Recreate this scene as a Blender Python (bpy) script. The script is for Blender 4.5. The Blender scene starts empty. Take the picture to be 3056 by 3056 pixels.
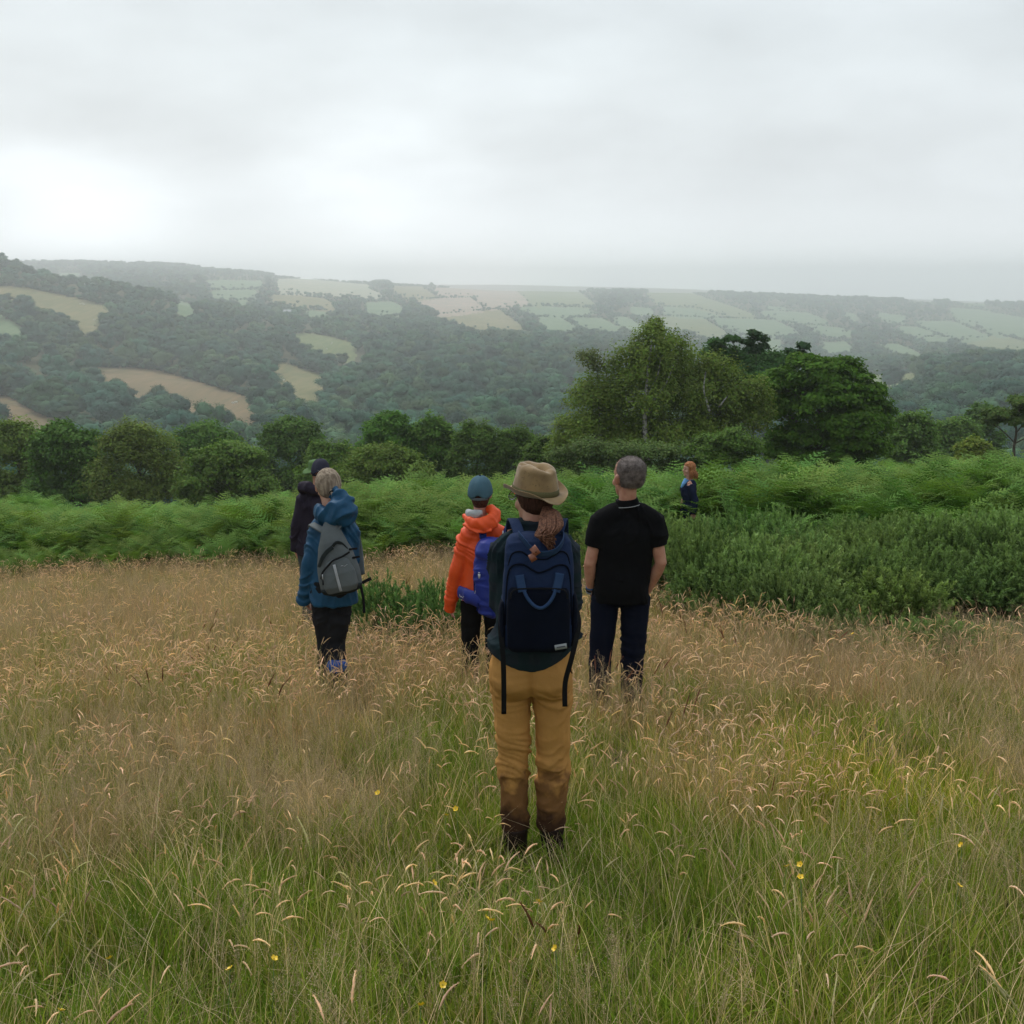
import bpy, math, random
import numpy as np
from mathutils import Vector, Matrix, noise as mnoise

random.seed(7)
RNG = np.random.default_rng(7)
SC = bpy.context.scene
COL = SC.collection
R = math.radians

# ------------------------------------------------------------------ camera
PITCH = R(12.5)
FPX = 3065.0            # focal length in pixels of the 3056 pixel wide photograph
CAMZ = 1.65
cam_data = bpy.data.cameras.new('camera')
cam_data.sensor_width = 36.0
cam_data.lens = 36.0 * FPX / 3056.0
cam_data.clip_start = 0.05
cam_data.clip_end = 30000
cam = bpy.data.objects.new('camera', cam_data)
COL.objects.link(cam)
cam.location = (0, 0, CAMZ)
cam.rotation_euler = (R(90) - PITCH, 0, 0)
SC.camera = cam

# ------------------------------------------------------------------ world: overcast sky
SUN_ELEV, SUN_AZ = R(50), R(-28)
world = bpy.data.worlds.new('World')
SC.world = world
world.use_nodes = True


def ray_dir(px, py):
    u = (px - 1528) / FPX
    v = (1528 - py) / FPX
    return Vector((u, math.cos(PITCH) + v * math.sin(PITCH), -math.sin(PITCH) + v * math.cos(PITCH))).normalized()


def build_world():
    nt = world.node_tree
    N, L = nt.nodes, nt.links
    N.clear()
    out = N.new('ShaderNodeOutputWorld')
    bg = N.new('ShaderNodeBackground')
    bg.inputs['Strength'].default_value = 0.1
    L.new(bg.outputs[0], out.inputs['Surface'])
    sky = N.new('ShaderNodeTexSky')
    sky.sky_type = 'NISHITA'
    sky.sun_disc = False
    sky.sun_elevation = SUN_ELEV
    sky.sun_rotation = SUN_AZ
    sky.air_density = 2.0
    sky.dust_density = 4.0
    tc = N.new('ShaderNodeTexCoord')
    sep = N.new('ShaderNodeSeparateXYZ')
    L.new(tc.outputs['Generated'], sep.inputs[0])
    # soft rolling stratus, flattened towards the horizon
    mp = N.new('ShaderNodeMapping')
    mp.inputs['Scale'].default_value = (1.3, 1.3, 3.4)
    mp.inputs['Location'].default_value = (0.35, 0.1, 0.2)
    L.new(tc.outputs['Generated'], mp.inputs[0])
    nz = N.new('ShaderNodeTexNoise')
    nz.inputs['Scale'].default_value = 2.9
    nz.inputs['Detail'].default_value = 5.0
    nz.inputs['Roughness'].default_value = 0.5
    L.new(mp.outputs[0], nz.inputs['Vector'])
    ramp = N.new('ShaderNodeValToRGB')
    ramp.color_ramp.elements[0].position = 0.0
    ramp.color_ramp.elements[0].color = (0.85, 0.85, 0.85, 1)
    ramp.color_ramp.elements[1].position = 1.0
    ramp.color_ramp.elements[1].color = (0.77, 0.80, 0.82, 1)
    cr = ramp.color_ramp
    cr.elements[0].color = (0.80, 0.85, 0.88, 1)       # just over the horizon (pale strip)
    cr.elements[1].color = (0.64, 0.70, 0.74, 1)      # overhead
    for pos, c in ((0.49, (1.05, 1.07, 1.08, 1)), (0.512, (0.95, 0.97, 0.98, 1)), (0.54, (0.74, 0.765, 0.78, 1)),
                   (0.60, (0.69, 0.725, 0.74, 1)), (0.70, (0.66, 0.705, 0.735, 1)), (0.80, (0.63, 0.69, 0.725, 1))):
        e = cr.elements.new(pos)
        e.color = c
    mz = N.new('ShaderNodeMath'); mz.operation = 'MULTIPLY_ADD'
    mz.inputs[1].default_value = 0.5
    mz.inputs[2].default_value = 0.5
    L.new(sep.outputs[2], mz.inputs[0])
    wob = N.new('ShaderNodeMath'); wob.operation = 'MULTIPLY_ADD'
    wob.inputs[1].default_value = 0.05
    wob.inputs[2].default_value = -0.025
    L.new(nz.outputs['Fac'], wob.inputs[0])
    ad = N.new('ShaderNodeMath'); ad.operation = 'ADD'
    L.new(mz.outputs[0], ad.inputs[0]); L.new(wob.outputs[0], ad.inputs[1])
    L.new(ad.outputs[0], ramp.inputs[0])
    # brightness wobble of the cloud base
    mr = N.new('ShaderNodeMapRange')
    mr.inputs['From Min'].default_value = 0.3
    mr.inputs['From Max'].default_value = 0.7
    mr.inputs['To Min'].default_value = 0.84
    mr.inputs['To Max'].default_value = 1.09
    L.new(nz.outputs['Fac'], mr.inputs[0])
    # thinner places in the cloud where the light comes through
    last = mr.outputs[0]
    for (px, py, power, amt) in ((230, 640, 300, .17), (330, 690, 520, .10), (120, 650, 420, .06), (1150, 600, 260, .17), (1000, 640, 500, .08), (1330, 640, 400, .08), (1750, 580, 260, .04), (2900, 250, 18, .02)):
        d = ray_dir(px, py)
        dot = N.new('ShaderNodeVectorMath'); dot.operation = 'DOT_PRODUCT'
        dot.inputs[1].default_value = d
        nv = N.new('ShaderNodeVectorMath'); nv.operation = 'NORMALIZE'
        L.new(tc.outputs['Generated'], nv.inputs[0])
        L.new(nv.outputs[0], dot.inputs[0])
        mx = N.new('ShaderNodeMath'); mx.operation = 'MAXIMUM'; mx.inputs[1].default_value = 0
        L.new(dot.outputs['Value'], mx.inputs[0])
        pw = N.new('ShaderNodeMath'); pw.operation = 'POWER'; pw.inputs[1].default_value = power
        L.new(mx.outputs[0], pw.inputs[0])
        ml = N.new('ShaderNodeMath'); ml.operation = 'MULTIPLY'
        L.new(pw.outputs[0], ml.inputs[0])
        n2 = N.new('ShaderNodeMath'); n2.operation = 'MULTIPLY'; n2.inputs[1].default_value = amt * 2.0
        L.new(nz.outputs['Fac'], n2.inputs[0])
        L.new(n2.outputs[0], ml.inputs[1])
        a = N.new('ShaderNodeMath'); a.operation = 'ADD'
        L.new(last, a.inputs[0]); L.new(ml.outputs[0], a.inputs[1])
        last = a.outputs[0]
    sc = N.new('ShaderNodeMath'); sc.operation = 'MULTIPLY'; sc.inputs[1].default_value = 8.9
    L.new(last, sc.inputs[0])
    vm = N.new('ShaderNodeVectorMath'); vm.operation = 'SCALE'
    tintn = N.new('ShaderNodeVectorMath'); tintn.operation = 'MULTIPLY'; tintn.inputs[1].default_value = (.975, 1.0, 1.02)
    L.new(ramp.outputs[0], tintn.inputs[0])
    L.new(tintn.outputs[0], vm.inputs[0]); L.new(sc.outputs[0], vm.inputs['Scale'])
    mix = N.new('ShaderNodeMix'); mix.data_type = 'RGBA'
    mix.inputs['Factor'].default_value = 0.96
    L.new(sky.outputs[0], mix.inputs[6]); L.new(vm.outputs[0], mix.inputs[7])
    L.new(mix.outputs[2], bg.inputs['Color'])


build_world()
world.cycles.sampling_method = 'MANUAL'
world.cycles.sample_map_resolution = 512

sun_data = bpy.data.lights.new('sun', 'SUN')
sun_data.energy = 1.5
sun_data.angle = R(22)
sun_data.color = (1.0, 0.97, 0.92)
sun = bpy.data.objects.new('sun', sun_data)
COL.objects.link(sun)
sd = Vector((math.sin(SUN_AZ) * math.cos(SUN_ELEV), math.cos(SUN_AZ) * math.cos(SUN_ELEV), math.sin(SUN_ELEV)))
sun.rotation_euler = sd.to_track_quat('Z', 'Y').to_euler()
sun.location = sd * 50

SC.view_settings.view_transform = 'Standard'
SC.view_settings.look = 'None'
SC.view_settings.exposure = 0.42
SC.view_settings.gamma = 1.0
SC.view_settings.use_curve_mapping = False
SC.cycles.volume_bounces = 4
SC.cycles.max_bounces = 7
SC.cycles.diffuse_bounces = 3
SC.cycles.transmission_bounces = 3
SC.cycles.transparent_max_bounces = 12

# ------------------------------------------------------------------ helpers


def tag(o, label=None, cat=None, group=None, kind=None):
    if label: o['label'] = label
    if cat: o['category'] = cat
    if group: o['group'] = group
    if kind: o['kind'] = kind
    return o


def tri_mesh(name, V, F, mat=None, cols=None, smooth=False):
    V = np.asarray(V, dtype=np.float32).reshape(-1, 3)
    F = np.asarray(F, dtype=np.int32)
    k = F.shape[1]
    me = bpy.data.meshes.new(name)
    me.vertices.add(len(V))
    me.vertices.foreach_set('co', V.ravel())
    me.loops.add(F.size)
    me.loops.foreach_set('vertex_index', F.ravel())
    me.polygons.add(len(F))
    me.polygons.foreach_set('loop_start', np.arange(0, F.size, k, dtype=np.int32))
    me.polygons.foreach_set('loop_total', np.full(len(F), k, dtype=np.int32))
    if smooth:
        me.polygons.foreach_set('use_smooth', np.ones(len(F), dtype=bool))
    me.update(calc_edges=True)
    if cols is not None:
        a = me.color_attributes.new('col', 'FLOAT_COLOR', 'POINT')
        c = np.ones((len(V), 4), dtype=np.float32)
        c[:, :3] = cols
        a.data.foreach_set('color', c.ravel())
    if mat: me.materials.append(mat)
    return me


def poly_mesh(name, V, F, mat=None, smooth=True):
    me = bpy.data.meshes.new(name)
    me.from_pydata([tuple(map(float, v)) for v in V], [], [tuple(int(i) for i in f) for f in F])
    if smooth:
        me.polygons.foreach_set('use_smooth', np.ones(len(me.polygons), dtype=bool))
    me.update()
    if mat: me.materials.append(mat)
    return me


def add(name, me, parent=None, loc=(0, 0, 0)):
    o = bpy.data.objects.new(name, me)
    COL.objects.link(o)
    o.location = loc
    if parent: o.parent = parent
    return o


def empty(name, loc, rz=0, scale=1.0):
    o = bpy.data.objects.new(name, None)
    COL.objects.link(o)
    o.location = loc
    o.rotation_euler = (0, 0, rz)
    o.scale = (scale,) * 3
    o.empty_display_size = 0.2
    return o


def val_noise(x, y, seed=0):
    """smooth vectorised value noise"""
    xi = np.floor(x).astype(np.int64); yi = np.floor(y).astype(np.int64)
    fx = x - xi; fy = y - yi
    fx = fx * fx * (3 - 2 * fx); fy = fy * fy * (3 - 2 * fy)

    def h(a, b):
        n = (a * 374761393 + b * 668265263 + seed * 974711) & 0x7fffffff
        n = ((n ^ (n >> 13)) * 1274126177) & 0x7fffffff
        return ((n ^ (n >> 16)) & 0xffff) / 65535.0
    return (h(xi, yi) * (1 - fx) + h(xi + 1, yi) * fx) * (1 - fy) + (h(xi, yi + 1) * (1 - fx) + h(xi + 1, yi + 1) * fx) * fy


def fbm(x, y, seed=0, oct=4):
    s = 0; a = 0.5; t = 0
    for k in range(oct):
        s = s + a * val_noise(x * 2 ** k, y * 2 ** k, seed + k); t += a; a *= 0.5
    return s / t


def sstep(a, b, x):
    t = np.clip((x - a) / (b - a), 0, 1)
    return t * t * (3 - 2 * t)


# ---- materials
def new_mat(name):
    m = bpy.data.materials.new(name)
    m.use_nodes = True
    nt = m.node_tree
    b = nt.nodes['Principled BSDF']
    return m, nt, b


def cloth(name, col, rough=0.85, weave=900, bump=0.25, var=0.18, spec=0.12, sheen=0.0, noise_scale=9.0):
    """woven cloth: fine thread relief, slow colour variation of the dye"""
    m, nt, b = new_mat(name)
    N, L = nt.nodes, nt.links
    tc = N.new('ShaderNodeTexCoord')
    n1 = N.new('ShaderNodeTexNoise'); n1.inputs['Scale'].default_value = noise_scale; n1.inputs['Detail'].default_value = 6
    L.new(tc.outputs['Object'], n1.inputs['Vector'])
    mr = N.new('ShaderNodeMapRange')
    mr.inputs['From Min'].default_value = .25; mr.inputs['From Max'].default_value = .75
    mr.inputs['To Min'].default_value = 1 - var; mr.inputs['To Max'].default_value = 1 + var
    L.new(n1.outputs['Fac'], mr.inputs[0])
    vm = N.new('ShaderNodeVectorMath'); vm.operation = 'SCALE'
    vm.inputs[0].default_value = col
    L.new(mr.outputs[0], vm.inputs['Scale'])
    L.new(vm.outputs[0], b.inputs['Base Color'])
    n2 = N.new('ShaderNodeTexNoise'); n2.inputs['Scale'].default_value = weave / 3; n2.inputs['Detail'].default_value = 3
    L.new(tc.outputs['Object'], n2.inputs['Vector'])
    n3 = N.new('ShaderNodeTexNoise'); n3.inputs['Scale'].default_value = 38; n3.inputs['Detail'].default_value = 4
    L.new(tc.outputs['Object'], n3.inputs['Vector'])
    ad = N.new('ShaderNodeMath'); ad.operation = 'MULTIPLY_ADD'; ad.inputs[1].default_value = 2.2
    L.new(n3.outputs['Fac'], ad.inputs[0]); L.new(n2.outputs['Fac'], ad.inputs[2])
    bp = N.new('ShaderNodeBump'); bp.inputs['Strength'].default_value = bump; bp.inputs['Distance'].default_value = 0.004
    L.new(ad.outputs[0], bp.inputs['Height'])
    L.new(bp.outputs[0], b.inputs['Normal'])
    b.inputs['Roughness'].default_value = rough
    b.inputs['Specular IOR Level'].default_value = spec
    if sheen: b.inputs['Sheen Weight'].default_value = sheen
    return m


def foliage(name, transl=0.3, rough=0.6, spec=0.25, gain=1.0):
    """plant tissue: pigment from the plant's own colour attribute and its tint, a little light passing through"""
    m, nt, b = new_mat(name)
    N, L = nt.nodes, nt.links
    at = N.new('ShaderNodeAttribute'); at.attribute_name = 'col'
    ti = N.new('ShaderNodeAttribute'); ti.attribute_type = 'INSTANCER'; ti.attribute_name = 'tint'
    mul = N.new('ShaderNodeVectorMath'); mul.operation = 'MULTIPLY'
    L.new(at.outputs['Color'], mul.inputs[0]); L.new(ti.outputs['Vector'], mul.inputs[1])
    sc = N.new('ShaderNodeVectorMath'); sc.operation = 'SCALE'; sc.inputs['Scale'].default_value = gain
    L.new(mul.outputs[0], sc.inputs[0])
    L.new(sc.outputs[0], b.inputs['Base Color'])
    b.inputs['Roughness'].default_value = rough
    b.inputs['Specular IOR Level'].default_value = spec
    tr = N.new('ShaderNodeBsdfTranslucent')
    t2 = N.new('ShaderNodeVectorMath'); t2.operation = 'MULTIPLY'; t2.inputs[1].default_value = (1.15, 1.25, 0.7)
    L.new(sc.outputs[0], t2.inputs[0]); L.new(t2.outputs[0], tr.inputs['Color'])
    mx = N.new('ShaderNodeMixShader'); mx.inputs[0].default_value = transl
    L.new(b.outputs[0], mx.inputs[1]); L.new(tr.outputs[0], mx.inputs[2])
    L.new(mx.outputs[0], nt.nodes['Material Output'].inputs['Surface'])
    return m


def set_tint(o, t):
    o['tint'] = [float(c) for c in t]
    return o
# ------------------------------------------------------------------ lie of the land
COLS_DISP = np.array([0, 320, 640, 960, 1280, 1600, 1932], float)
COLS_FAR = np.array([0, 80, 150, 235, 320, 400, 640, 960, 1280, 1600, 1932], float)
K = 1932 / 3056.0
H_ROWS = {30: [-6.9, -6.9, -6.9, -6.8, -6.6, -6.4, -6.2],
          40: [-9.4, -9.3, -9.3, -9.1, -8.8, -8.5, -8.2], 60: [-14.2, -14.5, -14.5, -14, -13.2, -12.8, -12],
          80: [-20, -20, -20, -19, -18.2, -18, -17], 120: [-32, -32, -32, -31, -30, -29, -28],
          180: [-46, -46, -46, -45, -45, -44, -41], 250: [-54, -55, -56, -55, -56, -54, -48]}
Y_ROWS = {350: [838, 842, 845, 848, 850, 852, 858, 850, 850, 850, 820], 500: [762, 772, 778, 784, 790, 793, 800, 790, 790, 800, 762],
          700: [668, 682, 690, 700, 708, 715, 730, 715, 730, 752, 706], 900: [572, 594, 602, 618, 635, 650, 680, 668, 690, 722, 690],
          1100: [494, 532, 532, 545, 575, 592, 636, 640, 665, 700, 676], 1350: [510, 560, 560, 568, 578, 586, 606, 622, 645, 680, 664], 1600: [540, 566, 560, 556, 560, 566, 585, 605, 625, 655, 655],
          2000: [530, 540, 536, 534, 534, 538, 558, 578, 598, 622, 630], 2600: [508, 508, 508, 510, 514, 518, 538, 556, 570, 590, 598],
          3200: [497, 496, 496, 498, 500, 512, 530, 548, 550, 562, 572], 4000: [520, 522, 522, 524, 526, 530, 545, 562, 562, 575, 585],
          5200: [534, 534, 534, 534, 534, 534, 536, 537, 545, 560, 570], 8000: [540, 540, 540, 540, 540, 540, 538, 538, 542, 545, 550]}


def row_ratio(py_disp):
    v = (1528 - np.asarray(py_disp) / K) / FPX
    return (-math.sin(PITCH) + v * math.cos(PITCH)) / (math.cos(PITCH) + v * math.sin(PITCH))


def build_table():
    ds = sorted(H_ROWS) + sorted(Y_ROWS)
    tab = []
    for d in ds:
        tab.append(np.array(H_ROWS[d]) if d in H_ROWS else row_ratio(Y_ROWS[d]) * d)
    nu, nd = 97, 420
    us = np.linspace(0, 1932, nu)
    lg = np.linspace(math.log(30), math.log(8000), nd)
    t1 = np.array([np.interp(us, COLS_DISP if len(r) == 7 else COLS_FAR, r) for r in tab])
    t2 = np.array([np.interp(lg, np.log(ds), t1[:, i]) for i in range(nu)])     # nu x nd
    # smooth ratio rather than height, so that far and near are rounded alike
    rt = t2 / np.exp(lg)[None, :]
    k = np.hanning(17); k /= k.sum()
    rt = np.array([np.convolve(np.pad(r, 8, mode='edge'), k, 'valid') for r in rt])
    k = np.hanning(7); k /= k.sum()
    rt = np.array([np.convolve(np.pad(c, 3, mode='edge'), k, 'valid') for c in rt.T]).T
    return us, lg, rt * np.exp(lg)[None, :]


TU, TL, TAB = build_table()


def ground_z(x, y):
    x = np.asarray(x, float); y = np.asarray(y, float)
    r = np.hypot(x, y); az = np.arctan2(x, y)
    azc = np.clip(az, R(-34), R(34))
    d = r * np.cos(azc)
    col = (1528 + FPX * np.tan(azc) / 0.96) * K
    iu = np.clip(col / 1932 * (len(TU) - 1), 0, len(TU) - 1.001)
    il = np.clip((np.log(np.maximum(d, 30)) - TL[0]) / (TL[-1] - TL[0]) * (len(TL) - 1), 0, len(TL) - 1.001)
    i0 = iu.astype(int); j0 = il.astype(int); fu = iu - i0; fl = il - j0
    far = (TAB[i0, j0] * (1 - fu) + TAB[i0 + 1, j0] * fu) * (1 - fl) + (TAB[i0, j0 + 1] * (1 - fu) + TAB[i0 + 1, j0 + 1] * fu) * fl
    far = far + CAMZ + (fbm(x / 90, y / 90, 3, 3) - .5) * np.clip((d - 60) / 400, 0, 1) * 9 * np.clip(1.6 - d / 2500, 0.3, 1)
    behind = 0.12 * np.minimum(r, 120)
    wb = sstep(R(55), R(100), np.abs(az))
    far = far * (1 - wb) + behind * wb
    yy = np.maximum(y, -50)
    near = -0.03 - 0.2 * np.minimum(yy, 4) - 0.17 * np.clip(yy - 4, 0, 16) - 0.215 * np.clip(yy - 20, 0, None)
    near = near + np.clip(x, -30, 30) * 0.042 * sstep(0.0, 10, np.abs(yy) + 2)
    near = near + (fbm(x * .45 + 9, y * .45, 5, 3) - .5) * 0.09
    near = near + .24 * np.exp(-((x - .1) / 2.2) ** 2 - ((y - 14) / 3.0) ** 2)
    w = sstep(24, 42, r)
    return near * (1 - w) + far * w


def gz(x, y):
    return float(ground_z(np.array([x]), np.array([y]))[0])


def project(x, y, z):
    h = z - CAMZ
    zc = y * math.cos(PITCH) - h * math.sin(PITCH)
    yc = y * math.sin(PITCH) + h * math.cos(PITCH)
    zc = np.where(zc > 0.01, zc, 0.01)
    return 1528 + FPX * x / zc, 1528 - FPX * yc / zc


def img_at(px, py, Y):
    """the point of the photograph's ray at forward distance Y"""
    u = (px - 1528) / FPX; v = (1528 - py) / FPX
    dy = math.cos(PITCH) + v * math.sin(PITCH)
    s = Y / dy
    return Vector((u * s, Y, CAMZ + (-math.sin(PITCH) + v * math.cos(PITCH)) * s))


def img_ground(px, py, off=0.0, dmin=1.0, dmax=60.0):
    ys = np.exp(np.linspace(math.log(dmin), math.log(dmax), 900))
    u = (px - 1528) / FPX; v = (1528 - py) / FPX
    dy = math.cos(PITCH) + v * math.sin(PITCH)
    x = u / dy * ys
    z = CAMZ + (-math.sin(PITCH) + v * math.cos(PITCH)) / dy * ys
    g = ground_z(x, ys) + off
    k = np.argmax(z < g)
    return float(x[k]), float(ys[k])


def in_poly(px, py, poly):
    poly = np.asarray(poly, float)
    inside = np.zeros(px.shape, bool)
    j = len(poly) - 1
    for i in range(len(poly)):
        xi, yi = poly[i]; xj, yj = poly[j]
        c = ((yi > py) != (yj > py)) & (px < (xj - xi) * (py - yi) / (yj - yi + 1e-12) + xi)
        inside ^= c
        j = i
    return inside


def Z1(p): return [(x / 1.756, 700 + y / 1.756) for x, y in p]
def Z2(p): return [(1000 + x / 1.932, 700 + y / 1.932) for x, y in p]
def Z3(p): return [(1900 + x / 1.671, 700 + y / 1.671) for x, y in p]


# outline (in photograph pixels, laid onto the land below), colour kind, distance limits
FIELDS = [
    ('tan', Z1([(-60, 262), (120, 275), (300, 310), (450, 345), (630, 385), (530, 410), (510, 450), (465, 500), (400, 450), (330, 395), (290, 375), (205, 365), (150, 310), (60, 295), (-60, 290)]), 600, 1500),
    ('brown', Z1([(515, 695), (700, 698), (850, 715), (950, 745), (1100, 790), (1250, 835), (1400, 893), (1325, 905), (1290, 930), (1210, 925), (1130, 880), (1000, 875), (930, 830), (900, 790), (800, 760), (780, 790), (710, 805), (650, 750), (530, 715)]), 350, 900),
    ('brown', Z1([(-60, 820), (50, 850), (110, 890), (200, 935), (330, 985), (480, 1030), (560, 1080), (540, 1110), (400, 1090), (200, 1020), (-60, 990)]), 280, 700),
    ('olive', Z1([(1530, 520), (1600, 515), (1720, 530), (1870, 575), (1850, 620), (1700, 615), (1640, 580)]), 450, 1300),
    ('tan', Z1([(1425, 665), (1500, 675), (1600, 705), (1730, 745), (1715, 820), (1600, 815), (1520, 800), (1440, 770)]), 350, 1000),
    ('green', Z1([(-40, 405), (60, 450), (110, 480), (160, 492), (100, 500), (-40, 460)]), 600, 1300),
    ('green', Z1([(925, 345), (1025, 370), (1000, 400), (940, 385)]), 600, 1500),
    ('pale', Z1([(1455, 232), (1600, 232), (1930, 262), (1932, 312), (1700, 300), (1455, 288)]), 1200, 4000),
    ('green', Z1([(1110, 292), (1350, 290), (1345, 325), (1110, 320)]), 1000, 3000),
    ('tan', Z1([(1390, 315), (1560, 320), (1700, 335), (1775, 378), (1640, 365), (1480, 350)]), 1000, 3000),
    ('green', Z1([(1080, 237), (1370, 240), (1375, 268), (1120, 265)]), 1200, 3600),
    ('green', Z1([(1590, 398), (1720, 398), (1710, 418), (1640, 418)]), 900, 2400),
    ('green', Z1([(1230, 345), (1300, 345), (1310, 366), (1260, 366)]), 900, 2600),
    ('green', Z1([(310, 200), (420, 202), (410, 225), (320, 220)]), 1600, 4000),
    ('pale', Z2([(-20, 280), (150, 290), (275, 347), (130, 340), (-20, 312)]), 1200, 4200),
    ('tan', Z2([(330, 297), (500, 300), (575, 352), (410, 357)]), 1200, 4200),
    ('rose', Z2([(575, 306), (760, 310), (1045, 320), (1110, 380), (1070, 395), (890, 412), (800, 345), (610, 345)]), 1200, 4200),
    ('rose', Z2([(460, 375), (780, 362), (855, 415), (720, 437), (600, 442), (530, 400)]), 1000, 3600),
    ('tan', Z2([(600, 460), (780, 445), (940, 430), (1105, 545), (1000, 540), (890, 520), (840, 542), (690, 502)]), 900, 3200),
    ('olive', Z2([(1050, 320), (1385, 318), (1505, 402), (1200, 385), (1180, 405), (1110, 368)]), 1200, 4200),
    ('green', Z2([(1030, 420), (1180, 413), (1500, 425), (1430, 455), (1300, 462), (1160, 452)]), 1000, 3600),
    ('green', Z2([(1165, 475), (1300, 480), (1410, 542), (1240, 542)]), 900, 3200),
    ('green', Z2([(1360, 480), (1540, 480), (1670, 552), (1450, 532)]), 900, 3200),
    ('green', Z2([(1600, 472), (1680, 475), (1820, 548), (1700, 550)]), 900, 3200),
    ('green', Z2([(1700, 416), (1820, 425), (1835, 452), (1720, 440)]), 1000, 3600),
    ('olive', Z2([(1795, 328), (1932, 322), (2010, 345), (1990, 395), (1850, 382)]), 1200, 4200),
    ('green', Z2([(175, 390), (330, 385), (405, 430), (300, 452), (180, 442)]), 900, 3200),
    ('tan', Z2([(1060, 743), (1180, 760), (1255, 783), (1240, 800), (1180, 775), (1080, 752)]), 400, 1600),
    ('tan', Z2([(1320, 798), (1440, 828), (1445, 845), (1350, 838)]), 400, 1600),
    ('olive', Z2([(118, 855), (188, 868), (182, 892), (120, 882)]), 350, 900),
    ('olive', Z3([(60, 285), (260, 288), (440, 345), (600, 402), (480, 398), (270, 348), (100, 335)]), 1200, 4200),
    ('green', Z3([(130, 358), (300, 368), (435, 402), (250, 397), (140, 387)]), 1000, 3600),
    ('olive', Z3([(75, 405), (330, 413), (455, 492), (350, 508), (240, 462), (140, 452)]), 900, 3200),
    ('green', Z3([(375, 415), (690, 425), (805, 482), (700, 492), (560, 492), (450, 452)]), 900, 3200),
    ('green', Z3([(610, 378), (850, 388), (965, 432), (800, 432), (690, 402)]), 1000, 3600),
    ('green', Z3([(835, 450), (1000, 460), (1095, 487), (930, 482)]), 900, 3000),
    ('green', Z3([(910, 533), (1045, 535), (1085, 572), (950, 582)]), 800, 2600),
    ('green', Z3([(1200, 388), (1345, 405), (1330, 432), (1240, 420)]), 1000, 3600),
    ('green', Z3([(1380, 430), (1570, 430), (1755, 500), (1620, 516), (1500, 480)]), 900, 3600),
    ('green', Z3([(1300, 453), (1400, 460), (1515, 502), (1380, 502)]), 900, 3200),
    ('green', Z3([(1560, 363), (1700, 373), (1990, 425), (1990, 490), (1800, 492), (1700, 442), (1600, 422)]), 1000, 3800),
    ('olive', Z3([(1600, 532), (1800, 500), (1990, 545), (1990, 572), (1700, 552)]), 900, 3200),
    ('green', Z3([(1195, 538), (1300, 545), (1445, 602), (1330, 592)]), 800, 2800),
    ('green', Z3([(630, 353), (770, 368), (700, 372)]), 1000, 3800),
    ('green', Z3([(1020, 383), (1105, 400), (1080, 420)]), 1000, 3800),
    ('green', Z3([(620, 520), (720, 524), (725, 562), (640, 582)]), 800, 2600),
    ('green', Z3([(1345, 308), (1505, 330), (1420, 338)]), 1200, 4200),
    ('green', Z3([(1540, 310), (1700, 328), (1745, 352), (1620, 338)]), 1200, 4200),
    ('green', Z3([(1420, 512), (1560, 512), (1565, 530), (1450, 530)]), 900, 3200),
    ('olive', Z3([(1105, 702), (1440, 690), (1360, 716), (1120, 745)]), 400, 1500),
]
FCOL = {'tan': (.21, .185, .085), 'brown': (.20, .145, .075), 'olive': (.17, .19, .08), 'green': (.145, .205, .105),
        'pale': (.33, .32, .22), 'rose': (.36, .275, .205)}  # pale, rose, green and olive lightened to paint in distance haze


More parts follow.
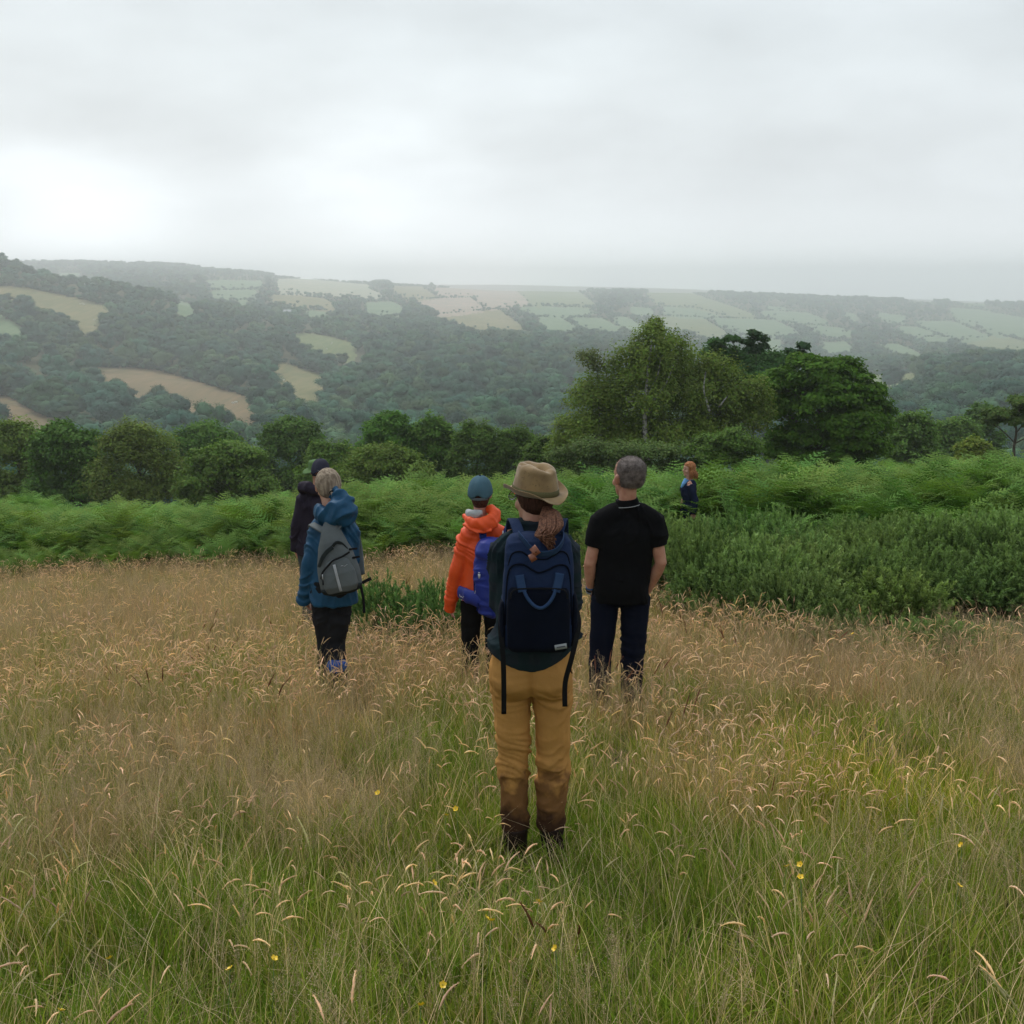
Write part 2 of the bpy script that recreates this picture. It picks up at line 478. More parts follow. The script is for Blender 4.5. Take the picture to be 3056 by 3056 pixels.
def build_ground():
    azs = np.concatenate([np.arange(-180, -36, 4.0), np.arange(-36, 36.001, 0.11), np.arange(40, 180.1, 4.0)])
    azs = np.radians(azs)
    rs = np.concatenate([[0.0], np.arange(0.5, 24, 0.5), np.exp(np.arange(math.log(24), math.log(5600), 0.0135))])
    A, RR = np.meshgrid(azs, rs, indexing='ij')
    X = RR * np.sin(A); Y = RR * np.cos(A)
    Z = ground_z(X, Y)
    na, nr = A.shape
    V = np.stack([X, Y, Z], -1).reshape(-1, 3)
    idx = np.arange(na * nr).reshape(na, nr)
    q = np.stack([idx[:-1, :-1], idx[:-1, 1:], idx[1:, 1:], idx[1:, :-1]], -1).reshape(-1, 4)[:, ::-1]
    C = V[q].mean(1)
    px, py = project(C[:, 0], C[:, 1], C[:, 2])
    front = (C[:, 1] > 250) & (np.abs(C[:, 0]) < C[:, 1])
    owner = np.full(len(q), -1)
    for i, (kind, poly, d0, d1) in enumerate(FIELDS):
        h = 9.0 * FPX / np.maximum(C[:, 1], 1) * .98
        m = front & (C[:, 1] > d0) & (C[:, 1] < d1) & (owner < 0)
        ids = np.nonzero(m)[0]
        inside = in_poly(px[ids], py[ids], poly)
        for f in (.33, .66, 1.0):
            inside |= in_poly(px[ids], py[ids] - h[ids] * f, poly)
        owner[ids[inside]] = i
    m, nt, b = new_mat('meadow_soil')
    N, L = nt.nodes, nt.links
    tc = N.new('ShaderNodeTexCoord')
    n1 = N.new('ShaderNodeTexNoise'); n1.inputs['Scale'].default_value = 1.2; n1.inputs['Detail'].default_value = 9
    L.new(tc.outputs['Object'], n1.inputs['Vector'])
    cr = N.new('ShaderNodeValToRGB')
    cr.color_ramp.elements[0].position = .3; cr.color_ramp.elements[0].color = (.045, .055, .018, 1)
    cr.color_ramp.elements[1].position = .75; cr.color_ramp.elements[1].color = (.10, .085, .045, 1)
    L.new(n1.outputs['Fac'], cr.inputs[0]); L.new(cr.outputs[0], b.inputs['Base Color'])
    b.inputs['Roughness'].default_value = .95; b.inputs['Specular IOR Level'].default_value = .1
    g = q[owner < 0]
    me = tri_mesh('ground', V, g, m, smooth=True)
    o = add('ground', me)
    tag(o, kind='structure')
    # drop the unused vertices
    names = {'tan': 'hay_field', 'brown': 'hay_field', 'olive': 'pasture', 'green': 'pasture', 'pale': 'hay_field', 'rose': 'hay_field'}
    fm = {}
    for k, c in FCOL.items():
        mt, nt, b = new_mat('field_' + k)
        N, L = nt.nodes, nt.links
        tc = N.new('ShaderNodeTexCoord')
        n1 = N.new('ShaderNodeTexNoise'); n1.inputs['Scale'].default_value = .022; n1.inputs['Detail'].default_value = 8
        n1.inputs['Roughness'].default_value = .62
        L.new(tc.outputs['Object'], n1.inputs['Vector'])
        mp = N.new('ShaderNodeMapping'); mp.inputs['Rotation'].default_value = (0, 0, .7); mp.inputs['Scale'].default_value = (.25, .03, .1)
        L.new(tc.outputs['Object'], mp.inputs[0])
        n2 = N.new('ShaderNodeTexNoise'); n2.inputs['Scale'].default_value = 1; n2.inputs['Detail'].default_value = 3
        L.new(mp.outputs[0], n2.inputs['Vector'])
        ad = N.new('ShaderNodeMath'); ad.operation = 'ADD'
        L.new(n1.outputs['Fac'], ad.inputs[0]); L.new(n2.outputs['Fac'], ad.inputs[1])
        cr = N.new('ShaderNodeValToRGB')
        cr.color_ramp.elements[0].position = .38; cr.color_ramp.elements[0].color = (c[0] * .72, c[1] * .85, c[2] * .8, 1)
        cr.color_ramp.elements[1].position = .62; cr.color_ramp.elements[1].color = (min(1, c[0] * 1.15), c[1] * 1.08, c[2] * 1.1, 1)
        mh = N.new('ShaderNodeMath'); mh.operation = 'MULTIPLY'; mh.inputs[1].default_value = .5
        L.new(ad.outputs[0], mh.inputs[0]); L.new(mh.outputs[0], cr.inputs[0])
        L.new(cr.outputs[0], b.inputs['Base Color'])
        b.inputs['Roughness'].default_value = .95; b.inputs['Specular IOR Level'].default_value = .1
        fm[k] = mt
    for i, (kind, poly, d0, d1) in enumerate(FIELDS):
        f = q[owner == i]
        if not len(f): continue
        u, inv = np.unique(f, return_inverse=True)
        me = tri_mesh(names[kind], V[u], inv.reshape(-1, 4), fm[kind], smooth=True)
        tag(add(names[kind], me), kind='structure')


build_ground()
# ------------------------------------------------------------------ modelling tools for figures
def tube(path, radii, n=16, side=None, caps=True, exp=2.0):
    P = [Vector(p) for p in path]
    m = len(P)
    rr = [(r, r) if not hasattr(r, '__len__') else r for r in radii]
    V = []; F = []
    prev = None
    for i in range(m):
        t = (P[min(i + 1, m - 1)] - P[max(i - 1, 0)])
        if t.length < 1e-9: t = Vector((0, 0, 1))
        t.normalize()
        ref = Vector(side) if side is not None else (prev if prev is not None else (Vector((1, 0, 0)) if abs(t.x) < .9 else Vector((0, 1, 0))))
        s = ref - t * ref.dot(t)
        if s.length < 1e-6: s = t.orthogonal()
        s.normalize(); prev = s
        b = t.cross(s)
        for k in range(n):
            a = 2 * math.pi * k / n
            ca, sa = math.cos(a), math.sin(a)
            if exp != 2.0:
                ca = math.copysign(abs(ca) ** (2 / exp), ca); sa = math.copysign(abs(sa) ** (2 / exp), sa)
            V.append(P[i] + s * (ca * rr[i][0]) + b * (sa * rr[i][1]))
    for i in range(m - 1):
        for k in range(n):
            a, b_ = i * n + k, i * n + (k + 1) % n
            F.append((a, b_, b_ + n, a + n))
    if caps:
        F.append(tuple(range(n))[::-1]); F.append(tuple((m - 1) * n + k for k in range(n)))
    return V, F


def hloft(rings, n=32, exp=2.0, tilt=None):
    """stack of horizontal (super)ellipses: (cx, cy, z, rx, ry[, exp])"""
    V = []; F = []
    for r in rings:
        cx, cy, z, rx, ry = r[:5]
        e = r[5] if len(r) > 5 else exp
        for k in range(n):
            a = 2 * math.pi * k / n
            ca, sa = math.cos(a), math.sin(a)
            ca = math.copysign(abs(ca) ** (2 / e), ca); sa = math.copysign(abs(sa) ** (2 / e), sa)
            V.append(Vector((cx + rx * ca, cy + ry * sa, z)))
    m = len(rings)
    for i in range(m - 1):
        for k in range(n):
            a, b_ = i * n + k, i * n + (k + 1) % n
            F.append((a, b_, b_ + n, a + n))
    F.append(tuple(range(n))[::-1]); F.append(tuple((m - 1) * n + k for k in range(n)))
    return V, F


def ellipsoid(c, r, n=16, m=10, rot=None):
    V = []; F = []
    M = rot if rot is not None else Matrix.Identity(3)
    for i in range(m + 1):
        ph = math.pi * (i + .02) / (m + .04)
        for k in range(n):
            a = 2 * math.pi * k / n
            V.append(Vector(c) + M @ Vector((r[0] * math.sin(ph) * math.cos(a), r[1] * math.sin(ph) * math.sin(a), -r[2] * math.cos(ph))))
    for i in range(m):
        for k in range(n):
            a, b_ = i * n + k, i * n + (k + 1) % n
            F.append((a, b_, b_ + n, a + n))
    F.append(tuple(range(n))[::-1]); F.append(tuple(m * n + k for k in range(n)))
    return V, F


def xf(part, M):
    return [M @ v for v in part[0]], part[1]


def merge(parts):
    V = []; F = []
    for v, f in parts:
        o = len(V)
        V += list(v); F += [tuple(i + o for i in q) for q in f]
    return V, F


def np_normals(V, F):
    N = np.zeros_like(V)
    for k in range(1, F.shape[1] - 1):
        n = np.cross(V[F[:, k]] - V[F[:, 0]], V[F[:, k + 1]] - V[F[:, 0]])
        for j in range(F.shape[1]): np.add.at(N, F[:, j], n)
    return N / (np.linalg.norm(N, axis=1, keepdims=True) + 1e-12)


def fuse(parts, voxel=0.008, smooth=4, wrinkle=None):
    """several closed shapes become one continuous skin"""
    V, F = merge(parts)
    me = poly_mesh('tmp', V, F)
    o = bpy.data.objects.new('tmp', me); COL.objects.link(o)
    m = o.modifiers.new('r', 'REMESH'); m.mode = 'VOXEL'; m.voxel_size = voxel; m.adaptivity = 0
    if smooth:
        s = o.modifiers.new('s', 'SMOOTH'); s.factor = .5; s.iterations = smooth
    dg = bpy.context.evaluated_depsgraph_get()
    ev = o.evaluated_get(dg).to_mesh()
    nv = len(ev.vertices); v = np.empty(nv * 3, np.float32); ev.vertices.foreach_get('co', v)
    f = np.empty(len(ev.loops), np.int32); ev.loops.foreach_get('vertex_index', f)
    v = v.reshape(-1, 3).astype(float); f = f.reshape(-1, 4)
    o.evaluated_get(dg).to_mesh_clear()
    bpy.data.objects.remove(o); bpy.data.meshes.remove(me)
    if wrinkle is not None:
        N = np_normals(v, f)
        v = v + N * wrinkle(v, N)[:, None]
    return v, f


def vnoise3(P, sx, sy, sz, seed=0):
    """smooth 3-D noise about 0, -1..1"""
    off = seed * 17.31
    return np.array([mnoise.noise((p[0] * sx + off, p[1] * sy - off, p[2] * sz + off * .5)) for p in P])


def folds(amp=0.006, sx=6, sy=6, sz=14, seed=0, shear=0.0, ridge=True, fine=0.25, zmask=None, xmask=None):
    def fn(P, N):
        Q = P.copy()
        w = vnoise3(P, 3.1, 3.1, 3.1, seed + 5)
        Q[:, 2] += w * .05 + Q[:, 0] * shear
        Q[:, 0] += w * .03
        a = vnoise3(Q, sx, sy, sz, seed)
        if ridge:
            a = 1 - np.abs(a) * 2.2
            a = np.clip(a, -0.6, 1) ** 1 - .35
        b = vnoise3(Q, sx * 2.7, sy * 2.7, sz * 2.3, seed + 9)
        d = amp * (a + fine * b)
        if zmask is not None: d = d * zmask(P)
        return d
    return fn


def drape(amp=.01, along=3.2, across=13, seed=0, angle=.5, soft=.6, everywhere=0.0):
    """creased cloth: narrow ridges that run and fork in a wandering direction, over broad soft swells"""
    def fn(P, N):
        w = vnoise3(P, 2.2, 2.2, 2.2, seed + 2)
        th = angle * np.sign(P[:, 0] + .001) * (1 if angle > 0 else -1) + 1.3 * w
        ct, st = np.cos(th), np.sin(th)
        x = P[:, 0] + P[:, 1] * .6; z = P[:, 2]
        u = x * ct + z * st; v = -x * st + z * ct
        Q = np.stack([u, P[:, 1] * .4, v], 1)
        n = vnoise3(Q, along, along, across, seed)
        r = np.clip(1 - 3.4 * np.abs(n), 0, 1) ** 1.3
        n2 = vnoise3(Q, along * 2.1, along * 2, across * 1.9, seed + 7)
        r2 = np.clip(1 - 3.6 * np.abs(n2), 0, 1) ** 1.3
        s = vnoise3(P, 5, 5, 6, seed + 4)
        mk = np.clip(vnoise3(P, 4.5, 4.5, 4.5, seed + 11) * 2.2 + .60 + everywhere, .15, 1)
        return amp * ((r * .9 + r2 * .3) * mk - .25 + soft * s)
    return fn


def shape(name, vf, mat, parent, smooth=True):
    me = poly_mesh(name, vf[0], vf[1], mat, smooth) if not isinstance(vf[0], np.ndarray) else tri_mesh(name, vf[0], vf[1], mat, smooth=smooth)
    return add(name, me, parent)


def skin_mat(name, c):
    m, nt, b = new_mat(name)
    N, L = nt.nodes, nt.links
    tc = N.new('ShaderNodeTexCoord')
    n1 = N.new('ShaderNodeTexNoise'); n1.inputs['Scale'].default_value = 18; n1.inputs['Detail'].default_value = 5
    L.new(tc.outputs['Object'], n1.inputs['Vector'])
    cr = N.new('ShaderNodeValToRGB')
    cr.color_ramp.elements[0].position = .35; cr.color_ramp.elements[0].color = (c[0] * .82, c[1] * .68, c[2] * .66, 1)
    cr.color_ramp.elements[1].position = .65; cr.color_ramp.elements[1].color = (*c, 1)
    L.new(n1.outputs['Fac'], cr.inputs[0]); L.new(cr.outputs[0], b.inputs['Base Color'])
    b.inputs['Roughness'].default_value = .55
    b.inputs['Subsurface Weight'].default_value = .12
    b.inputs['Subsurface Radius'].default_value = (.01, .004, .002)
    n2 = N.new('ShaderNodeTexNoise'); n2.inputs['Scale'].default_value = 160; n2.inputs['Detail'].default_value = 3
    L.new(tc.outputs['Object'], n2.inputs['Vector'])
    bp = N.new('ShaderNodeBump'); bp.inputs['Strength'].default_value = .2; bp.inputs['Distance'].default_value = .002
    L.new(n2.outputs['Fac'], bp.inputs['Height']); L.new(bp.outputs[0], b.inputs['Normal'])
    return m


def hair_mat(name, c1, c2, sc=(220, 220, 9)):
    m, nt, b = new_mat(name)
    N, L = nt.nodes, nt.links
    tc = N.new('ShaderNodeTexCoord')
    mp = N.new('ShaderNodeMapping'); mp.inputs['Scale'].default_value = sc
    L.new(tc.outputs['Object'], mp.inputs[0])
    n1 = N.new('ShaderNodeTexNoise'); n1.inputs['Scale'].default_value = 1; n1.inputs['Detail'].default_value = 3
    L.new(mp.outputs[0], n1.inputs['Vector'])
    cr = N.new('ShaderNodeValToRGB')
    cr.color_ramp.elements[0].position = .38; cr.color_ramp.elements[0].color = (*c1, 1)
    cr.color_ramp.elements[1].position = .62; cr.color_ramp.elements[1].color = (*c2, 1)
    L.new(n1.outputs['Fac'], cr.inputs[0]); L.new(cr.outputs[0], b.inputs['Base Color'])
    b.inputs['Roughness'].default_value = .75; b.inputs['Specular IOR Level'].default_value = .15
    bp = N.new('ShaderNodeBump'); bp.inputs['Strength'].default_value = .6; bp.inputs['Distance'].default_value = .003
    L.new(n1.outputs['Fac'], bp.inputs['Height']); L.new(bp.outputs[0], b.inputs['Normal'])
    return m


SKULL = [(-.118, .020, .018, .060), (-.108, .034, .036, .050), (-.085, .050, .058, .030), (-.055, .060, .074, .012), (-.02, .067, .087, .002),
         (.015, .073, .094, -.004), (.05, .074, .095, -.008), (.08, .066, .084, -.010), (.102, .046, .060, -.010), (.116, .018, .026, -.010)]


def head_parts(s=1.0):
    """head about its own centre, face towards +y"""
    P = [hloft([(0, cy * s, z * s, rx * s, ry * s) for z, rx, ry, cy in SKULL], 24)]
    P.append(tube([(0, .086 * s, .018 * s), (0, .100 * s, -.012 * s), (0, .106 * s, -.030 * s), (0, .088 * s, -.038 * s)], [.007 * s, .011 * s, .014 * s, .010 * s], 10))
    P.append(tube([(-.045 * s, .074 * s, .022 * s), (0, .088 * s, .026 * s), (.045 * s, .074 * s, .022 * s)], [.009 * s] * 3, 8))
    P.append(tube([(-.022 * s, .078 * s, -.062 * s), (0, .090 * s, -.060 * s), (.022 * s, .078 * s, -.062 * s)], [.006 * s, .009 * s, .006 * s], 8))
    P.append(ellipsoid((0, .074 * s, -.098 * s), (.022 * s, .018 * s, .016 * s)))
    for sx in (-1, 1):
        P.append(ellipsoid((sx * .040 * s, .058 * s, -.035 * s), (.024 * s, .024 * s, .022 * s)))
        rot = Matrix.Rotation(sx * R(-18), 3, 'Z')
        P.append(ellipsoid((sx * .080 * s, -.004 * s, -.008 * s), (.008 * s, .019 * s, .031 * s), rot=rot))
        P.append(ellipsoid((sx * .085 * s, -.012 * s, .006 * s), (.006 * s, .014 * s, .018 * s), rot=rot))
    return P


def hand_parts(wrist, d, palm_n, thumb_side, s=1.0, curl=0.5):
    """d: direction of the fingers, palm_n: the way the palm faces; five separate fingers"""
    d = Vector(d).normalized(); n = Vector(palm_n); n = (n - d * n.dot(d)).normalized()
    w = d.cross(n) * thumb_side
    W = Vector(wrist)
    P = [tube([W - d * .02 * s, W + d * .02 * s, W + d * .055 * s, W + d * .09 * s], [(.026 * s, .018 * s), (.032 * s, .017 * s), (.040 * s, .016 * s), (.038 * s, .012 * s)], 14, side=w)]
    for i, (off, ln) in enumerate(((.030, .070), (.0105, .080), (-.0095, .074), (-.028, .058))):
        p = W + d * .083 * s + w * off * s
        a = 0; pts = [p - d * .02 * s, p]
        for j, fr in enumerate((.45, .30, .25)):
            a += curl * (0.35 + .25 * j + .08 * i)
            dd = d * math.cos(a) + n * math.sin(a)
            p = p + dd * ln * fr * s
            pts.append(p)
        P.append(tube(pts, [.0085 * s, .0092 * s, .0088 * s, .0080 * s, .0062 * s], 8))
    b = W + d * .02 * s + w * .022 * s
    t1 = b + (d * .55 + w * .75 + n * .25).normalized() * .040 * s
    t2 = t1 + (d * .85 + w * .25 + n * .35).normalized() * .030 * s
    t3 = t2 + (d * .9 + n * .4).normalized() * .022 * s
    P.append(tube([b, t1, t2, t3], [.015 * s, .0115 * s, .010 * s, .0075 * s], 8))
    return P


def body_mesh(J, mat, parent, s=1.0, voxel=.0085):
    """one continuous figure: trunk, legs, arms, hands, neck and head"""
    pe, ch, nk, hd = map(Vector, (J['pelvis'], J['chest'], J['neck'], J['head']))
    sw = abs(J['shR'][0] - J['shL'][0]) / 2
    P = [tube([pe + Vector((0, 0, -.09 * s)), pe, pe.lerp(ch, .5), ch, nk + Vector((0, -.01, -.06))],
              [(.12 * s, .09 * s), (.145 * s, .098 * s), (.118 * s, .088 * s), (.13 * s, .092 * s), (.07 * s, .055 * s)], 24, side=(1, 0, 0))]
    P.append(tube([nk + Vector((0, -.01, -.05)), nk, hd + Vector((0, -.015, -.05))], [(.066 * s, .060 * s), (.053 * s, .056 * s), (.052 * s, .058 * s)], 18, side=(1, 0, 0)))
    P.append(tube([Vector(J['shL']), nk + Vector((0, -.01, -.045)), Vector(J['shR'])], [.040 * s, .048 * s, .040 * s], 14))
    M = Matrix.Translation(hd) @ Matrix.Rotation(J.get('yaw', 0), 4, 'Z') @ Matrix.Rotation(J.get('pitch', 0), 4, 'X')
    P += [xf(p, M) for p in head_parts(s * J.get('hs', 1.0))]
    for q in 'LR':
        sh, el, wr = Vector(J['sh' + q]), Vector(J['el' + q]), Vector(J['wr' + q])
        P.append(tube([sh, sh.lerp(el, .35), el, el.lerp(wr, .3), wr], [.048 * s, .045 * s, .037 * s, .038 * s, .026 * s], 14))
        hp, kn, an = Vector(J['hip' + q]), Vector(J['kn' + q]), Vector(J['an' + q])
        P.append(tube([hp, hp.lerp(kn, .4), kn, kn.lerp(an, .35), an, an + Vector((0, 0, -.05 * s))], [.083 * s, .072 * s, .050 * s, .053 * s, .034 * s, .036 * s], 16))
        fd = Vector(J.get('fd' + q, (0, 1, 0))).normalized()
        P.append(tube([an + fd * -.05 * s + Vector((0, 0, -.045 * s)), an + fd * .06 * s + Vector((0, 0, -.045 * s)), an + fd * .17 * s + Vector((0, 0, -.06 * s))], [(.032 * s, .030 * s), (.040 * s, .030 * s), (.036 * s, .016 * s)], 12, side=fd.cross(Vector((0, 0, 1)))))
        hd_ = J['hand' + q]
        P += hand_parts(wr, hd_[0], hd_[1], hd_[2], s, hd_[3])
    return shape('body', fuse(P, voxel, 2), mat, parent)


def face_bits(J, parent, s=1.0):
    M = Matrix.Translation(Vector(J['head'])) @ Matrix.Rotation(J.get('yaw', 0), 4, 'Z') @ Matrix.Rotation(J.get('pitch', 0), 4, 'X')
    s = s * J.get('hs', 1.0)
    for sx in (-1, 1):
        shape('eye', xf(ellipsoid((sx * .030 * s, .0785 * s, .002 * s), (.0125 * s, .009 * s, .008 * s)), M), MAT['eye'], parent)
        shape('eyebrow', xf(tube([(sx * .016 * s, .0905 * s, .030 * s), (sx * .034 * s, .087 * s, .034 * s), (sx * .050 * s, .077 * s, .028 * s)], [.0035 * s, .004 * s, .002 * s], 6), M), MAT['brow'], parent)
    shape('lips', xf(tube([(-.022 * s, .0835 * s, -.062 * s), (0, .0975 * s, -.060 * s), (.022 * s, .0835 * s, -.062 * s)], [.004 * s, .0065 * s, .004 * s], 8), M), MAT['lip'], parent)


def boots(J, mat, parent, s=1.0, top=.17, solemat=None):
    for q in 'LR':
        an = Vector(J['an' + q]); fd = Vector(J.get('fd' + q, (0, 1, 0))).normalized()
        up = Vector((0, 0, 1))
        P = [tube([an + up * (top - .1) * s, an, an - up * .05 * s], [(.056 * s, .06 * s), (.052 * s, .056 * s), (.05 * s, .06 * s)], 18)]
        P.append(tube([an - fd * .085 * s - up * .06 * s, an - fd * .03 * s - up * .055 * s, an + fd * .08 * s - up * .052 * s, an + fd * .17 * s - up * .066 * s, an + fd * .205 * s - up * .075 * s],
                      [(.034 * s, .034 * s), (.044 * s, .045 * s), (.050 * s, .044 * s), (.048 * s, .032 * s), (.03 * s, .018 * s)], 16, side=fd.cross(up)))
        b = shape('boot', fuse(P, .008, 3, folds(.002, 20, 20, 20, 3)), mat, parent)


def rib_strap(name, path, w, t, mat, parent, side=(1, 0, 0), n=10):
    return shape(name, tube(path, [(w / 2, t / 2)] * len(path), n, side=side, exp=5), mat, parent)


def smooth_path(pts, k=6):
    P = [Vector(p) for p in pts]
    out = []
    for i in range(len(P) - 1):
        p0 = P[max(i - 1, 0)]; p1 = P[i]; p2 = P[i + 1]; p3 = P[min(i + 2, len(P) - 1)]
        for j in range(k):
            t = j / k
            out.append(0.5 * ((2 * p1) + (p2 - p0) * t + (2 * p0 - 5 * p1 + 4 * p2 - p3) * t * t + (3 * p1 - p0 - 3 * p2 + p3) * t ** 3))
    out.append(P[-1])
    return out


def lin(a, b, n):
    return [a + (b - a) * i / (n - 1) for i in range(n)]


def strands(name, curves, radius, mat, parent, n=6):
    """locks of hair: tapered tubes along smoothed paths"""
    P = []
    for c in curves:
        sp = smooth_path(c, 5); m = len(sp)
        P.append(tube(sp, [radius * (0.55 + .45 * math.sin(math.pi * min(.9, (i + 1) / m))) * (1 - .5 * (i / (m - 1)) ** 3) for i in range(m)], n))
    return shape(name, merge(P), mat, parent)


def cap_hat(J, mat, parent, s=1.0, brim=True, hs=1.0, band=None, name='cap', opening=None, button=True, zlift=0.0):
    """baseball cap: panelled crown, stiff peak, strap over the opening at the back"""
    M = Matrix.Translation(Vector(J['head'])) @ Matrix.Rotation(J.get('yaw', 0), 4, 'Z') @ Matrix.Rotation(J.get('pitch', 0), 4, 'X')
    s = s * J.get('hs', 1.0) * hs
    root = None
    n = 48; rows = 12
    V = []; F = []
    for i in range(rows + 1):
        t = i / rows                      # 0 = rim, 1 = top
        for k in range(n):
            a = 2 * math.pi * k / n
            ph = t * math.pi / 2
            rr = math.cos(ph) ** .8 if t < 1 else .02
            seam = 1 - .012 * abs(math.cos(3 * a)) ** 6
            x = .084 * rr * math.cos(a) * seam; y = .107 * rr * math.sin(a) * seam - .006
            z = .012 + zlift + .118 * math.sin(ph) ** 1.05
            back = max(0, -math.sin(a))
            z -= .030 * (1 - t) * back ** 1.2
            if opening: z += .036 * (1 - t) ** 1.6 * math.exp(-((a - 1.5 * math.pi) / .36) ** 2)
            d = 1 + .010 * mnoise.noise((x * 22, y * 22, z * 26)) 
            V.append(Vector((x * d * s, y * d * s, z * s)))
    for i in range(rows):
        for k in range(n):
            a, b = i * n + k, i * n + (k + 1) % n
            F.append((a, b, b + n, a + n))
    F.append(tuple(rows * n + k for k in range(n)))
    c = shape(name, xf((V, F), M), mat, parent)
    md = c.modifiers.new('thick', 'SOLIDIFY'); md.thickness = .003; md.offset = 1
    if brim:
        V = []; F = []
        for i in range(7):
            t = i / 6
            for k in range(15):
                a = math.pi * (0.12 + .76 * k / 14)
                x = .083 * math.cos(a) * (1 - .06 * t); y = .098 * math.sin(a) + t * .072 * math.sin((a - .12 * math.pi) / .76) ** .6 - .004
                z = .014 - .018 * t - 1.7 * x * x
                V.append(Vector((x * s, y * s, z * s)))
        for i in range(6):
            for k in range(14):
                F.append((i * 15 + k, i * 15 + k + 1, (i + 1) * 15 + k + 1, (i + 1) * 15 + k))
        p = shape('peak', xf((V, F), M), mat, c)
        md = p.modifiers.new('thick', 'SOLIDIFY'); md.thickness = .004
    if button:
        shape('button', xf(ellipsoid((0, -.006 * s, .131 * s), (.008 * s, .008 * s, .004 * s)), M), band or mat, c)
    if opening:
        pts = [(.082 * math.cos(a) * s, (.108 * math.sin(a) - .006) * s, -.012 * s) for a in lin(R(222), R(318), 12)]
        rib_strap('adjuster_strap', [M @ Vector(p) for p in pts], .018 * s, .003, opening, c, side=(0, 0, 1))
    return c


MAT = {}
MAT['eye'] = new_mat('eye')[0]; MAT['eye'].node_tree.nodes['Principled BSDF'].inputs['Base Color'].default_value = (.05, .04, .035, 1)
MAT['brow'] = hair_mat('brow', (.08, .04, .02), (.16, .09, .05))
MAT['lip'] = skin_mat('lip', (.42, .16, .13))
MAT['black_web'] = cloth('black_webbing', (.008, .008, .009), .7, 1200, .3)
MAT['white_print'] = cloth('pale_print', (.36, .37, .38), .6, 900, .1)
# ------------------------------------------------------------------ person 1: tan hat, navy backpack
def plaid(name, c, line, sc=11.0):
    """dark checked cotton"""
    m = cloth(name, c, .9, 1000, .3)
    nt = m.node_tree; N, L = nt.nodes, nt.links
    b = N['Principled BSDF']
    src = b.inputs['Base Color'].links[0].from_socket
    tc = N.new('ShaderNodeTexCoord')
    sp = N.new('ShaderNodeSeparateXYZ'); L.new(tc.outputs['Object'], sp.inputs[0])
    last = src
    for ax, k in ((0, sc), (2, sc)):
        mm = N.new('ShaderNodeMath'); mm.operation = 'MULTIPLY'; mm.inputs[1].default_value = k
        L.new(sp.outputs[ax], mm.inputs[0])
        fr = N.new('ShaderNodeMath'); fr.operation = 'PINGPONG'; fr.inputs[1].default_value = .5
        L.new(mm.outputs[0], fr.inputs[0])
        st = N.new('ShaderNodeMapRange'); st.inputs['From Min'].default_value = .22; st.inputs['From Max'].default_value = .30
        L.new(fr.outputs[0], st.inputs[0])
        mh = N.new('ShaderNodeMath'); mh.operation = 'MULTIPLY'; mh.inputs[1].default_value = .5
        L.new(st.outputs[0], mh.inputs[0])
        mx = N.new('ShaderNodeMix'); mx.data_type = 'RGBA'
        L.new(mh.outputs[0], mx.inputs['Factor']); L.new(last, mx.inputs[6]); mx.inputs[7].default_value = (*line, 1)
        last = mx.outputs[2]
    L.new(last, b.inputs['Base Color'])
    return m


def trousers_mat():
    """ochre cotton, soaked and muddied towards the boots with an uneven edge"""
    m = cloth('ochre_cotton', (.45, .228, .068), .9, 900, .35, .14)
    nt = m.node_tree; N, L = nt.nodes, nt.links
    b = N['Principled BSDF']; src = b.inputs['Base Color'].links[0].from_socket
    tc = N.new('ShaderNodeTexCoord'); sp = N.new('ShaderNodeSeparateXYZ'); L.new(tc.outputs['Object'], sp.inputs[0])
    nz = N.new('ShaderNodeTexNoise'); nz.inputs['Scale'].default_value = 13; nz.inputs['Detail'].default_value = 6
    L.new(tc.outputs['Object'], nz.inputs['Vector'])
    for (h, sp_, c) in ((.42, .18, (.20, .095, .035)), (.27, .12, (.055, .026, .014))):
        ma = N.new('ShaderNodeMath'); ma.operation = 'MULTIPLY_ADD'; ma.inputs[1].default_value = sp_ * 2.2; ma.inputs[2].default_value = h - sp_ * 1.1
        L.new(nz.outputs['Fac'], ma.inputs[0])
        sb = N.new('ShaderNodeMath'); sb.operation = 'SUBTRACT'; L.new(ma.outputs[0], sb.inputs[0]); L.new(sp.outputs[2], sb.inputs[1])
        mr = N.new('ShaderNodeMapRange'); mr.inputs['From Min'].default_value = -.02; mr.inputs['From Max'].default_value = .05
        L.new(sb.outputs[0], mr.inputs[0])
        mx = N.new('ShaderNodeMix'); mx.data_type = 'RGBA'
        L.new(mr.outputs[0], mx.inputs['Factor']); L.new(src, mx.inputs[6]); mx.inputs[7].default_value = (*c, 1)
        src = mx.outputs[2]
    L.new(src, b.inputs['Base Color'])
    return m


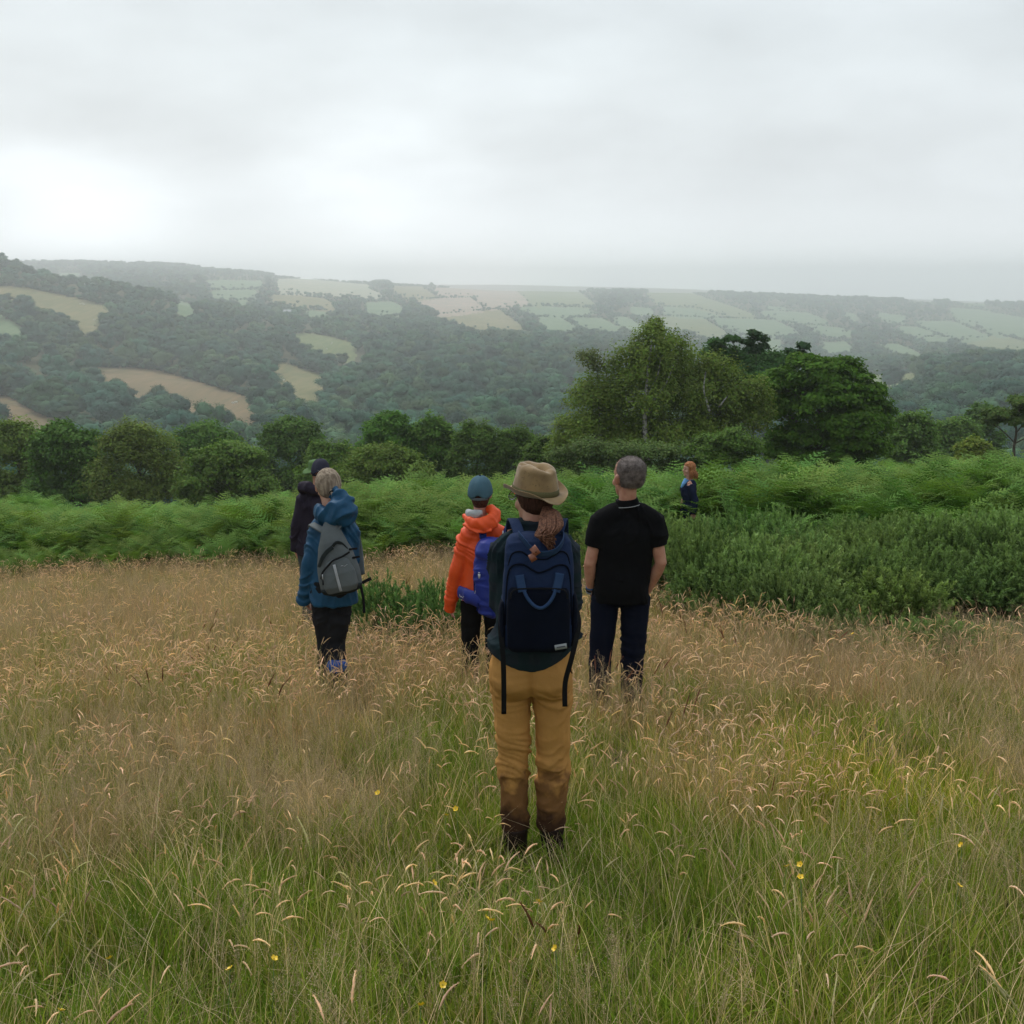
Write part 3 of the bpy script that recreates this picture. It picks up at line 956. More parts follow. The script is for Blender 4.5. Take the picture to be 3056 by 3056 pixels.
def felt_mat():
    m, nt, b = new_mat('worn_felt')
    N, L = nt.nodes, nt.links
    tc = N.new('ShaderNodeTexCoord')
    n1 = N.new('ShaderNodeTexNoise'); n1.inputs['Scale'].default_value = 11; n1.inputs['Detail'].default_value = 7
    L.new(tc.outputs['Object'], n1.inputs['Vector'])
    cr = N.new('ShaderNodeValToRGB')
    cr.color_ramp.elements[0].position = .33; cr.color_ramp.elements[0].color = (.16, .098, .042, 1)
    cr.color_ramp.elements[1].position = .6; cr.color_ramp.elements[1].color = (.27, .175, .075, 1)
    L.new(n1.outputs['Fac'], cr.inputs[0])
    n2 = N.new('ShaderNodeTexNoise'); n2.inputs['Scale'].default_value = 75; n2.inputs['Detail'].default_value = 5; n2.inputs['Roughness'].default_value = .7
    L.new(tc.outputs['Object'], n2.inputs['Vector'])
    c2 = N.new('ShaderNodeValToRGB')
    c2.color_ramp.elements[0].position = .60; c2.color_ramp.elements[0].color = (0, 0, 0, 1)
    c2.color_ramp.elements[1].position = .67; c2.color_ramp.elements[1].color = (1, 1, 1, 1)
    L.new(n2.outputs['Fac'], c2.inputs[0])
    n3 = N.new('ShaderNodeTexNoise'); n3.inputs['Scale'].default_value = 9
    L.new(tc.outputs['Object'], n3.inputs['Vector'])
    c3 = N.new('ShaderNodeMapRange'); c3.inputs['From Min'].default_value = .48; c3.inputs['From Max'].default_value = .62
    L.new(n3.outputs['Fac'], c3.inputs[0])
    mm = N.new('ShaderNodeMath'); mm.operation = 'MULTIPLY'; L.new(c2.outputs[0], mm.inputs[0]); L.new(c3.outputs[0], mm.inputs[1])
    m2 = N.new('ShaderNodeMath'); m2.operation = 'MULTIPLY'; m2.inputs[1].default_value = .85; L.new(mm.outputs[0], m2.inputs[0])
    mx = N.new('ShaderNodeMix'); mx.data_type = 'RGBA'; L.new(m2.outputs[0], mx.inputs['Factor']); L.new(cr.outputs[0], mx.inputs[6]); mx.inputs[7].default_value = (.06, .035, .018, 1)
    L.new(mx.outputs[2], b.inputs['Base Color'])
    b.inputs['Roughness'].default_value = .95; b.inputs['Sheen Weight'].default_value = .25
    bp = N.new('ShaderNodeBump'); bp.inputs['Strength'].default_value = .35; bp.inputs['Distance'].default_value = .003
    L.new(n2.outputs['Fac'], bp.inputs['Height']); L.new(bp.outputs[0], b.inputs['Normal'])
    return m


def top_garment(J, s, w, hem, hemw, sleeve, voxel=.008, wr=None, wristfrac=1.0, extra=(), chest=.105, belly=1.0, colz=None):
    """trunk and sleeves as one garment. w: (waist, chest, shoulder) half widths, hem: height"""
    nk = Vector(J['neck']); pe = Vector(J['pelvis']); ch = Vector(J['chest'])
    sz = (J['shL'][2] + J['shR'][2]) / 2
    rings = [(pe.x, pe.y - .005, hem, hemw[0], hemw[1]), (pe.x, pe.y - .01, hem + .08, hemw[0] * .99, hemw[1]),
             (pe.x * .5 + ch.x * .5, ch.y * .5 + pe.y * .5, (pe.z + ch.z) / 2, w[0], chest * .95 * belly),
             (ch.x, ch.y, ch.z, w[1], chest), (ch.x, ch.y, sz - .055, w[2], chest * .95), (nk.x * .5 + ch.x * .5, ch.y, sz + .005, w[2] * .80, chest * .72),
             (nk.x, nk.y, sz + .035, w[2] * .5, chest * .62), (nk.x, nk.y, (colz or nk.z + .0), .072 * s, .072 * s)]
    # densify
    P = [hloft(rings, 36, 2.3)]
    for q in 'LR':
        sh, el, wr_ = Vector(J['sh' + q]), Vector(J['el' + q]), Vector(J['wr' + q])
        if wristfrac >= 1:
            end = el.lerp(wr_, wristfrac if wristfrac < 2 else 1)
            pts = [sh.lerp(nk, .25), sh, sh.lerp(el, .45), el, el.lerp(end, .5), end]
            rad = [sleeve[0] * .95, sleeve[0], sleeve[0] * .93, sleeve[1], sleeve[1] * .92, sleeve[2]]
        else:
            end = sh.lerp(el, wristfrac)
            pts = [sh.lerp(nk, .25), sh, sh.lerp(end, .5), end]
            rad = [sleeve[0] * .95, sleeve[0], sleeve[0], sleeve[1]]
        P.append(tube(pts, rad, 18))
        a = nk + Vector((0, -.005, -.035)); b = Vector(J['sh' + q]); r0 = sleeve[0]
        P.append(tube([a, a.lerp(b, .5) + Vector((0, 0, .010)), b], [(.062 * s, .070), (r0 * .98, r0 * .98), (r0 * .99, r0 * .99)], 18))
    P += list(extra)
    return fuse(P, voxel, 7, wr)


def leg_garment(J, s, hipw, waist_z, rad, voxel=.008, wr=None, bottom=None, hipd=.12):
    pe = Vector(J['pelvis'])
    P = [hloft([(pe.x, pe.y, waist_z, hipw * .88, hipd * .85), (pe.x, pe.y - .01, pe.z, hipw, hipd), (pe.x, pe.y - .012, pe.z - .06, hipw, hipd * 1.02), (pe.x, pe.y, pe.z - .12, hipw * .9, hipd * .8)], 32, 2.4)]
    for q in 'LR':
        hp, kn, an = Vector(J['hip' + q]), Vector(J['kn' + q]), Vector(J['an' + q])
        b = an if bottom is None else kn.lerp(an, bottom)
        P.append(tube([hp, hp.lerp(kn, .35), hp.lerp(kn, .7), kn, kn.lerp(b, .35), kn.lerp(b, .7), b], rad, 20))
    return fuse(P, voxel, 4, wr)


def build_hat_woman():
    ox, oy = 0.093, 4.13
    g = gz(ox, oy)
    off = -0.859 - g          # keep the figure where the photograph has it, feet on the sod
    root = empty('person', (ox, oy, g))
    tag(root, 'woman in tan felt hat and ochre trousers standing nearest, seen from behind', 'person')
    skin = skin_mat('skin_tan', (.50, .27, .185))
    J = dict(pelvis=(-.012, 0, .93), chest=(0, .02, 1.28), neck=(.0, .02, 1.50), head=(.004, .045, 1.648), yaw=R(42), pitch=R(-4),
             shL=(-.122, .0, 1.432), elL=(-.138, .03, 1.19), wrL=(-.090, .13, 1.435), handL=((.08, -.62, .72), (.1, -.7, -.6), 1, 1.0),
             shR=(.137, .0, 1.432), elR=(.150, .03, 1.19), wrR=(.12, .21, 1.36), handR=((-.25, -.35, .9), (-.3, -.8, -.3), -1, .9),
             hipL=(-.098, 0, .86), knL=(-.085, .01, .46), anL=(-.078, -.01, .09), hipR=(.078, 0, .86), knR=(.083, .02, .46), anR=(.082, .0, .09),
             fdL=(-.15, 1, 0), fdR=(.2, 1, 0), hs=.97)
    body_mesh(J, skin, root)
    # the fingers that hook over the shoulder strap
    face_bits(J, root)
    MAT['felt'] = felt_mat()
    tm = trousers_mat()

    def tw(P, N):
        z = P[:, 2]
        k = np.exp(-((z - .46) / .13) ** 2) * 1.0 + np.exp(-((z - .78) / .06) ** 2) * .5 + np.exp(-((z - .25) / .10) ** 2) * .55 + .10
        d = drape(.017, 3.2, 14, 2, .25, .3, .8)(P, N) * (k + .10) + folds(.003, 9, 9, 6, 4)(P, N)
        # seat: two rounded halves and the centre seam
        seat = np.exp(-((z - .87) / .075) ** 2) * (P[:, 1] < 0)
        d += seat * (.020 * np.exp(-((np.abs(P[:, 0] + .012) - .085) / .06) ** 2) - .014 * np.exp(-((P[:, 0] + .012) / .014) ** 2))
        d -= .006 * np.exp(-((z - (.785 + .25 * (np.abs(P[:, 0] + .012) - .09) ** 2 * 10)) / .008) ** 2) * (P[:, 1] < 0)
        d -= .003 * np.exp(-((np.abs(P[:, 0]) - .175 + (.9 - z) * .05) / .004) ** 2) * (z > .6)
        return d
    t = shape('trousers', leg_garment(J, 1, .176, 1.03, [.088, .080, .072, .068, .064, .060, .061], .0065, tw, .80, .122), tm, root)
    shape('belt_loop', tube([(.150, -.098, .965), (.152, -.101, .935), (.158, -.100, .925)], [.003] * 3, 6), cloth('dark_stitching', (.03, .014, .008)), t)
    boots(J, cloth('muddy_leather', (.022, .013, .010), .6, 300, .5), root, 1.0, .19)
    sh = plaid('dark_plaid_cotton', (.019, .026, .034), (.010, .026, .030))

    def sw(P, N):
        z = P[:, 2]
        arm = (np.abs(P[:, 0]) > .145) & (z > 1.1)
        d = drape(.013, 4, 14, 7, .6)(P, N) * np.where(arm, 1.1, .6) * np.clip((z - .93) / .12, .25, 1)
        return d
    tail = tube([(.12, -.03, 1.10), (.17, -.03, 1.04), (.195, -.035, 1.01)], [(.07, .012), (.05, .010), (.012, .008)], 12, side=(0, .2, 1))
    G = top_garment(J, 1, (.160, .165, .160), .955, (.188, .130), (.064, .059, .046), .0065, sw, 1.0, extra=[tail])
    # curved shirt tail: lower in the middle of the back
    v, f = G
    low = np.clip((1.06 - v[:, 2]) / .13, 0, 1)
    v[:, 2] += low * (.085 * (v[:, 0] / .19) ** 2 + np.where(v[:, 0] > 0, .045 * np.abs(v[:, 0] / .19), 0) - .018)
    st = shape('shirt', (v, f), sh, root)
    shape('collar', fuse([hloft([(0.0, .01, 1.475, .098, .082), (0, .012, 1.50, .088, .074), (.0, .015, 1.535, .078, .068), (.002, .015, 1.556, .082, .070)], 28)], .006, 3, folds(.006, 12, 12, 14, 5)), sh, st)
    # ---- hat
    hm = Matrix.Translation((.002, .030, 1.650)) @ Matrix.Rotation(R(42), 4, 'Z') @ Matrix.Rotation(R(5), 4, 'X') @ Matrix.Diagonal((.98, .98, 1.0, 1))
    n = 72
    V = []; F = []
    prof = []
    for i in range(9): prof.append(('b', i / 8))          # brim, outside to the crown
    for i in range(1, 13): prof.append(('c', i / 12))     # crown wall
    for i in range(1, 9): prof.append(('t', i / 8))       # top, inwards
    for kind, t in prof:
        for k in range(n):
            a = 2 * math.pi * k / n
            ca, sa = math.cos(a), math.sin(a)
            ex, ey = .088, .106
            if kind == 'b':
                w = (1 - t)
                bw = .034 + .010 * abs(sa)
                x = (ex + bw * w) * ca; y = (ey + bw * w) * sa
                z = .020 + .036 * (w ** 1.6) * abs(ca) ** 1.5 - .016 * w ** 1.3 * max(0, -sa) ** 2 - .010 * w * max(0, sa) ** 2
                z += .006 * math.sin(5 * a + 1) * w
            elif kind == 'c':
                x = ex * ca * (1 - .16 * t ** 1.5); y = ey * sa * (1 - .18 * t ** 1.4)
                z = .020 + .103 * t + .008 * sa * t
                pin = math.exp(-((ca * 1.0) / .9) ** 2)
                front = max(0, sa) ** 3
                x *= 1 - .22 * front * t ** 2 * 0 - .20 * t ** 2 * max(0, sa) ** 1.5
            else:
                u = 1 - t
                x = ex * .84 * ca * u * (1 - .20 * max(0, sa) ** 1.5); y = ey * .82 * sa * u
                z = .123 + .008 * sa + .018 * math.sqrt(max(0, 1 - u * u)) * 1.0
                z -= .027 * math.exp(-(x / .020) ** 2) * (1 - u ** 4) * (1.0 if y > -.05 else .6)
                z -= .018 * math.exp(-((abs(x) - .040) / .016) ** 2) * math.exp(-((y - .045) / .03) ** 2)
            d = .0025 * mnoise.noise((x * 30, y * 30, z * 30 + 3))
            V.append(Vector((x + d * ca, y + d * sa, z + d)))
    m_ = len(prof)
    for i in range(m_ - 1):
        for k in range(n):
            a, b = i * n + k, i * n + (k + 1) % n
            F.append((a, b, b + n, a + n))
    hat = shape('hat', xf((V, F), hm), MAT['felt'], root)
    md = hat.modifiers.new('t', 'SOLIDIFY'); md.thickness = .0035; md.offset = 0
    ss = hat.modifiers.new('s', 'SUBSURF'); ss.levels = 1; ss.render_levels = 1
    V = []; F = []
    for j, zz in enumerate((.021, .023, .044, .046)):
        for k in range(n):
            a = 2 * math.pi * k / n; t = (zz - .02) / .103
            e = .0045 if 0 < j < 3 else .002
            V.append(Vector(((.088 * (1 - .16 * t ** 1.5) + e) * math.cos(a), (.106 * (1 - .18 * t ** 1.4) + e) * math.sin(a), zz + .004 * math.sin(a) * t)))
    for j in range(3):
        for k in range(n):
            a, b = j * n + k, j * n + (k + 1) % n
            F.append((a, b, b + n, a + n))
    hb = shape('hat_band', xf((V, F), hm), cloth('olive_ribbon', (.105, .092, .042), .7, 1500, .3), hat)
    bow = [tube([(-.084, -.052, .026), (-.088, -.030, .030), (-.092, -.006, .030)], [(.013, .004), (.014, .005), (.012, .003)], 10, side=(0, 0, 1), exp=4)]
    shape('ribbon_bow', xf(merge(bow), hm), cloth('olive_ribbon_dark', (.075, .068, .035), .7, 1500, .3), hat)
    # ---- hair
    hr = hair_mat('auburn_hair', (.055, .022, .013), (.155, .070, .040), (110, 110, 14))
    hs = [hloft([(.014, .006, 1.585, .040, .035), (.010, .010, 1.61, .066, .062), (.008, .018, 1.65, .080, .080), (.006, .025, 1.69, .080, .086), (.005, .03, 1.73, .06, .07)], 26)]
    hair = shape('hair', fuse(hs, .006, 3, folds(.003, 30, 30, 6, 2)), hair_mat('dark_auburn_hair', (.030, .012, .008), (.075, .032, .020), (150, 150, 14)), root)
    rr = random.Random(3)
    cur = []
    for i in range(150):
        a = rr.uniform(0, 6.28); q = math.sqrt(rr.random())
        wx, wy = .036 * q * math.cos(a), .030 * q * math.sin(a)
        end = 1.455 + rr.uniform(-.03, .05) + abs(wx) * .9
        sw_ = rr.uniform(.3, 1)
        cur.append([(.044 + wx * .25, -.045 + wy * .2, 1.625), (.058 + wx * .9, -.085 + wy * .6, 1.612), (.060 + wx * 1.2, -.130 + wy, 1.600), (.054 + wx * 1.3 + .006 * sw_, -.190 + wy * .8, 1.575), (.046 + wx * 1.05 - .014 * sw_, -.235 + wy * .6, 1.548), (.052 + wx * .45 + .014 * sw_, -.255 + wy * .5, end + .055)])
    for i in range(0):   # loose locks looping across
        s0 = rr.uniform(-.03, .0); zz = 1.50 + .022 * i
        cur.append([(.095, -.118, zz + .05), (.06, -.135, zz + .018), (.024 + s0, -.125, zz), (.010 + s0, -.10, zz + .006)])
    strands('ponytail', cur, .0052, hr, hair)
    # ---- glasses: the left lens shows past the cheek
    HM = Matrix.Translation(Vector(J['head'])) @ Matrix.Rotation(J['yaw'], 4, 'Z') @ Matrix.Rotation(J['pitch'], 4, 'X')
    gp = []
    for sx in (-1, 1):
        c = Vector((sx * .031, .108, -.002))
        gp.append(tube([c + Vector((.022 * math.cos(a), -.012 * abs(math.cos(a)) * 0, .018 * math.sin(a))) for a in lin(0, 6.283, 20)], [.0016] * 20, 6))
        gp.append(tube([c + Vector((sx * .022, 0, .004)), Vector((sx * .074, .07, .006)), Vector((sx * .078, .0, .006))], [.0015] * 3, 6))
    gp.append(tube([(-.009, .108, 0), (.009, .108, 0)], [.0015] * 2, 6))
    gm, nt, b = new_mat('dark_wire'); b.inputs['Base Color'].default_value = (.02, .02, .02, 1); b.inputs['Metallic'].default_value = .6; b.inputs['Roughness'].default_value = .35
    gl = shape('glasses', xf(merge(gp), HM), gm, root)
    lm, nt, b = new_mat('lens'); b.inputs['Base Color'].default_value = (.9, .93, .9, 1); b.inputs['Transmission Weight'].default_value = 1; b.inputs['Roughness'].default_value = .02; b.inputs['IOR'].default_value = 1.3
    for sx in (-1, 1):
        shape('lens', xf(ellipsoid((sx * .031, .108, -.002), (.021, .0012, .017)), HM), lm, gl)
    # ---- backpack: a thing of its own
    bp = empty('backpack', (ox + .012, oy - .185, g + 1.092))
    bp.scale = (.89, .9, .93)
    tag(bp, 'large navy canvas backpack with leather tag worn by the hatted woman', 'backpack')
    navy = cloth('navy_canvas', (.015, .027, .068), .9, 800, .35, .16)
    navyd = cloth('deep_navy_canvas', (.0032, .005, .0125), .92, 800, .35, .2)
    web = cloth('blue_webbing', (.024, .050, .115), .8, 1400, .35)
    blk = MAT['black_web']

    def bagw(P, N):
        return drape(.007, 4, 10, 11, .5)(P, N) + folds(.0015, 17, 17, 13, 12)(P, N)
    B = fuse([hloft([(0, 0, -.02, .150, .070, 3), (0, 0, .0, .163, .082, 3.5), (0, 0, .10, .166, .088, 4), (0, 0, .28, .160, .084, 4), (0, .004, .40, .153, .074, 4), (0, .012, .455, .145, .062, 3.6), (0, .02, .478, .128, .045, 3), (0, .024, .486, .09, .025, 2.5)], 48)], .006, 4, bagw)
    shape('bag_body', B, navy, bp)
    # front pocket panel, darker
    PK = fuse([hloft([(0, -.066, -.012, .125, .034, 3.5), (0, -.072, .01, .138, .042, 4), (0, -.074, .14, .140, .044, 4.5), (0, -.070, .255, .136, .038, 4), (0, -.066, .272, .122, .028, 3)], 44)], .006, 3, folds(.004, 6, 6, 7, 21))
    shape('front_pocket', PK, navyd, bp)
    # seams: raised arcs round the opening
    def yb(x, z):
        i = min(1, max(0, z / .47)); w = .160 - .012 * i; d = .088 - .02 * max(0, (i - .6) / .4)
        return -d * max(0, 1 - abs(x / w) ** 4) ** .25
    arc = [(-.148, .10), (-.143, .25), (-.135, .33), (-.115, .365), (-.07, .372), (-.03, .350), (0, .338), (.04, .350), (.08, .368), (.118, .365), (.136, .33), (.143, .25), (.147, .10)]
    sp = smooth_path([(x, yb(x, z) - .003, z) for x, z in arc], 5)
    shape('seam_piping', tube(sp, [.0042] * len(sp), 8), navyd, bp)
    arc = [(-.135, .36), (-.118, .412), (-.08, .425), (-.045, .405), (-.02, .395), (.03, .392), (.06, .405), (.095, .425), (.125, .41), (.138, .36)]
    sp = smooth_path([(x, yb(x, z) + .006, z) for x, z in arc], 5)
    shape('seam_piping', tube(sp, [.0036] * len(sp), 8), navyd, bp)
    zp = smooth_path([(-.125, -.112, .232), (-.118, -.116, .262), (-.09, -.112, .274), (0, -.110, .275), (.09, -.112, .274), (.118, -.116, .262), (.125, -.112, .232)], 5)
    shape('zip', tube(zp, [.0035] * len(zp), 8), blk, bp)
    # top carry handles falling to the back
    rib_strap('handle', smooth_path([(-.082, .020, .470), (-.088, -.015, .487), (-.070, -.066, .478), (-.042, -.090, .450), (-.012, -.099, .428), (.030, -.100, .424), (.075, -.095, .436), (.104, -.068, .466), (.110, -.015, .486), (.100, .020, .475)], 5), .032, .004, web, bp, side=(0, -.5, 1))
    # lower grab loop
    rib_strap('handle', smooth_path([(-.085, -.094, .330), (-.078, -.103, .29), (-.072, -.112, .262)], 5), .038, .004, web, bp, side=(1, 0, 0))
    rib_strap('handle', smooth_path([(.092, -.094, .338), (.084, -.103, .295), (.074, -.112, .262)], 5), .038, .004, web, bp, side=(1, 0, 0))
    sp = smooth_path([(-.066, -.113, .268), (-.048, -.126, .235), (-.018, -.133, .206), (.012, -.134, .198), (.040, -.132, .215), (.062, -.124, .245), (.072, -.113, .272)], 6)
    shape('handle', tube(sp, [.0075] * len(sp), 10), web, bp)
    # leather tag folded over the handle
    lea, nt, b = new_mat('brown_leather'); b.inputs['Base Color'].default_value = (.20, .062, .028, 1); b.inputs['Roughness'].default_value = .45
    tg = [tube([(-.030, -.101, .453), (-.016, -.110, .437), (-.006, -.114, .423)], [(.016, .003)] * 3, 10, side=(.75, 0, .66), exp=6),
          tube([(-.036, -.104, .423), (-.030, -.114, .413), (-.020, -.114, .397)], [(.014, .003)] * 3, 10, side=(.9, 0, .35), exp=6)]
    lt = shape('leather_tag', merge(tg), lea, bp)
    shape('rivet', ellipsoid((-.014, -.1155, .435), (.0028, .002, .0028)), MAT['black_web'], lt)
    # maker's patch: pale border, illegible line of print
    q = Matrix.Translation((.098, -.121, .022)) @ Matrix.Rotation(R(10), 4, 'Y').inverted()
    lb = shape('label_patch', xf(hloft([(0, 0, -.0115, .027, .0012, 6), (0, 0, .0115, .027, .0012, 6)], 16), q), cloth('grey_label', (.27, .28, .29), .8, 900, .1), bp)
    pr = []
    for x0, x1, z in ((-.018, -.013, 0), (-.011, -.008, 0), (-.0065, -.002, 0), (-.0005, .003, 0), (.0045, .008, 0), (.0095, .013, 0), (.0145, .018, 0)):
        pr.append(hloft([((x0 + x1) / 2, -.0015, z - .0022, (x1 - x0) / 2, .0008, 5), ((x0 + x1) / 2, -.0015, z + .0022, (x1 - x0) / 2, .0008, 5)], 8))
    shape('lettering', xf(merge(pr), q), navyd, lb)
    # shoulder straps over the front, adjusting straps hanging far down
    for sx, xb, zb, xt, xm in ((-1, -.155, -.31, -.166, -.158), (1, .123, -.275, .176, .150)):
        rib_strap('shoulder_strap', smooth_path([(sx * .085, .030, .475), (sx * .105, .10, .515), (sx * .118, .20, .50), (sx * .125, .285, .40), (sx * .13, .28, .25), (sx * .15, .18, .12), (sx * .16, .075, .05)], 5), .050, .010, navy, bp, side=(1, 0, 0))
        rib_strap('strap_tail', smooth_path([(xt, .0, .14), (xt * 1.02, -.055, .09), (xm, -.082, -.04), (xb * 1.0, -.065, -.16), (xb, -.058, zb)], 6), .0235, .003, blk, bp, side=(1, 0, .02))
    sd_ = tube([(.158, -.02, .23), (.162, -.02, .18), (.162, -.02, .10), (.154, -.02, .0)], [(.010, .04), (.016, .05), (.018, .055), (.010, .05)], 14, side=(1, 0, 0))
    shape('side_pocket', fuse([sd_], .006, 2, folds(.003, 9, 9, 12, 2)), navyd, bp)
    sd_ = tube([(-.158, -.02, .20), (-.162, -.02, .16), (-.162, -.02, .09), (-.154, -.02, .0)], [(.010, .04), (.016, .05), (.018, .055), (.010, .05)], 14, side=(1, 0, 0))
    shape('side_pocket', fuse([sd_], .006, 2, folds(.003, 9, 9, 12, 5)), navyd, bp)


# ------------------------------------------------------------------ person 2: black polo shirt
def build_polo_man():
    ox, oy = .721, 6.5
    g = gz(ox, oy)
    root = empty('person', (ox, oy, g))
    tag(root, 'grey haired man in black polo shirt and dark jeans, hands in pockets', 'person')
    top = 1.792 - (g + 1.24)
    s = top / 1.80
    skin = skin_mat('skin_ruddy', (.47, .245, .165))
    J = dict(pelvis=(-.002, .0, .94), chest=(.022, .01, 1.28), neck=(.028, .02, 1.50), head=(.030, .03, 1.678), yaw=R(28), pitch=R(0),
             shL=(-.145, .0, 1.385), elL=(-.216, -.02, 1.10), wrL=(-.200, .06, .89), handL=((.35, .35, -.86), (1, 0, .3), -1, .5),
             shR=(.198, .0, 1.385), elR=(.254, -.035, 1.11), wrR=(.180, .05, .89), handR=((-.35, .35, -.86), (-1, 0, .3), 1, .5),
             hipL=(-.105, .0, .88), knL=(-.128, .02, .48), anL=(-.135, .0, .09), hipR=(.10, .0, .88), knR=(.090, .02, .48), anR=(.085, .0, .09),
             fdL=(-.35, 1, 0), fdR=(.3, 1, 0), hs=1.06)
    J = {k: (tuple(c * s for c in v) if isinstance(v, tuple) and len(v) == 3 and all(isinstance(c, float) or isinstance(c, int) for c in v) and not k.startswith('fd') else v) for k, v in J.items()}
    body_mesh(J, skin, root, s * 1.1, .008)
    # forearms heavier than the body helper gives
    face_bits(J, root, s)
    jean = cloth('dark_denim', (.004, .0058, .0155), .9, 900, .3, .2)
    blk = cloth('black_pique', (.0042, .0042, .005), .95, 1100, .3, .1, spec=.12)

    def tw(P, N):
        z = P[:, 2]
        k = np.exp(-((z - .5) / .16) ** 2) * .9 + .3
        return drape(.014, 3.4, 14, 12, .3)(P, N) * k
    shape('jeans', leg_garment(J, s, .170 * s, 1.03 * s, [.098 * s, .094 * s, .088 * s, .082 * s, .078 * s, .074 * s, .074 * s], .009, tw, .92, .108), jean, root)
    boots(J, cloth('brown_boot', (.04, .024, .014), .6, 300, .5), root, s, .14)
    nk = Vector(J['neck'])
    G = top_garment(J, s, (.188 * s, .196 * s, .200 * s), .845 * s, (.188 * s, .132), (.082 * s, .069 * s), .008, lambda P, N: drape(.011, 3, 10, 31, .7)(P, N), .60, chest=.125, belly=1.05)
    ps = shape('polo_shirt', G, blk, root)
    cm = xf(hloft([(0, 0, -.02, .085, .078), (0, 0, .0, .080, .074), (0, 0, .022, .073, .068), (0, 0, .032, .071, .066)], 30), Matrix.Translation(nk + Vector((-.002, -.004, .004))) @ Matrix.Rotation(R(-7), 4, 'Y'))
    cl = shape('collar', cm, blk, ps)
    rg = [Vector((.0885 * math.cos(a), .0815 * math.sin(a), -.012)) for a in lin(0, 6.2832, 40)]
    M = Matrix.Translation(nk + Vector((-.002, -.004, .008))) @ Matrix.Rotation(R(-7), 4, 'Y')
    shape('collar_stripe', tube([M @ p for p in rg], [.0022] * 40, 6), MAT['white_print'], cl)
    # hair: close cropped, grey at the sides
    hm, nt, b = new_mat('cropped_grey_hair')
    N, L = nt.nodes, nt.links
    tc = N.new('ShaderNodeTexCoord'); n1 = N.new('ShaderNodeTexNoise'); n1.inputs['Scale'].default_value = 28; n1.inputs['Detail'].default_value = 8; n1.inputs['Roughness'].default_value = .75
    L.new(tc.outputs['Object'], n1.inputs['Vector'])
    cr = N.new('ShaderNodeValToRGB'); cr.color_ramp.elements[0].position = .36; cr.color_ramp.elements[0].color = (.055, .040, .036, 1)
    cr.color_ramp.elements[1].position = .66; cr.color_ramp.elements[1].color = (.22, .18, .165, 1)
    L.new(n1.outputs['Fac'], cr.inputs[0]); L.new(cr.outputs[0], b.inputs['Base Color']); b.inputs['Roughness'].default_value = .8
    n2 = N.new('ShaderNodeTexNoise'); n2.inputs['Scale'].default_value = 400; L.new(tc.outputs['Object'], n2.inputs['Vector'])
    bp_ = N.new('ShaderNodeBump'); bp_.inputs['Strength'].default_value = .7; bp_.inputs['Distance'].default_value = .004
    L.new(n2.outputs['Fac'], bp_.inputs['Height']); L.new(bp_.outputs[0], b.inputs['Normal'])
    k = s * J['hs'] * 1.1 / 1.0
    HM = Matrix.Translation(Vector(J['head'])) @ Matrix.Rotation(J['yaw'], 4, 'Z')
    sk = []
    for z, rx, ry, cy in SKULL[3:]:
        e = .004
        sk.append((0, (cy - .020 - (.016 if z < .0 else 0)) * k, (z + .006) * k, (rx + e - (.006 if z < -.03 else 0)) * k, (ry + e - (.012 if z < 0 else 0)) * k))
    hair = shape('hair', fuse([xf(hloft(sk, 30), HM)], .006, 3), hm, root)
    # fuzz: short tapered hairs standing off the scalp
    me = hair.data; nv = len(me.vertices)
    co = np.empty(nv * 3); me.vertices.foreach_get('co', co); co = co.reshape(-1, 3)
    nn = np.empty(nv * 3, dtype=np.float32); me.vertices.foreach_get('normal', nn); nn = nn.reshape(-1, 3)
    idx = RNG.integers(0, nv, 9000)
    p = co[idx] + RNG.normal(0, .002, (9000, 3)); d = nn[idx] * .007 + RNG.normal(0, .0025, (9000, 3)) + np.array([0, 0, -.001])
    w = np.cross(d, RNG.normal(0, 1, (9000, 3))); w /= np.linalg.norm(w, axis=1, keepdims=True); w *= .0007
    V = np.stack([p - w, p + w, p + d], 1).reshape(-1, 3)
    add('hair_fuzz', tri_mesh('hair_fuzz', V, np.arange(27000).reshape(-1, 3), hm), hair)
    # wristband and watch on the left wrist
    w1 = Vector(J['wrL']); e1 = Vector(J['elL']); d = (w1 - e1).normalized()
    for o_, c in ((.02, (.03, .10, .22)), (.0, (.01, .012, .015)), (-.014, (.25, .27, .28))):
        c0 = w1 - d * (.012 + o_)
        shape('wristband', tube([c0 - d * .006, c0 + d * .006], [.034 * s] * 2, 18), cloth('band', c, .6, 900, .1), root)


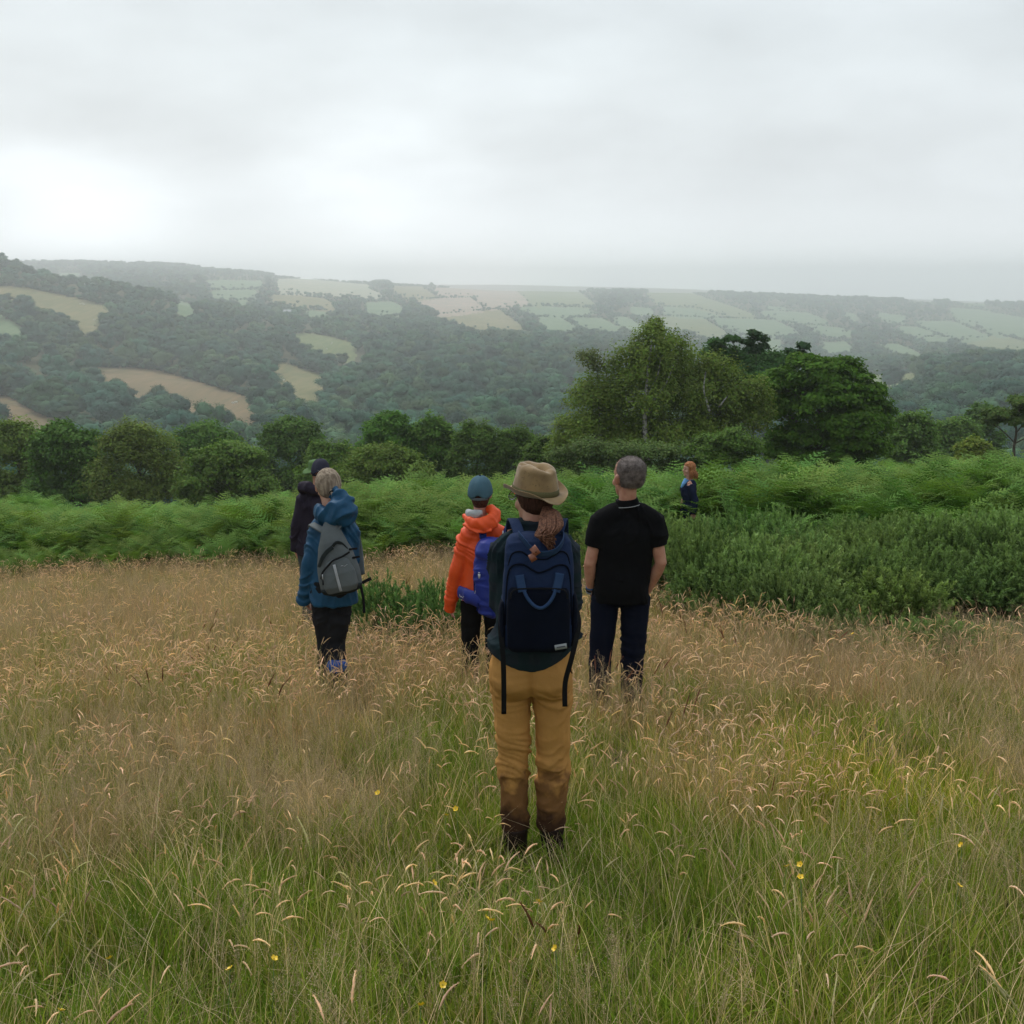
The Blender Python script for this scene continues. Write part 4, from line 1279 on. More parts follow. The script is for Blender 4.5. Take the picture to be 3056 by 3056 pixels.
# ------------------------------------------------------------------ person 3: orange jacket
def build_orange():
    oy = 7.4
    p = img_at(1430, 1800, oy); ox = p.x
    g = gz(ox, oy)
    ztop = img_at(1432, 1424, oy).z
    s = (ztop - g) / 1.73
    root = empty('person', (ox, oy, g), 0, s)
    tag(root, 'person in bright orange jacket and teal cap with blue backpack', 'person')
    skin = skin_mat('skin_pink', (.50, .25, .19))
    J = dict(pelvis=(.03, .0, .90), chest=(.045, .01, 1.16), neck=(.015, .01, 1.385), head=(.014, .03, 1.595), yaw=R(-6), pitch=R(2),
             shL=(-.088, .0, 1.262), elL=(-.165, .0, .99), wrL=(-.214, .05, .735), handL=((-.1, .2, -.95), (1, 0, .1), -1, .5),
             shR=(.185, .0, 1.262), elR=(.215, .05, 1.03), wrR=(.20, .20, .95), handR=((-.1, .8, .2), (-1, 0, 0), 1, .6),
             hipL=(-.055, .0, .86), knL=(-.07, .02, .46), anL=(-.08, .0, .09), hipR=(.115, .0, .86), knR=(.115, .02, .46), anR=(.12, .0, .09), hs=1.0)
    body_mesh(J, skin, root)
    face_bits(J, root)
    org = cloth('orange_shell', (.78, .085, .012), .55, 700, .12, .06, spec=.4)
    shape('trousers', leg_garment(J, 1, .150, .93, [.088, .084, .078, .072, .07, .066, .066], .009, folds(.006, 4, 4, 11, 3), .95, .098), cloth('black_trousers', (.006, .006, .007), .9, 700, .2), root)
    boots(J, cloth('dark_boot', (.018, .014, .012), .6, 300, .5), root)

    def jw(P, N):
        arm = P[:, 0] < -.12
        return drape(.015, 2.6, 8, 41, .9)(P, N) * np.where(arm, 1.15, .9)
    v, f = top_garment(J, 1, (.155, .160, .150), .765, (.180, .130), (.074, .066, .046), .008, jw, 1.45, chest=.118)
    lowz = np.clip((.95 - v[:, 2]) / .17, 0, 1)
    v[:, 2] += lowz * (-.22 * (v[:, 0] - .03) + .0)* .5
    jk = shape('jacket', (v, f), org, root)
    # hood lying over the shoulders, rucked to the right
    hood = [tube([(-.115, .05, 1.425), (-.085, -.04, 1.41), (-.03, -.100, 1.385), (.04, -.125, 1.385), (.105, -.10, 1.42), (.13, -.03, 1.455), (.11, .04, 1.46)],
                 [(.018, .022), (.026, .032), (.034, .046), (.040, .058), (.042, .062), (.040, .050), (.02, .03)], 18)]
    hood.append(tube([(.085, -.01, 1.495), (.115, -.06, 1.47), (.10, -.115, 1.42)], [.030, .042, .035], 14))
    hood.append(tube([(-.11, -.06, 1.385), (0, -.12, 1.35), (.10, -.125, 1.36)], [(.02, .012), (.045, .014), (.03, .012)], 14))
    shape('hood', fuse(hood, .006, 3, folds(.013, 9, 9, 10, 8, shear=.7)), org, jk)
    li = fuse([tube([(-.088, .035, 1.45), (-.062, -.035, 1.452), (-.018, -.07, 1.460), (.035, -.074, 1.475)], [(.018, .022), (.028, .036), (.028, .034), (.014, .018)], 14)], .006, 2, folds(.007, 16, 16, 16, 2))
    shape('hood_lining', li, cloth('pale_grey_lining', (.42, .43, .44), .6, 800, .2), jk)
    # hair at the nape, cap
    hs = hloft([(.014, .0, 1.50, .046, .044), (.014, .0, 1.53, .060, .066), (.014, .008, 1.57, .072, .082), (.014, .014, 1.61, .074, .086), (.014, .02, 1.65, .06, .07)], 26)
    shape('hair', fuse([hs], .006, 2), hair_mat('dark_red_hair', (.035, .012, .010), (.09, .035, .026), (200, 200, 20)), root)
    teal = cloth('teal_cotton', (.058, .115, .150), .85, 800, .3, .16)
    cp = cap_hat(J, teal, root, 1.0, hs=1.11, zlift=-.004, opening=cloth('grey_teal_strap', (.10, .11, .12), .8), band=cloth('teal_dark', (.012, .025, .035), .8))
    # ---- backpack, blue, hangs on the right shoulder side
    bp = empty('backpack', (ox + .115 * s, oy - .195 * s, g + .765 * s), R(-6), s)
    tag(bp, 'royal blue hiking rucksack with hip belt on the orange jacket', 'backpack')
    blue = cloth('royal_blue_nylon', (.004, .019, .21), .6, 600, .12, .2, spec=.5)
    blued = cloth('dark_blue_nylon', (.003, .010, .08), .5, 600, .12, .2)

    def bw(P, N): return drape(.014, 3.5, 11, 51, .9)(P, N)
    shape('bag_body', fuse([hloft([(.01, 0, -.06, .08, .06, 2.5), (.01, 0, -.03, .12, .085, 3), (.0, 0, .10, .140, .105, 3), (0, 0, .30, .142, .105, 3), (.01, .01, .46, .145, .09, 3), (.02, .02, .525, .12, .06, 2.6), (.02, .03, .54, .07, .03, 2.3)], 40)], .007, 4, bw), blue, bp)
    shape('lid_pocket', fuse([hloft([(.01, -.05, .40, .13, .07, 3), (.01, -.05, .46, .135, .078, 3), (.015, -.04, .52, .11, .06, 2.6), (.02, -.03, .54, .06, .03, 2.3)], 36)], .007, 3, folds(.010, 7, 7, 7, 3)), blue, bp)
    hb = shape('hip_belt', fuse([tube([(.05, -.06, .06), (-.10, -.07, .075), (-.20, .0, .085), (-.265, .075, .088), (-.275, .17, .09)], [(.05, .03), (.058, .030), (.056, .030), (.050, .022), (.02, .012)], 16, side=(0, 0, 1))], .007, 3, folds(.006, 9, 9, 9, 2)), blue, bp)
    # white bird-like mark printed on the hip pocket
    mk = [tube([(-.262, .018, .088), (-.254, .006, .072), (-.243, -.010, .082)], [.0022] * 3, 6), tube([(-.243, -.010, .082), (-.233, -.022, .072), (-.222, -.034, .090)], [.0022] * 3, 6), tube([(-.243, -.012, .058), (-.239, -.016, .052)], [.003] * 2, 6)]
    shape('printed_mark', merge(mk), MAT['white_print'], hb)
    for pts in ([(-.135, -.045, .30), (-.138, -.05, .22), (-.135, -.055, .13)], [(-.10, -.090, .08), (-.11, -.100, .0)], [(.08, .02, .52), (.085, .05, .57), (.10, .08, .58)]):
        rib_strap('compression_strap', smooth_path(pts, 4), .014, .003, blued, bp)
    wt = cloth('white_webbing', (.5, .52, .55), .6, 900, .1)
    shape('buckle', merge([tube([(-.092, -.112, .258), (-.092, -.116, .292)], [(.006, .003), (.010, .003)], 8, side=(1, 0, 0)), tube([(-.098, -.116, .302), (-.086, -.116, .302)], [.004] * 2, 8)]), wt, bp)
    shape('buckle', tube([(.072, -.0, .545), (.074, -.01, .60)], [(.004, .003)] * 2, 8), wt, bp)
    shape('buckle', tube([(.12, -.0, .545), (.115, -.01, .60)], [(.004, .003)] * 2, 8), wt, bp)
    rib_strap('zip', smooth_path([(-.128, -.07, .15), (-.135, -.06, .08), (-.12, -.075, .03)], 4), .005, .004, wt, bp)
    for sx in (-1, 1):
        rib_strap('shoulder_strap', smooth_path([(sx * .08 + .0, .03, .53), (sx * .10, .12, .60), (sx * .115, .22, .60), (sx * .12, .30, .48), (sx * .125, .30, .30), (sx * .14, .20, .15), (sx * .13, .08, .08)], 5), .055, .012, blued, bp)


# ------------------------------------------------------------------ person 4: blue jacket, grey day pack
def build_blue():
    oy = 7.2
    ox = img_at(985, 1800, oy).x
    g = gz(ox, oy)
    ztop = img_at(965, 1412, oy).z
    s = (ztop - g) / 1.65
    root = empty('person', (ox, oy, g), 0, s)
    tag(root, 'grey blonde woman in blue hooded raincoat walking with head bowed', 'person')
    skin = skin_mat('skin_warm', (.52, .29, .20))
    J = dict(pelvis=(.030, .0, .90), chest=(.045, .0, 1.17), neck=(.030, .03, 1.375), head=(.004, .075, 1.545), yaw=R(22), pitch=R(-16),
             shL=(-.052, .0, 1.275), elL=(-.115, -.02, 1.03), wrL=(-.172, .03, .80), handL=((.1, .25, -.95), (1, 0, .2), -1, .6),
             shR=(.150, .0, 1.255), elR=(.150, .05, 1.00), wrR=(.13, .20, .92), handR=((-.1, .8, .1), (-1, 0, 0), 1, .6),
             hipL=(-.045, .0, .84), knL=(-.042, .05, .46), anL=(-.040, .02, .09), hipR=(.080, .0, .84), knR=(.022, .02, .46), anR=(.050, -.10, .12), hs=.99)
    body_mesh(J, skin, root)
    face_bits(J, root)
    jm = cloth('petrol_blue_shell', (.007, .062, .135), .6, 700, .14, .12, spec=.3)
    shape('trousers', leg_garment(J, 1, .145, .98, [.088, .084, .078, .072, .070, .066, .066], .009, lambda P, N: drape(.012, 3.6, 13, 63, .3)(P, N), .95, .12), cloth('charcoal_trousers', (.014, .0145, .017), .9, 700, .25, .3), root)
    boots(J, cloth('brown_walking_boot', (.03, .02, .014), .7, 300, .5), root)
    for q in 'LR':
        an = Vector(J['an' + q])
        if q == 'R': shape('gaiter', fuse([tube([an + Vector((0, 0, .235)), an + Vector((0, .0, .21)), an + Vector((0, .0, .175))], [.066, .074, .070], 16)], .008, 2, folds(.006, 12, 12, 16, 1)), cloth('bright_blue_gaiter', (.02, .09, .34), .6, 700, .2), root)

    def jw(P, N):
        return drape(.014, 2.6, 8, 71, .9)(P, N) * np.where(P[:, 0] < -.08, 1.15, .75)
    v, f = top_garment(J, 1, (.150, .150, .135), .745, (.160, .125), (.070, .066, .050), .008, jw, 1.32, chest=.112)
    jk = shape('raincoat', (v, f), jm, root)
    hood = [ellipsoid((.115, -.105, 1.415), (.105, .085, .100), rot=Matrix.Rotation(R(25), 3, 'Y')),
            tube([(-.060, .045, 1.400), (-.035, -.04, 1.385), (.03, -.10, 1.375), (.10, -.12, 1.37)], [(.025, .045), (.035, .055), (.05, .065), (.06, .07)], 16),
            tube([(.045, .01, 1.48), (.085, -.03, 1.545), (.10, -.06, 1.52), (.14, -.09, 1.45)], [.030, .026, .045, .07], 16)]
    shape('hood', fuse(hood, .0065, 3, folds(.022, 9, 9, 11, 14, shear=-.6)), jm, jk)
    # hair drawn back to a low tie
    HM = Matrix.Translation(Vector(J['head'])) @ Matrix.Rotation(J['yaw'], 4, 'Z') @ Matrix.Rotation(J['pitch'], 4, 'X')
    hmat = hair_mat('ash_blonde_hair', (.17, .125, .09), (.34, .27, .20), (60, 60, 9))
    hs = hloft([(0, -.035, -.085, .034, .030), (0, -.030, -.06, .062, .060), (0, -.022, -.02, .080, .086), (0, -.018, .03, .085, .094), (0, -.016, .07, .078, .088), (0, -.014, .105, .055, .062), (0, -.012, .124, .02, .025)], 30)
    hair = shape('hair', fuse([xf(hs, HM)], .006, 2), hmat, root)
    rr = random.Random(5); cur = []
    for i in range(110):
        a = math.pi * (i / 109) * 1.25 - .125 * math.pi
        lift = rr.uniform(.0, .0022)
        pts = []
        tie = Vector((-.004, -.118, -.050))
        for t in lin(0, 1, 6):
            ph = t
            st = Vector((math.cos(a) * .084, -.010 + .03 * (rr.random() - .5), .050 + math.sin(a) * .075))
            m = st.lerp(tie, ph)
            c = Vector((0, -.018, .015))
            dd = (m - c); want = .094 * (1 - .12 * ph)
            dd = dd.normalized() * (want + lift)
            q = c + Vector((dd.x * .92, dd.y * 1.04, dd.z * 1.14))
            if ph > .8: q = q.lerp(tie, (ph - .8) / .2 * .75)
            pts.append(HM @ q)
        cur.append(pts)
    strands('combed_locks', cur, .0036, hmat, hair)
    cur = []
    for i in range(24):
        q = Vector((rr.uniform(-.012, .012), rr.uniform(-.01, .01), 0))
        cur.append([HM @ (Vector((-.004, -.112, -.05)) + q * .4), HM @ (Vector((.004, -.135, -.072)) + q), HM @ (Vector((.018, -.128, -.105)) + q * 1.3)])
    strands('bun_end', cur, .006, hmat, hair)
    shape('hair_tie', xf(tube([(.014 * math.cos(a) - .002, -.120, .012 * math.sin(a) - .054) for a in lin(0, 6.28, 14)], [.004] * 14, 8), HM), MAT['black_web'], hair)
    # ---- day pack
    bp = empty('backpack', (ox + .118 * s, oy - .17 * s, g + .885 * s), R(10), s)
    bp.rotation_euler = (R(-4), R(-9), R(8))
    tag(bp, 'grey teardrop day pack with black trim on the blue raincoat', 'backpack')
    gr = cloth('grey_ripstop', (.105, .118, .122), .7, 800, .25, .12)
    grd = cloth('charcoal_ripstop', (.020, .026, .028), .75, 800, .25, .12)
    shape('bag_body', fuse([hloft([(0, 0, .0, .10, .06, 2.6), (0, 0, .02, .138, .082, 3), (.0, 0, .10, .142, .092, 3), (0, .0, .22, .125, .085, 2.8), (0, .0, .34, .09, .065, 2.5), (0, .01, .43, .055, .040, 2.3), (0, .02, .47, .03, .02, 2.2)], 40)], .007, 3, folds(.005, 6, 6, 7, 81)), gr, bp)
    shape('front_pocket', fuse([hloft([(.005, -.075, .01, .095, .035, 2.8), (.005, -.085, .05, .112, .045, 3), (.005, -.083, .14, .105, .042, 2.8), (.01, -.075, .215, .075, .028, 2.5), (.015, -.07, .235, .05, .015, 2.3)], 36)], .006, 3, folds(.004, 9, 9, 9, 8)), gr, bp)
    shape('base_panel', fuse([hloft([(0, .0, -.018, .09, .06, 2.6), (0, .0, .0, .128, .085, 3), (0, -.005, .03, .142, .096, 3), (0, -.0, .045, .136, .085, 3)], 36)], .007, 2), grd, bp)
    rib_strap('zip', smooth_path([(-.118, -.078, .118), (-.095, -.112, .165), (-.05, -.120, .205), (-.01, -.116, .232), (.05, -.108, .245), (.10, -.085, .262)], 6), .013, .006, MAT['black_web'], bp, side=(0, 0, 1))
    rib_strap('compression_strap', smooth_path([(-.120, -.045, .19), (-.085, -.090, .25), (-.04, -.097, .295), (.0, -.09, .315)], 6), .028, .006, grd, bp, side=(0, 0, 1))
    rib_strap('compression_strap', smooth_path([(.0, -.085, .32), (.03, -.082, .34), (.06, -.06, .32), (.085, -.05, .28)], 6), .022, .008, grd, bp, side=(0, -.5, 1))
    rib_strap('compression_strap', [(.10, -.06, .275), (.15, -.01, .262)], .014, .004, MAT['black_web'], bp, side=(0, 0, 1))
    rib_strap('compression_strap', [(.11, -.06, .215), (.155, -.01, .205)], .014, .004, MAT['black_web'], bp, side=(0, 0, 1))
    rib_strap('reflective_strip', smooth_path([(-.012, -.1215, .205), (-.008, -.131, .13), (-.004, -.131, .06), (-.002, -.118, .02)], 6), .018, .003, cloth('silver_strip', (.33, .34, .36), .4, 500, .3, .4), bp)
    for z, x0, x1 in ((.185, .030, .075), (.055, .045, .09)):
        P = [tube([(x0 + (x1 - x0) * t, -.1265 + abs(t - .3) * .02, z + .004 * math.sin(t * 9)), (x0 + (x1 - x0) * (t + .14), -.1265 + abs(t - .2) * .02, z + .004 * math.cos(t * 7))], [.0022] * 2, 5) for t in (0, .2, .4, .6, .8)]
        shape('printed_mark', merge(P), MAT['white_print'], bp)
    rib_strap('strap_tail', smooth_path([(.14, -.03, .03), (.18, -.04, .045), (.205, -.04, .05)], 4), .022, .006, MAT['black_web'], bp, side=(0, 0, 1))
    rib_strap('strap_tail', smooth_path([(.125, -.04, .03), (.128, -.05, -.06), (.120, -.05, -.14), (.115, -.05, -.17)], 5), .018, .004, MAT['black_web'], bp)
    shape('zip_pull', tube([(-.098, -.122, .155), (-.102, -.126, .125)], [(.004, .003)] * 2, 8), MAT['white_print'], bp)
    shape('zip_pull', tube([(-.102, -.122, .118), (-.106, -.126, .085)], [(.005, .003)] * 2, 8), MAT['black_web'], bp)
    for sx in (-1, 1):
        rib_strap('shoulder_strap', smooth_path([(sx * .02, .0, .40), (sx * .06, .01, .43), (sx * .105, .07, .455), (sx * .13, .16, .45), (sx * .145, .25, .36), (sx * .15, .26, .22), (sx * .14, .10, .06)], 5), .048, .012, gr, bp, side=(.4 * sx, 0, 1) if 0 else (1, .3 * -sx, .2))


# ------------------------------------------------------------------ persons 5-7 further off
def build_dark_man():
    oy = 10.5
    ox = img_at(940, 1600, oy).x
    g = gz(ox, oy); ztop = img_at(953, 1372, oy).z
    s = (ztop - g) / 1.80
    root = empty('person', (ox, oy, g), 0, s)
    tag(root, 'man in dark plum jacket and navy cap walking ahead of the blue raincoat', 'person')
    skin = skin_mat('skin_red', (.47, .22, .15))
    J = dict(pelvis=(.0, 0, .95), chest=(.03, .0, 1.24), neck=(.055, .02, 1.47), head=(.075, .05, 1.660), yaw=R(-4), pitch=R(-4),
             shL=(-.105, .0, 1.40), elL=(-.170, -.02, 1.12), wrL=(-.205, .02, .875), handL=((.15, .1, -.98), (.9, .3, 0), -1, .7),
             shR=(.19, .0, 1.40), elR=(.22, .02, 1.12), wrR=(.22, .12, .92), handR=((-.1, .4, -.9), (-1, 0, 0), 1, .6),
             hipL=(-.085, 0, .88), knL=(-.10, .08, .48), anL=(-.10, -.02, .10), hipR=(.09, 0, .88), knR=(.09, -.02, .48), anR=(.09, -.12, .12), hs=1.02)
    body_mesh(J, skin, root)
    face_bits(J, root)
    pl = cloth('plum_shell', (.022, .017, .028), .75, 700, .2, .2)
    shape('trousers', leg_garment(J, 1, .17, 1.03, [.10, .09, .082, .078, .076, .07, .07], .010, folds(.008, 4, 4, 10, 3), .95, .12), cloth('slate_trousers', (.05, .06, .065), .9, 700, .2), root)
    boots(J, cloth('dark_shoe', (.02, .018, .016), .6, 300, .5), root)
    jk = shape('jacket', top_garment(J, 1, (.175, .18, .182), .83, (.188, .135), (.074, .068, .056), .009, drape(.012, 3.4, 11, 91, .7), 1.05, chest=.12), pl, root)
    shape('hood', fuse([tube([(-.10, .03, 1.49), (-.085, -.05, 1.53), (-.03, -.085, 1.535), (.04, -.09, 1.50), (.11, -.03, 1.49)], [(.045, .05), (.06, .065), (.06, .06), (.045, .05), (.03, .03)], 16)], .008, 2, folds(.010, 10, 10, 12, 4)), pl, jk)
    cap_hat(J, cloth('navy_cap', (.028, .028, .045), .85, 800, .25), root, 1.0, hs=1.06, opening=cloth('navy_strap', (.016, .015, .022), .8))
    shape('cap_badge', ellipsoid((.072, -.065, 1.705), (.012, .006, .004)), MAT['white_print'], root)


def build_green_hat():
    oy = 11.9
    ox = img_at(953, 1600, oy).x
    g = gz(ox, oy); ztop = img_at(953, 1362, oy).z
    s = (ztop - g) / 1.86
    root = empty('person', (ox, oy, g), 0, s)
    tag(root, 'hiker hidden behind the navy cap, only a green bush hat showing', 'person')
    skin = skin_mat('skin_fair', (.5, .27, .19))
    J = dict(pelvis=(.0, 0, .95), chest=(.0, .0, 1.28), neck=(.0, .02, 1.50), head=(.0, .04, 1.68), yaw=0, pitch=0,
             shL=(-.145, .0, 1.39), elL=(-.20, .0, 1.12), wrL=(-.22, .06, .88), handL=((.1, .1, -.98), (1, 0, 0), -1, .5),
             shR=(.145, .0, 1.39), elR=(.20, .0, 1.12), wrR=(.22, .06, .88), handR=((-.1, .1, -.98), (-1, 0, 0), 1, .5),
             hipL=(-.09, 0, .88), knL=(-.10, .0, .48), anL=(-.10, 0, .10), hipR=(.09, 0, .88), knR=(.10, 0, .48), anR=(.10, 0, .10), hs=1.02)
    body_mesh(J, skin, root, voxel=.010)
    face_bits(J, root)
    shape('trousers', leg_garment(J, 1, .17, 1.03, [.10, .09, .082, .078, .076, .07, .07], .010, folds(.008, 4, 4, 10, 3), .95, .12), cloth('olive_trousers', (.05, .05, .03), .9), root)
    boots(J, cloth('brown_shoe', (.03, .02, .016), .6, 300, .5), root)
    shape('jacket', top_garment(J, 1, (.175, .18, .182), .83, (.188, .135), (.076, .074, .060), .010, folds(.011, 5, 5, 9, 95), 1.0, chest=.12), cloth('dark_green_shell', (.020, .026, .022), .8), root)
    gm = cloth('sage_green_cotton', (.085, .15, .055), .9, 600, .3, .15)
    V = []; F = []; n = 40
    prof = [(.160, -.012), (.135, .0), (.105, .012), (.098, .018), (.094, .06), (.090, .095), (.080, .112), (.05, .120), (.004, .122)]
    for i, (r, z) in enumerate(prof):
        for k in range(n):
            a = 2 * math.pi * k / n
            ex = 1.0 if i > 2 else 1.0 + .0 * math.cos(2 * a)
            V.append(Vector((r * math.cos(a) * ex, r * 1.15 * math.sin(a), 1.70 + z + (.012 * math.sin(3 * a) if i < 2 else 0))))
    for i in range(len(prof) - 1):
        for k in range(n):
            a, b = i * n + k, i * n + (k + 1) % n
            F.append((a, b, b + n, a + n))
    h = shape('bush_hat', (V, F), gm, root)
    md = h.modifiers.new('t', 'SOLIDIFY'); md.thickness = .003


def build_red_hair():
    oy = 16.5
    ox = img_at(2055, 1500, oy).x
    g = gz(ox, oy); ztop = img_at(2058, 1379, oy).z
    s = (ztop - g) / 1.66
    root = empty('person', (ox, oy, g), 0, s)
    tag(root, 'red haired woman in navy cardigan standing waist deep in the gorse', 'person')
    skin = skin_mat('skin_light', (.60, .34, .25))
    # she stands side on, looking to the left
    J = dict(pelvis=(.0, 0, .93), chest=(.0, .0, 1.20), neck=(-.005, .0, 1.38), head=(-.010, .0, 1.545), yaw=R(100), pitch=0,
             shL=(-.02, -.155, 1.315), elL=(.075, -.185, 1.05), wrL=(.045, -.18, .83), handL=((.0, .1, -.98), (0, 1, 0), 1, .5),
             shR=(-.0, .155, 1.315), elR=(.04, .19, 1.05), wrR=(.0, .18, .85), handR=((0, .1, -.98), (0, -1, 0), -1, .5),
             hipL=(.0, -.085, .87), knL=(-.02, -.085, .46), anL=(0, -.085, .09), hipR=(.0, .085, .87), knR=(-.02, .085, .46), anR=(0, .085, .09), fdL=(-1, 0, 0), fdR=(-1, 0, 0), hs=1.0)
    body_mesh(J, skin, root, voxel=.009)
    face_bits(J, root)
    nv = cloth('navy_wool', (.010, .015, .040), .95, 500, .4, .2)
    # trunk with chest and back depth seen from the side
    P = [hloft([(.0, 0, .80, .125, .175), (.0, 0, .90, .125, .172), (.01, 0, 1.02, .112, .152), (-.005, 0, 1.14, .125, .160), (-.015, 0, 1.22, .132, .165), (.0, 0, 1.31, .110, .165), (.0, 0, 1.345, .092, .135), (.0, 0, 1.37, .065, .09)], 32, 2.2)]
    for q in 'LR':
        P.append(tube([J['sh' + q], Vector(J['sh' + q]).lerp(Vector(J['el' + q]), .5), J['el' + q], J['wr' + q]], [.064, .060, .055, .042], 16))
    shape('cardigan', fuse(P, .008, 4, folds(.008, 6, 6, 10, 4, shear=.4)), nv, root)
    shape('shirt', fuse([tube([(-.045, -.03, 1.37), (-.098, -.045, 1.305), (-.13, -.04, 1.235)], [(.075, .05), (.060, .035), (.02, .02)], 16, side=(0, 1, 0)), hloft([(-.005, 0, 1.345, .075, .085), (-.008, 0, 1.375, .062, .066)], 20)], .006, 2), cloth('sky_blue_cotton', (.13, .30, .56), .85), root)
    shape('trousers', leg_garment(J, 1, .13, 1.0, [.09, .085, .078, .072, .07, .066, .066], .010, folds(.006, 4, 4, 10, 3), .95, .17), cloth('dark_blue_jeans', (.02, .028, .06), .9), root)
    boots(J, cloth('tan_boot', (.08, .05, .03), .7, 300, .5), root)
    hm = hair_mat('ginger_hair', (.20, .062, .022), (.48, .22, .10), (120, 120, 10))
    HM = Matrix.Translation(Vector(J['head'])) @ Matrix.Rotation(J['yaw'], 4, 'Z')
    hs = hloft([(0, -.045, -.05, .060, .045), (0, -.040, -.01, .082, .066), (0, -.026, .03, .088, .086), (0, -.012, .06, .084, .096), (0, -.006, .09, .068, .084), (0, -.006, .118, .034, .044), (0, -.004, .128, .01, .012)], 30)
    hair = shape('hair', fuse([xf(hs, HM)], .006, 2), hm, root)
    rr = random.Random(8); cur = []
    for i in range(110):
        a = rr.uniform(math.pi * .80, math.pi * 2.20)
        x0, y0 = .075 * math.cos(a), -.012 + .080 * math.sin(a)
        ln = rr.uniform(.13, .175)
        fl = rr.uniform(1.0, 1.35)
        cur.append([HM @ Vector((x0 * .5, y0 * .6, .118)), HM @ Vector((x0 * 1.12, y0 * 1.08, .065)), HM @ Vector((x0 * 1.18, y0 * 1.12, -.01)), HM @ Vector((x0 * 1.15 * fl, y0 * 1.1 * fl - .008, -.075)), HM @ Vector((x0 * 1.1 * fl, y0 * 1.12 * fl - .012, -ln))])
    strands('hair_lengths', cur, .0065, hm, hair)


build_hat_woman()
build_polo_man()
build_orange()
build_blue()
build_dark_man()
build_green_hat()
build_red_hair()
# ------------------------------------------------------------------ vegetation tools
MAT['leaf'] = foliage('leaf_tissue', .25, .75, .06, 1.3)
MAT['grass'] = foliage('grass_tissue', .35, .75, .08, 1.5)
MAT['far_leaf'] = foliage('far_foliage', .0, .8, .1, 1.5)


def bark(name, c1, c2, scale=(14, 14, 3)):
    m, nt, b = new_mat(name)
    N, L = nt.nodes, nt.links
    tc = N.new('ShaderNodeTexCoord'); mp = N.new('ShaderNodeMapping'); mp.inputs['Scale'].default_value = scale
    L.new(tc.outputs['Object'], mp.inputs[0])
    n1 = N.new('ShaderNodeTexNoise'); n1.inputs['Scale'].default_value = 1; n1.inputs['Detail'].default_value = 6
    L.new(mp.outputs[0], n1.inputs['Vector'])
    cr = N.new('ShaderNodeValToRGB'); cr.color_ramp.elements[0].position = .4; cr.color_ramp.elements[0].color = (*c1, 1)
    cr.color_ramp.elements[1].position = .55; cr.color_ramp.elements[1].color = (*c2, 1)
    L.new(n1.outputs['Fac'], cr.inputs[0]); L.new(cr.outputs[0], b.inputs['Base Color']); b.inputs['Roughness'].default_value = .9
    bp = N.new('ShaderNodeBump'); bp.inputs['Strength'].default_value = .6; bp.inputs['Distance'].default_value = .03
    L.new(n1.outputs['Fac'], bp.inputs['Height']); L.new(bp.outputs[0], b.inputs['Normal'])
    return m


MAT['bark'] = bark('brown_bark', (.035, .028, .02), (.10, .085, .065))
MAT['birch_bark'] = bark('birch_bark', (.06, .055, .05), (.34, .325, .29), (6, 6, 9))


def unit(a):
    return a / (np.linalg.norm(a, axis=-1, keepdims=True) + 1e-9)


def leaf_quads(C, Nrm, size, rng, col, elong=1.4, colvar=.22):
    """diamond shaped leaves at C facing roughly Nrm"""
    n = len(C)
    a = unit(np.cross(Nrm, rng.normal(0, 1, (n, 3))))
    b = np.cross(Nrm, a)
    s = size * rng.uniform(.6, 1.35, (n, 1))
    fold = Nrm * s * .22
    V = np.stack([C - a * s * elong * .5, C - b * s * .5 + fold * .0, C + a * s * elong * .5 - fold, C + b * s * .5], 1).reshape(-1, 3)
    base = np.arange(n)[:, None] * 4
    F = np.concatenate([base + np.array([0, 1, 2]), base + np.array([0, 2, 3])], 0)
    c = np.asarray(col)[None, :] * (1 + rng.normal(0, colvar, (n, 1))) * (1 + rng.normal(0, .06, (n, 3)))
    return V, F, np.repeat(np.clip(c, .004, 1), 4, 0)


def lobe_cloud(lobes, n, rng, clumps=26, sig=.24, flat=.55, fill=.12, rough=.55):
    """points and outward directions in leaf clumps on the shell of ellipsoidal lobes"""
    vol = np.array([l[3] * l[4] + l[3] * l[5] + l[4] * l[5] for l in lobes]); vol = vol / vol.sum()
    P = []; D = []
    for l, f in zip(lobes, vol):
        c = np.array(l[:3]); r = np.array(l[3:6]); m = int(n * f)
        d = unit(rng.normal(0, 1, (clumps, 3))); d[:, 2] = np.abs(d[:, 2]) * .9 - .25 * (rng.random(clumps) < .35); d = unit(d)
        cl = c + d * r * rng.uniform(.72, 1.08, (clumps, 1))
        k = rng.integers(0, clumps, m)
        sg = sig * (r.mean())
        off = rng.normal(0, 1, (m, 3)) * sg; off[:, 2] *= flat
        p = cl[k] + off
        q = rng.random(m) < fill
        p[q] = c + unit(rng.normal(0, 1, (q.sum(), 3))) * r * rng.uniform(.2, .8, (q.sum(), 1))
        P.append(p); D.append(unit(d[k] * .8 + rng.normal(0, rough, (m, 3)) + np.array([0, 0, .45])))
    return np.concatenate(P), np.concatenate(D)


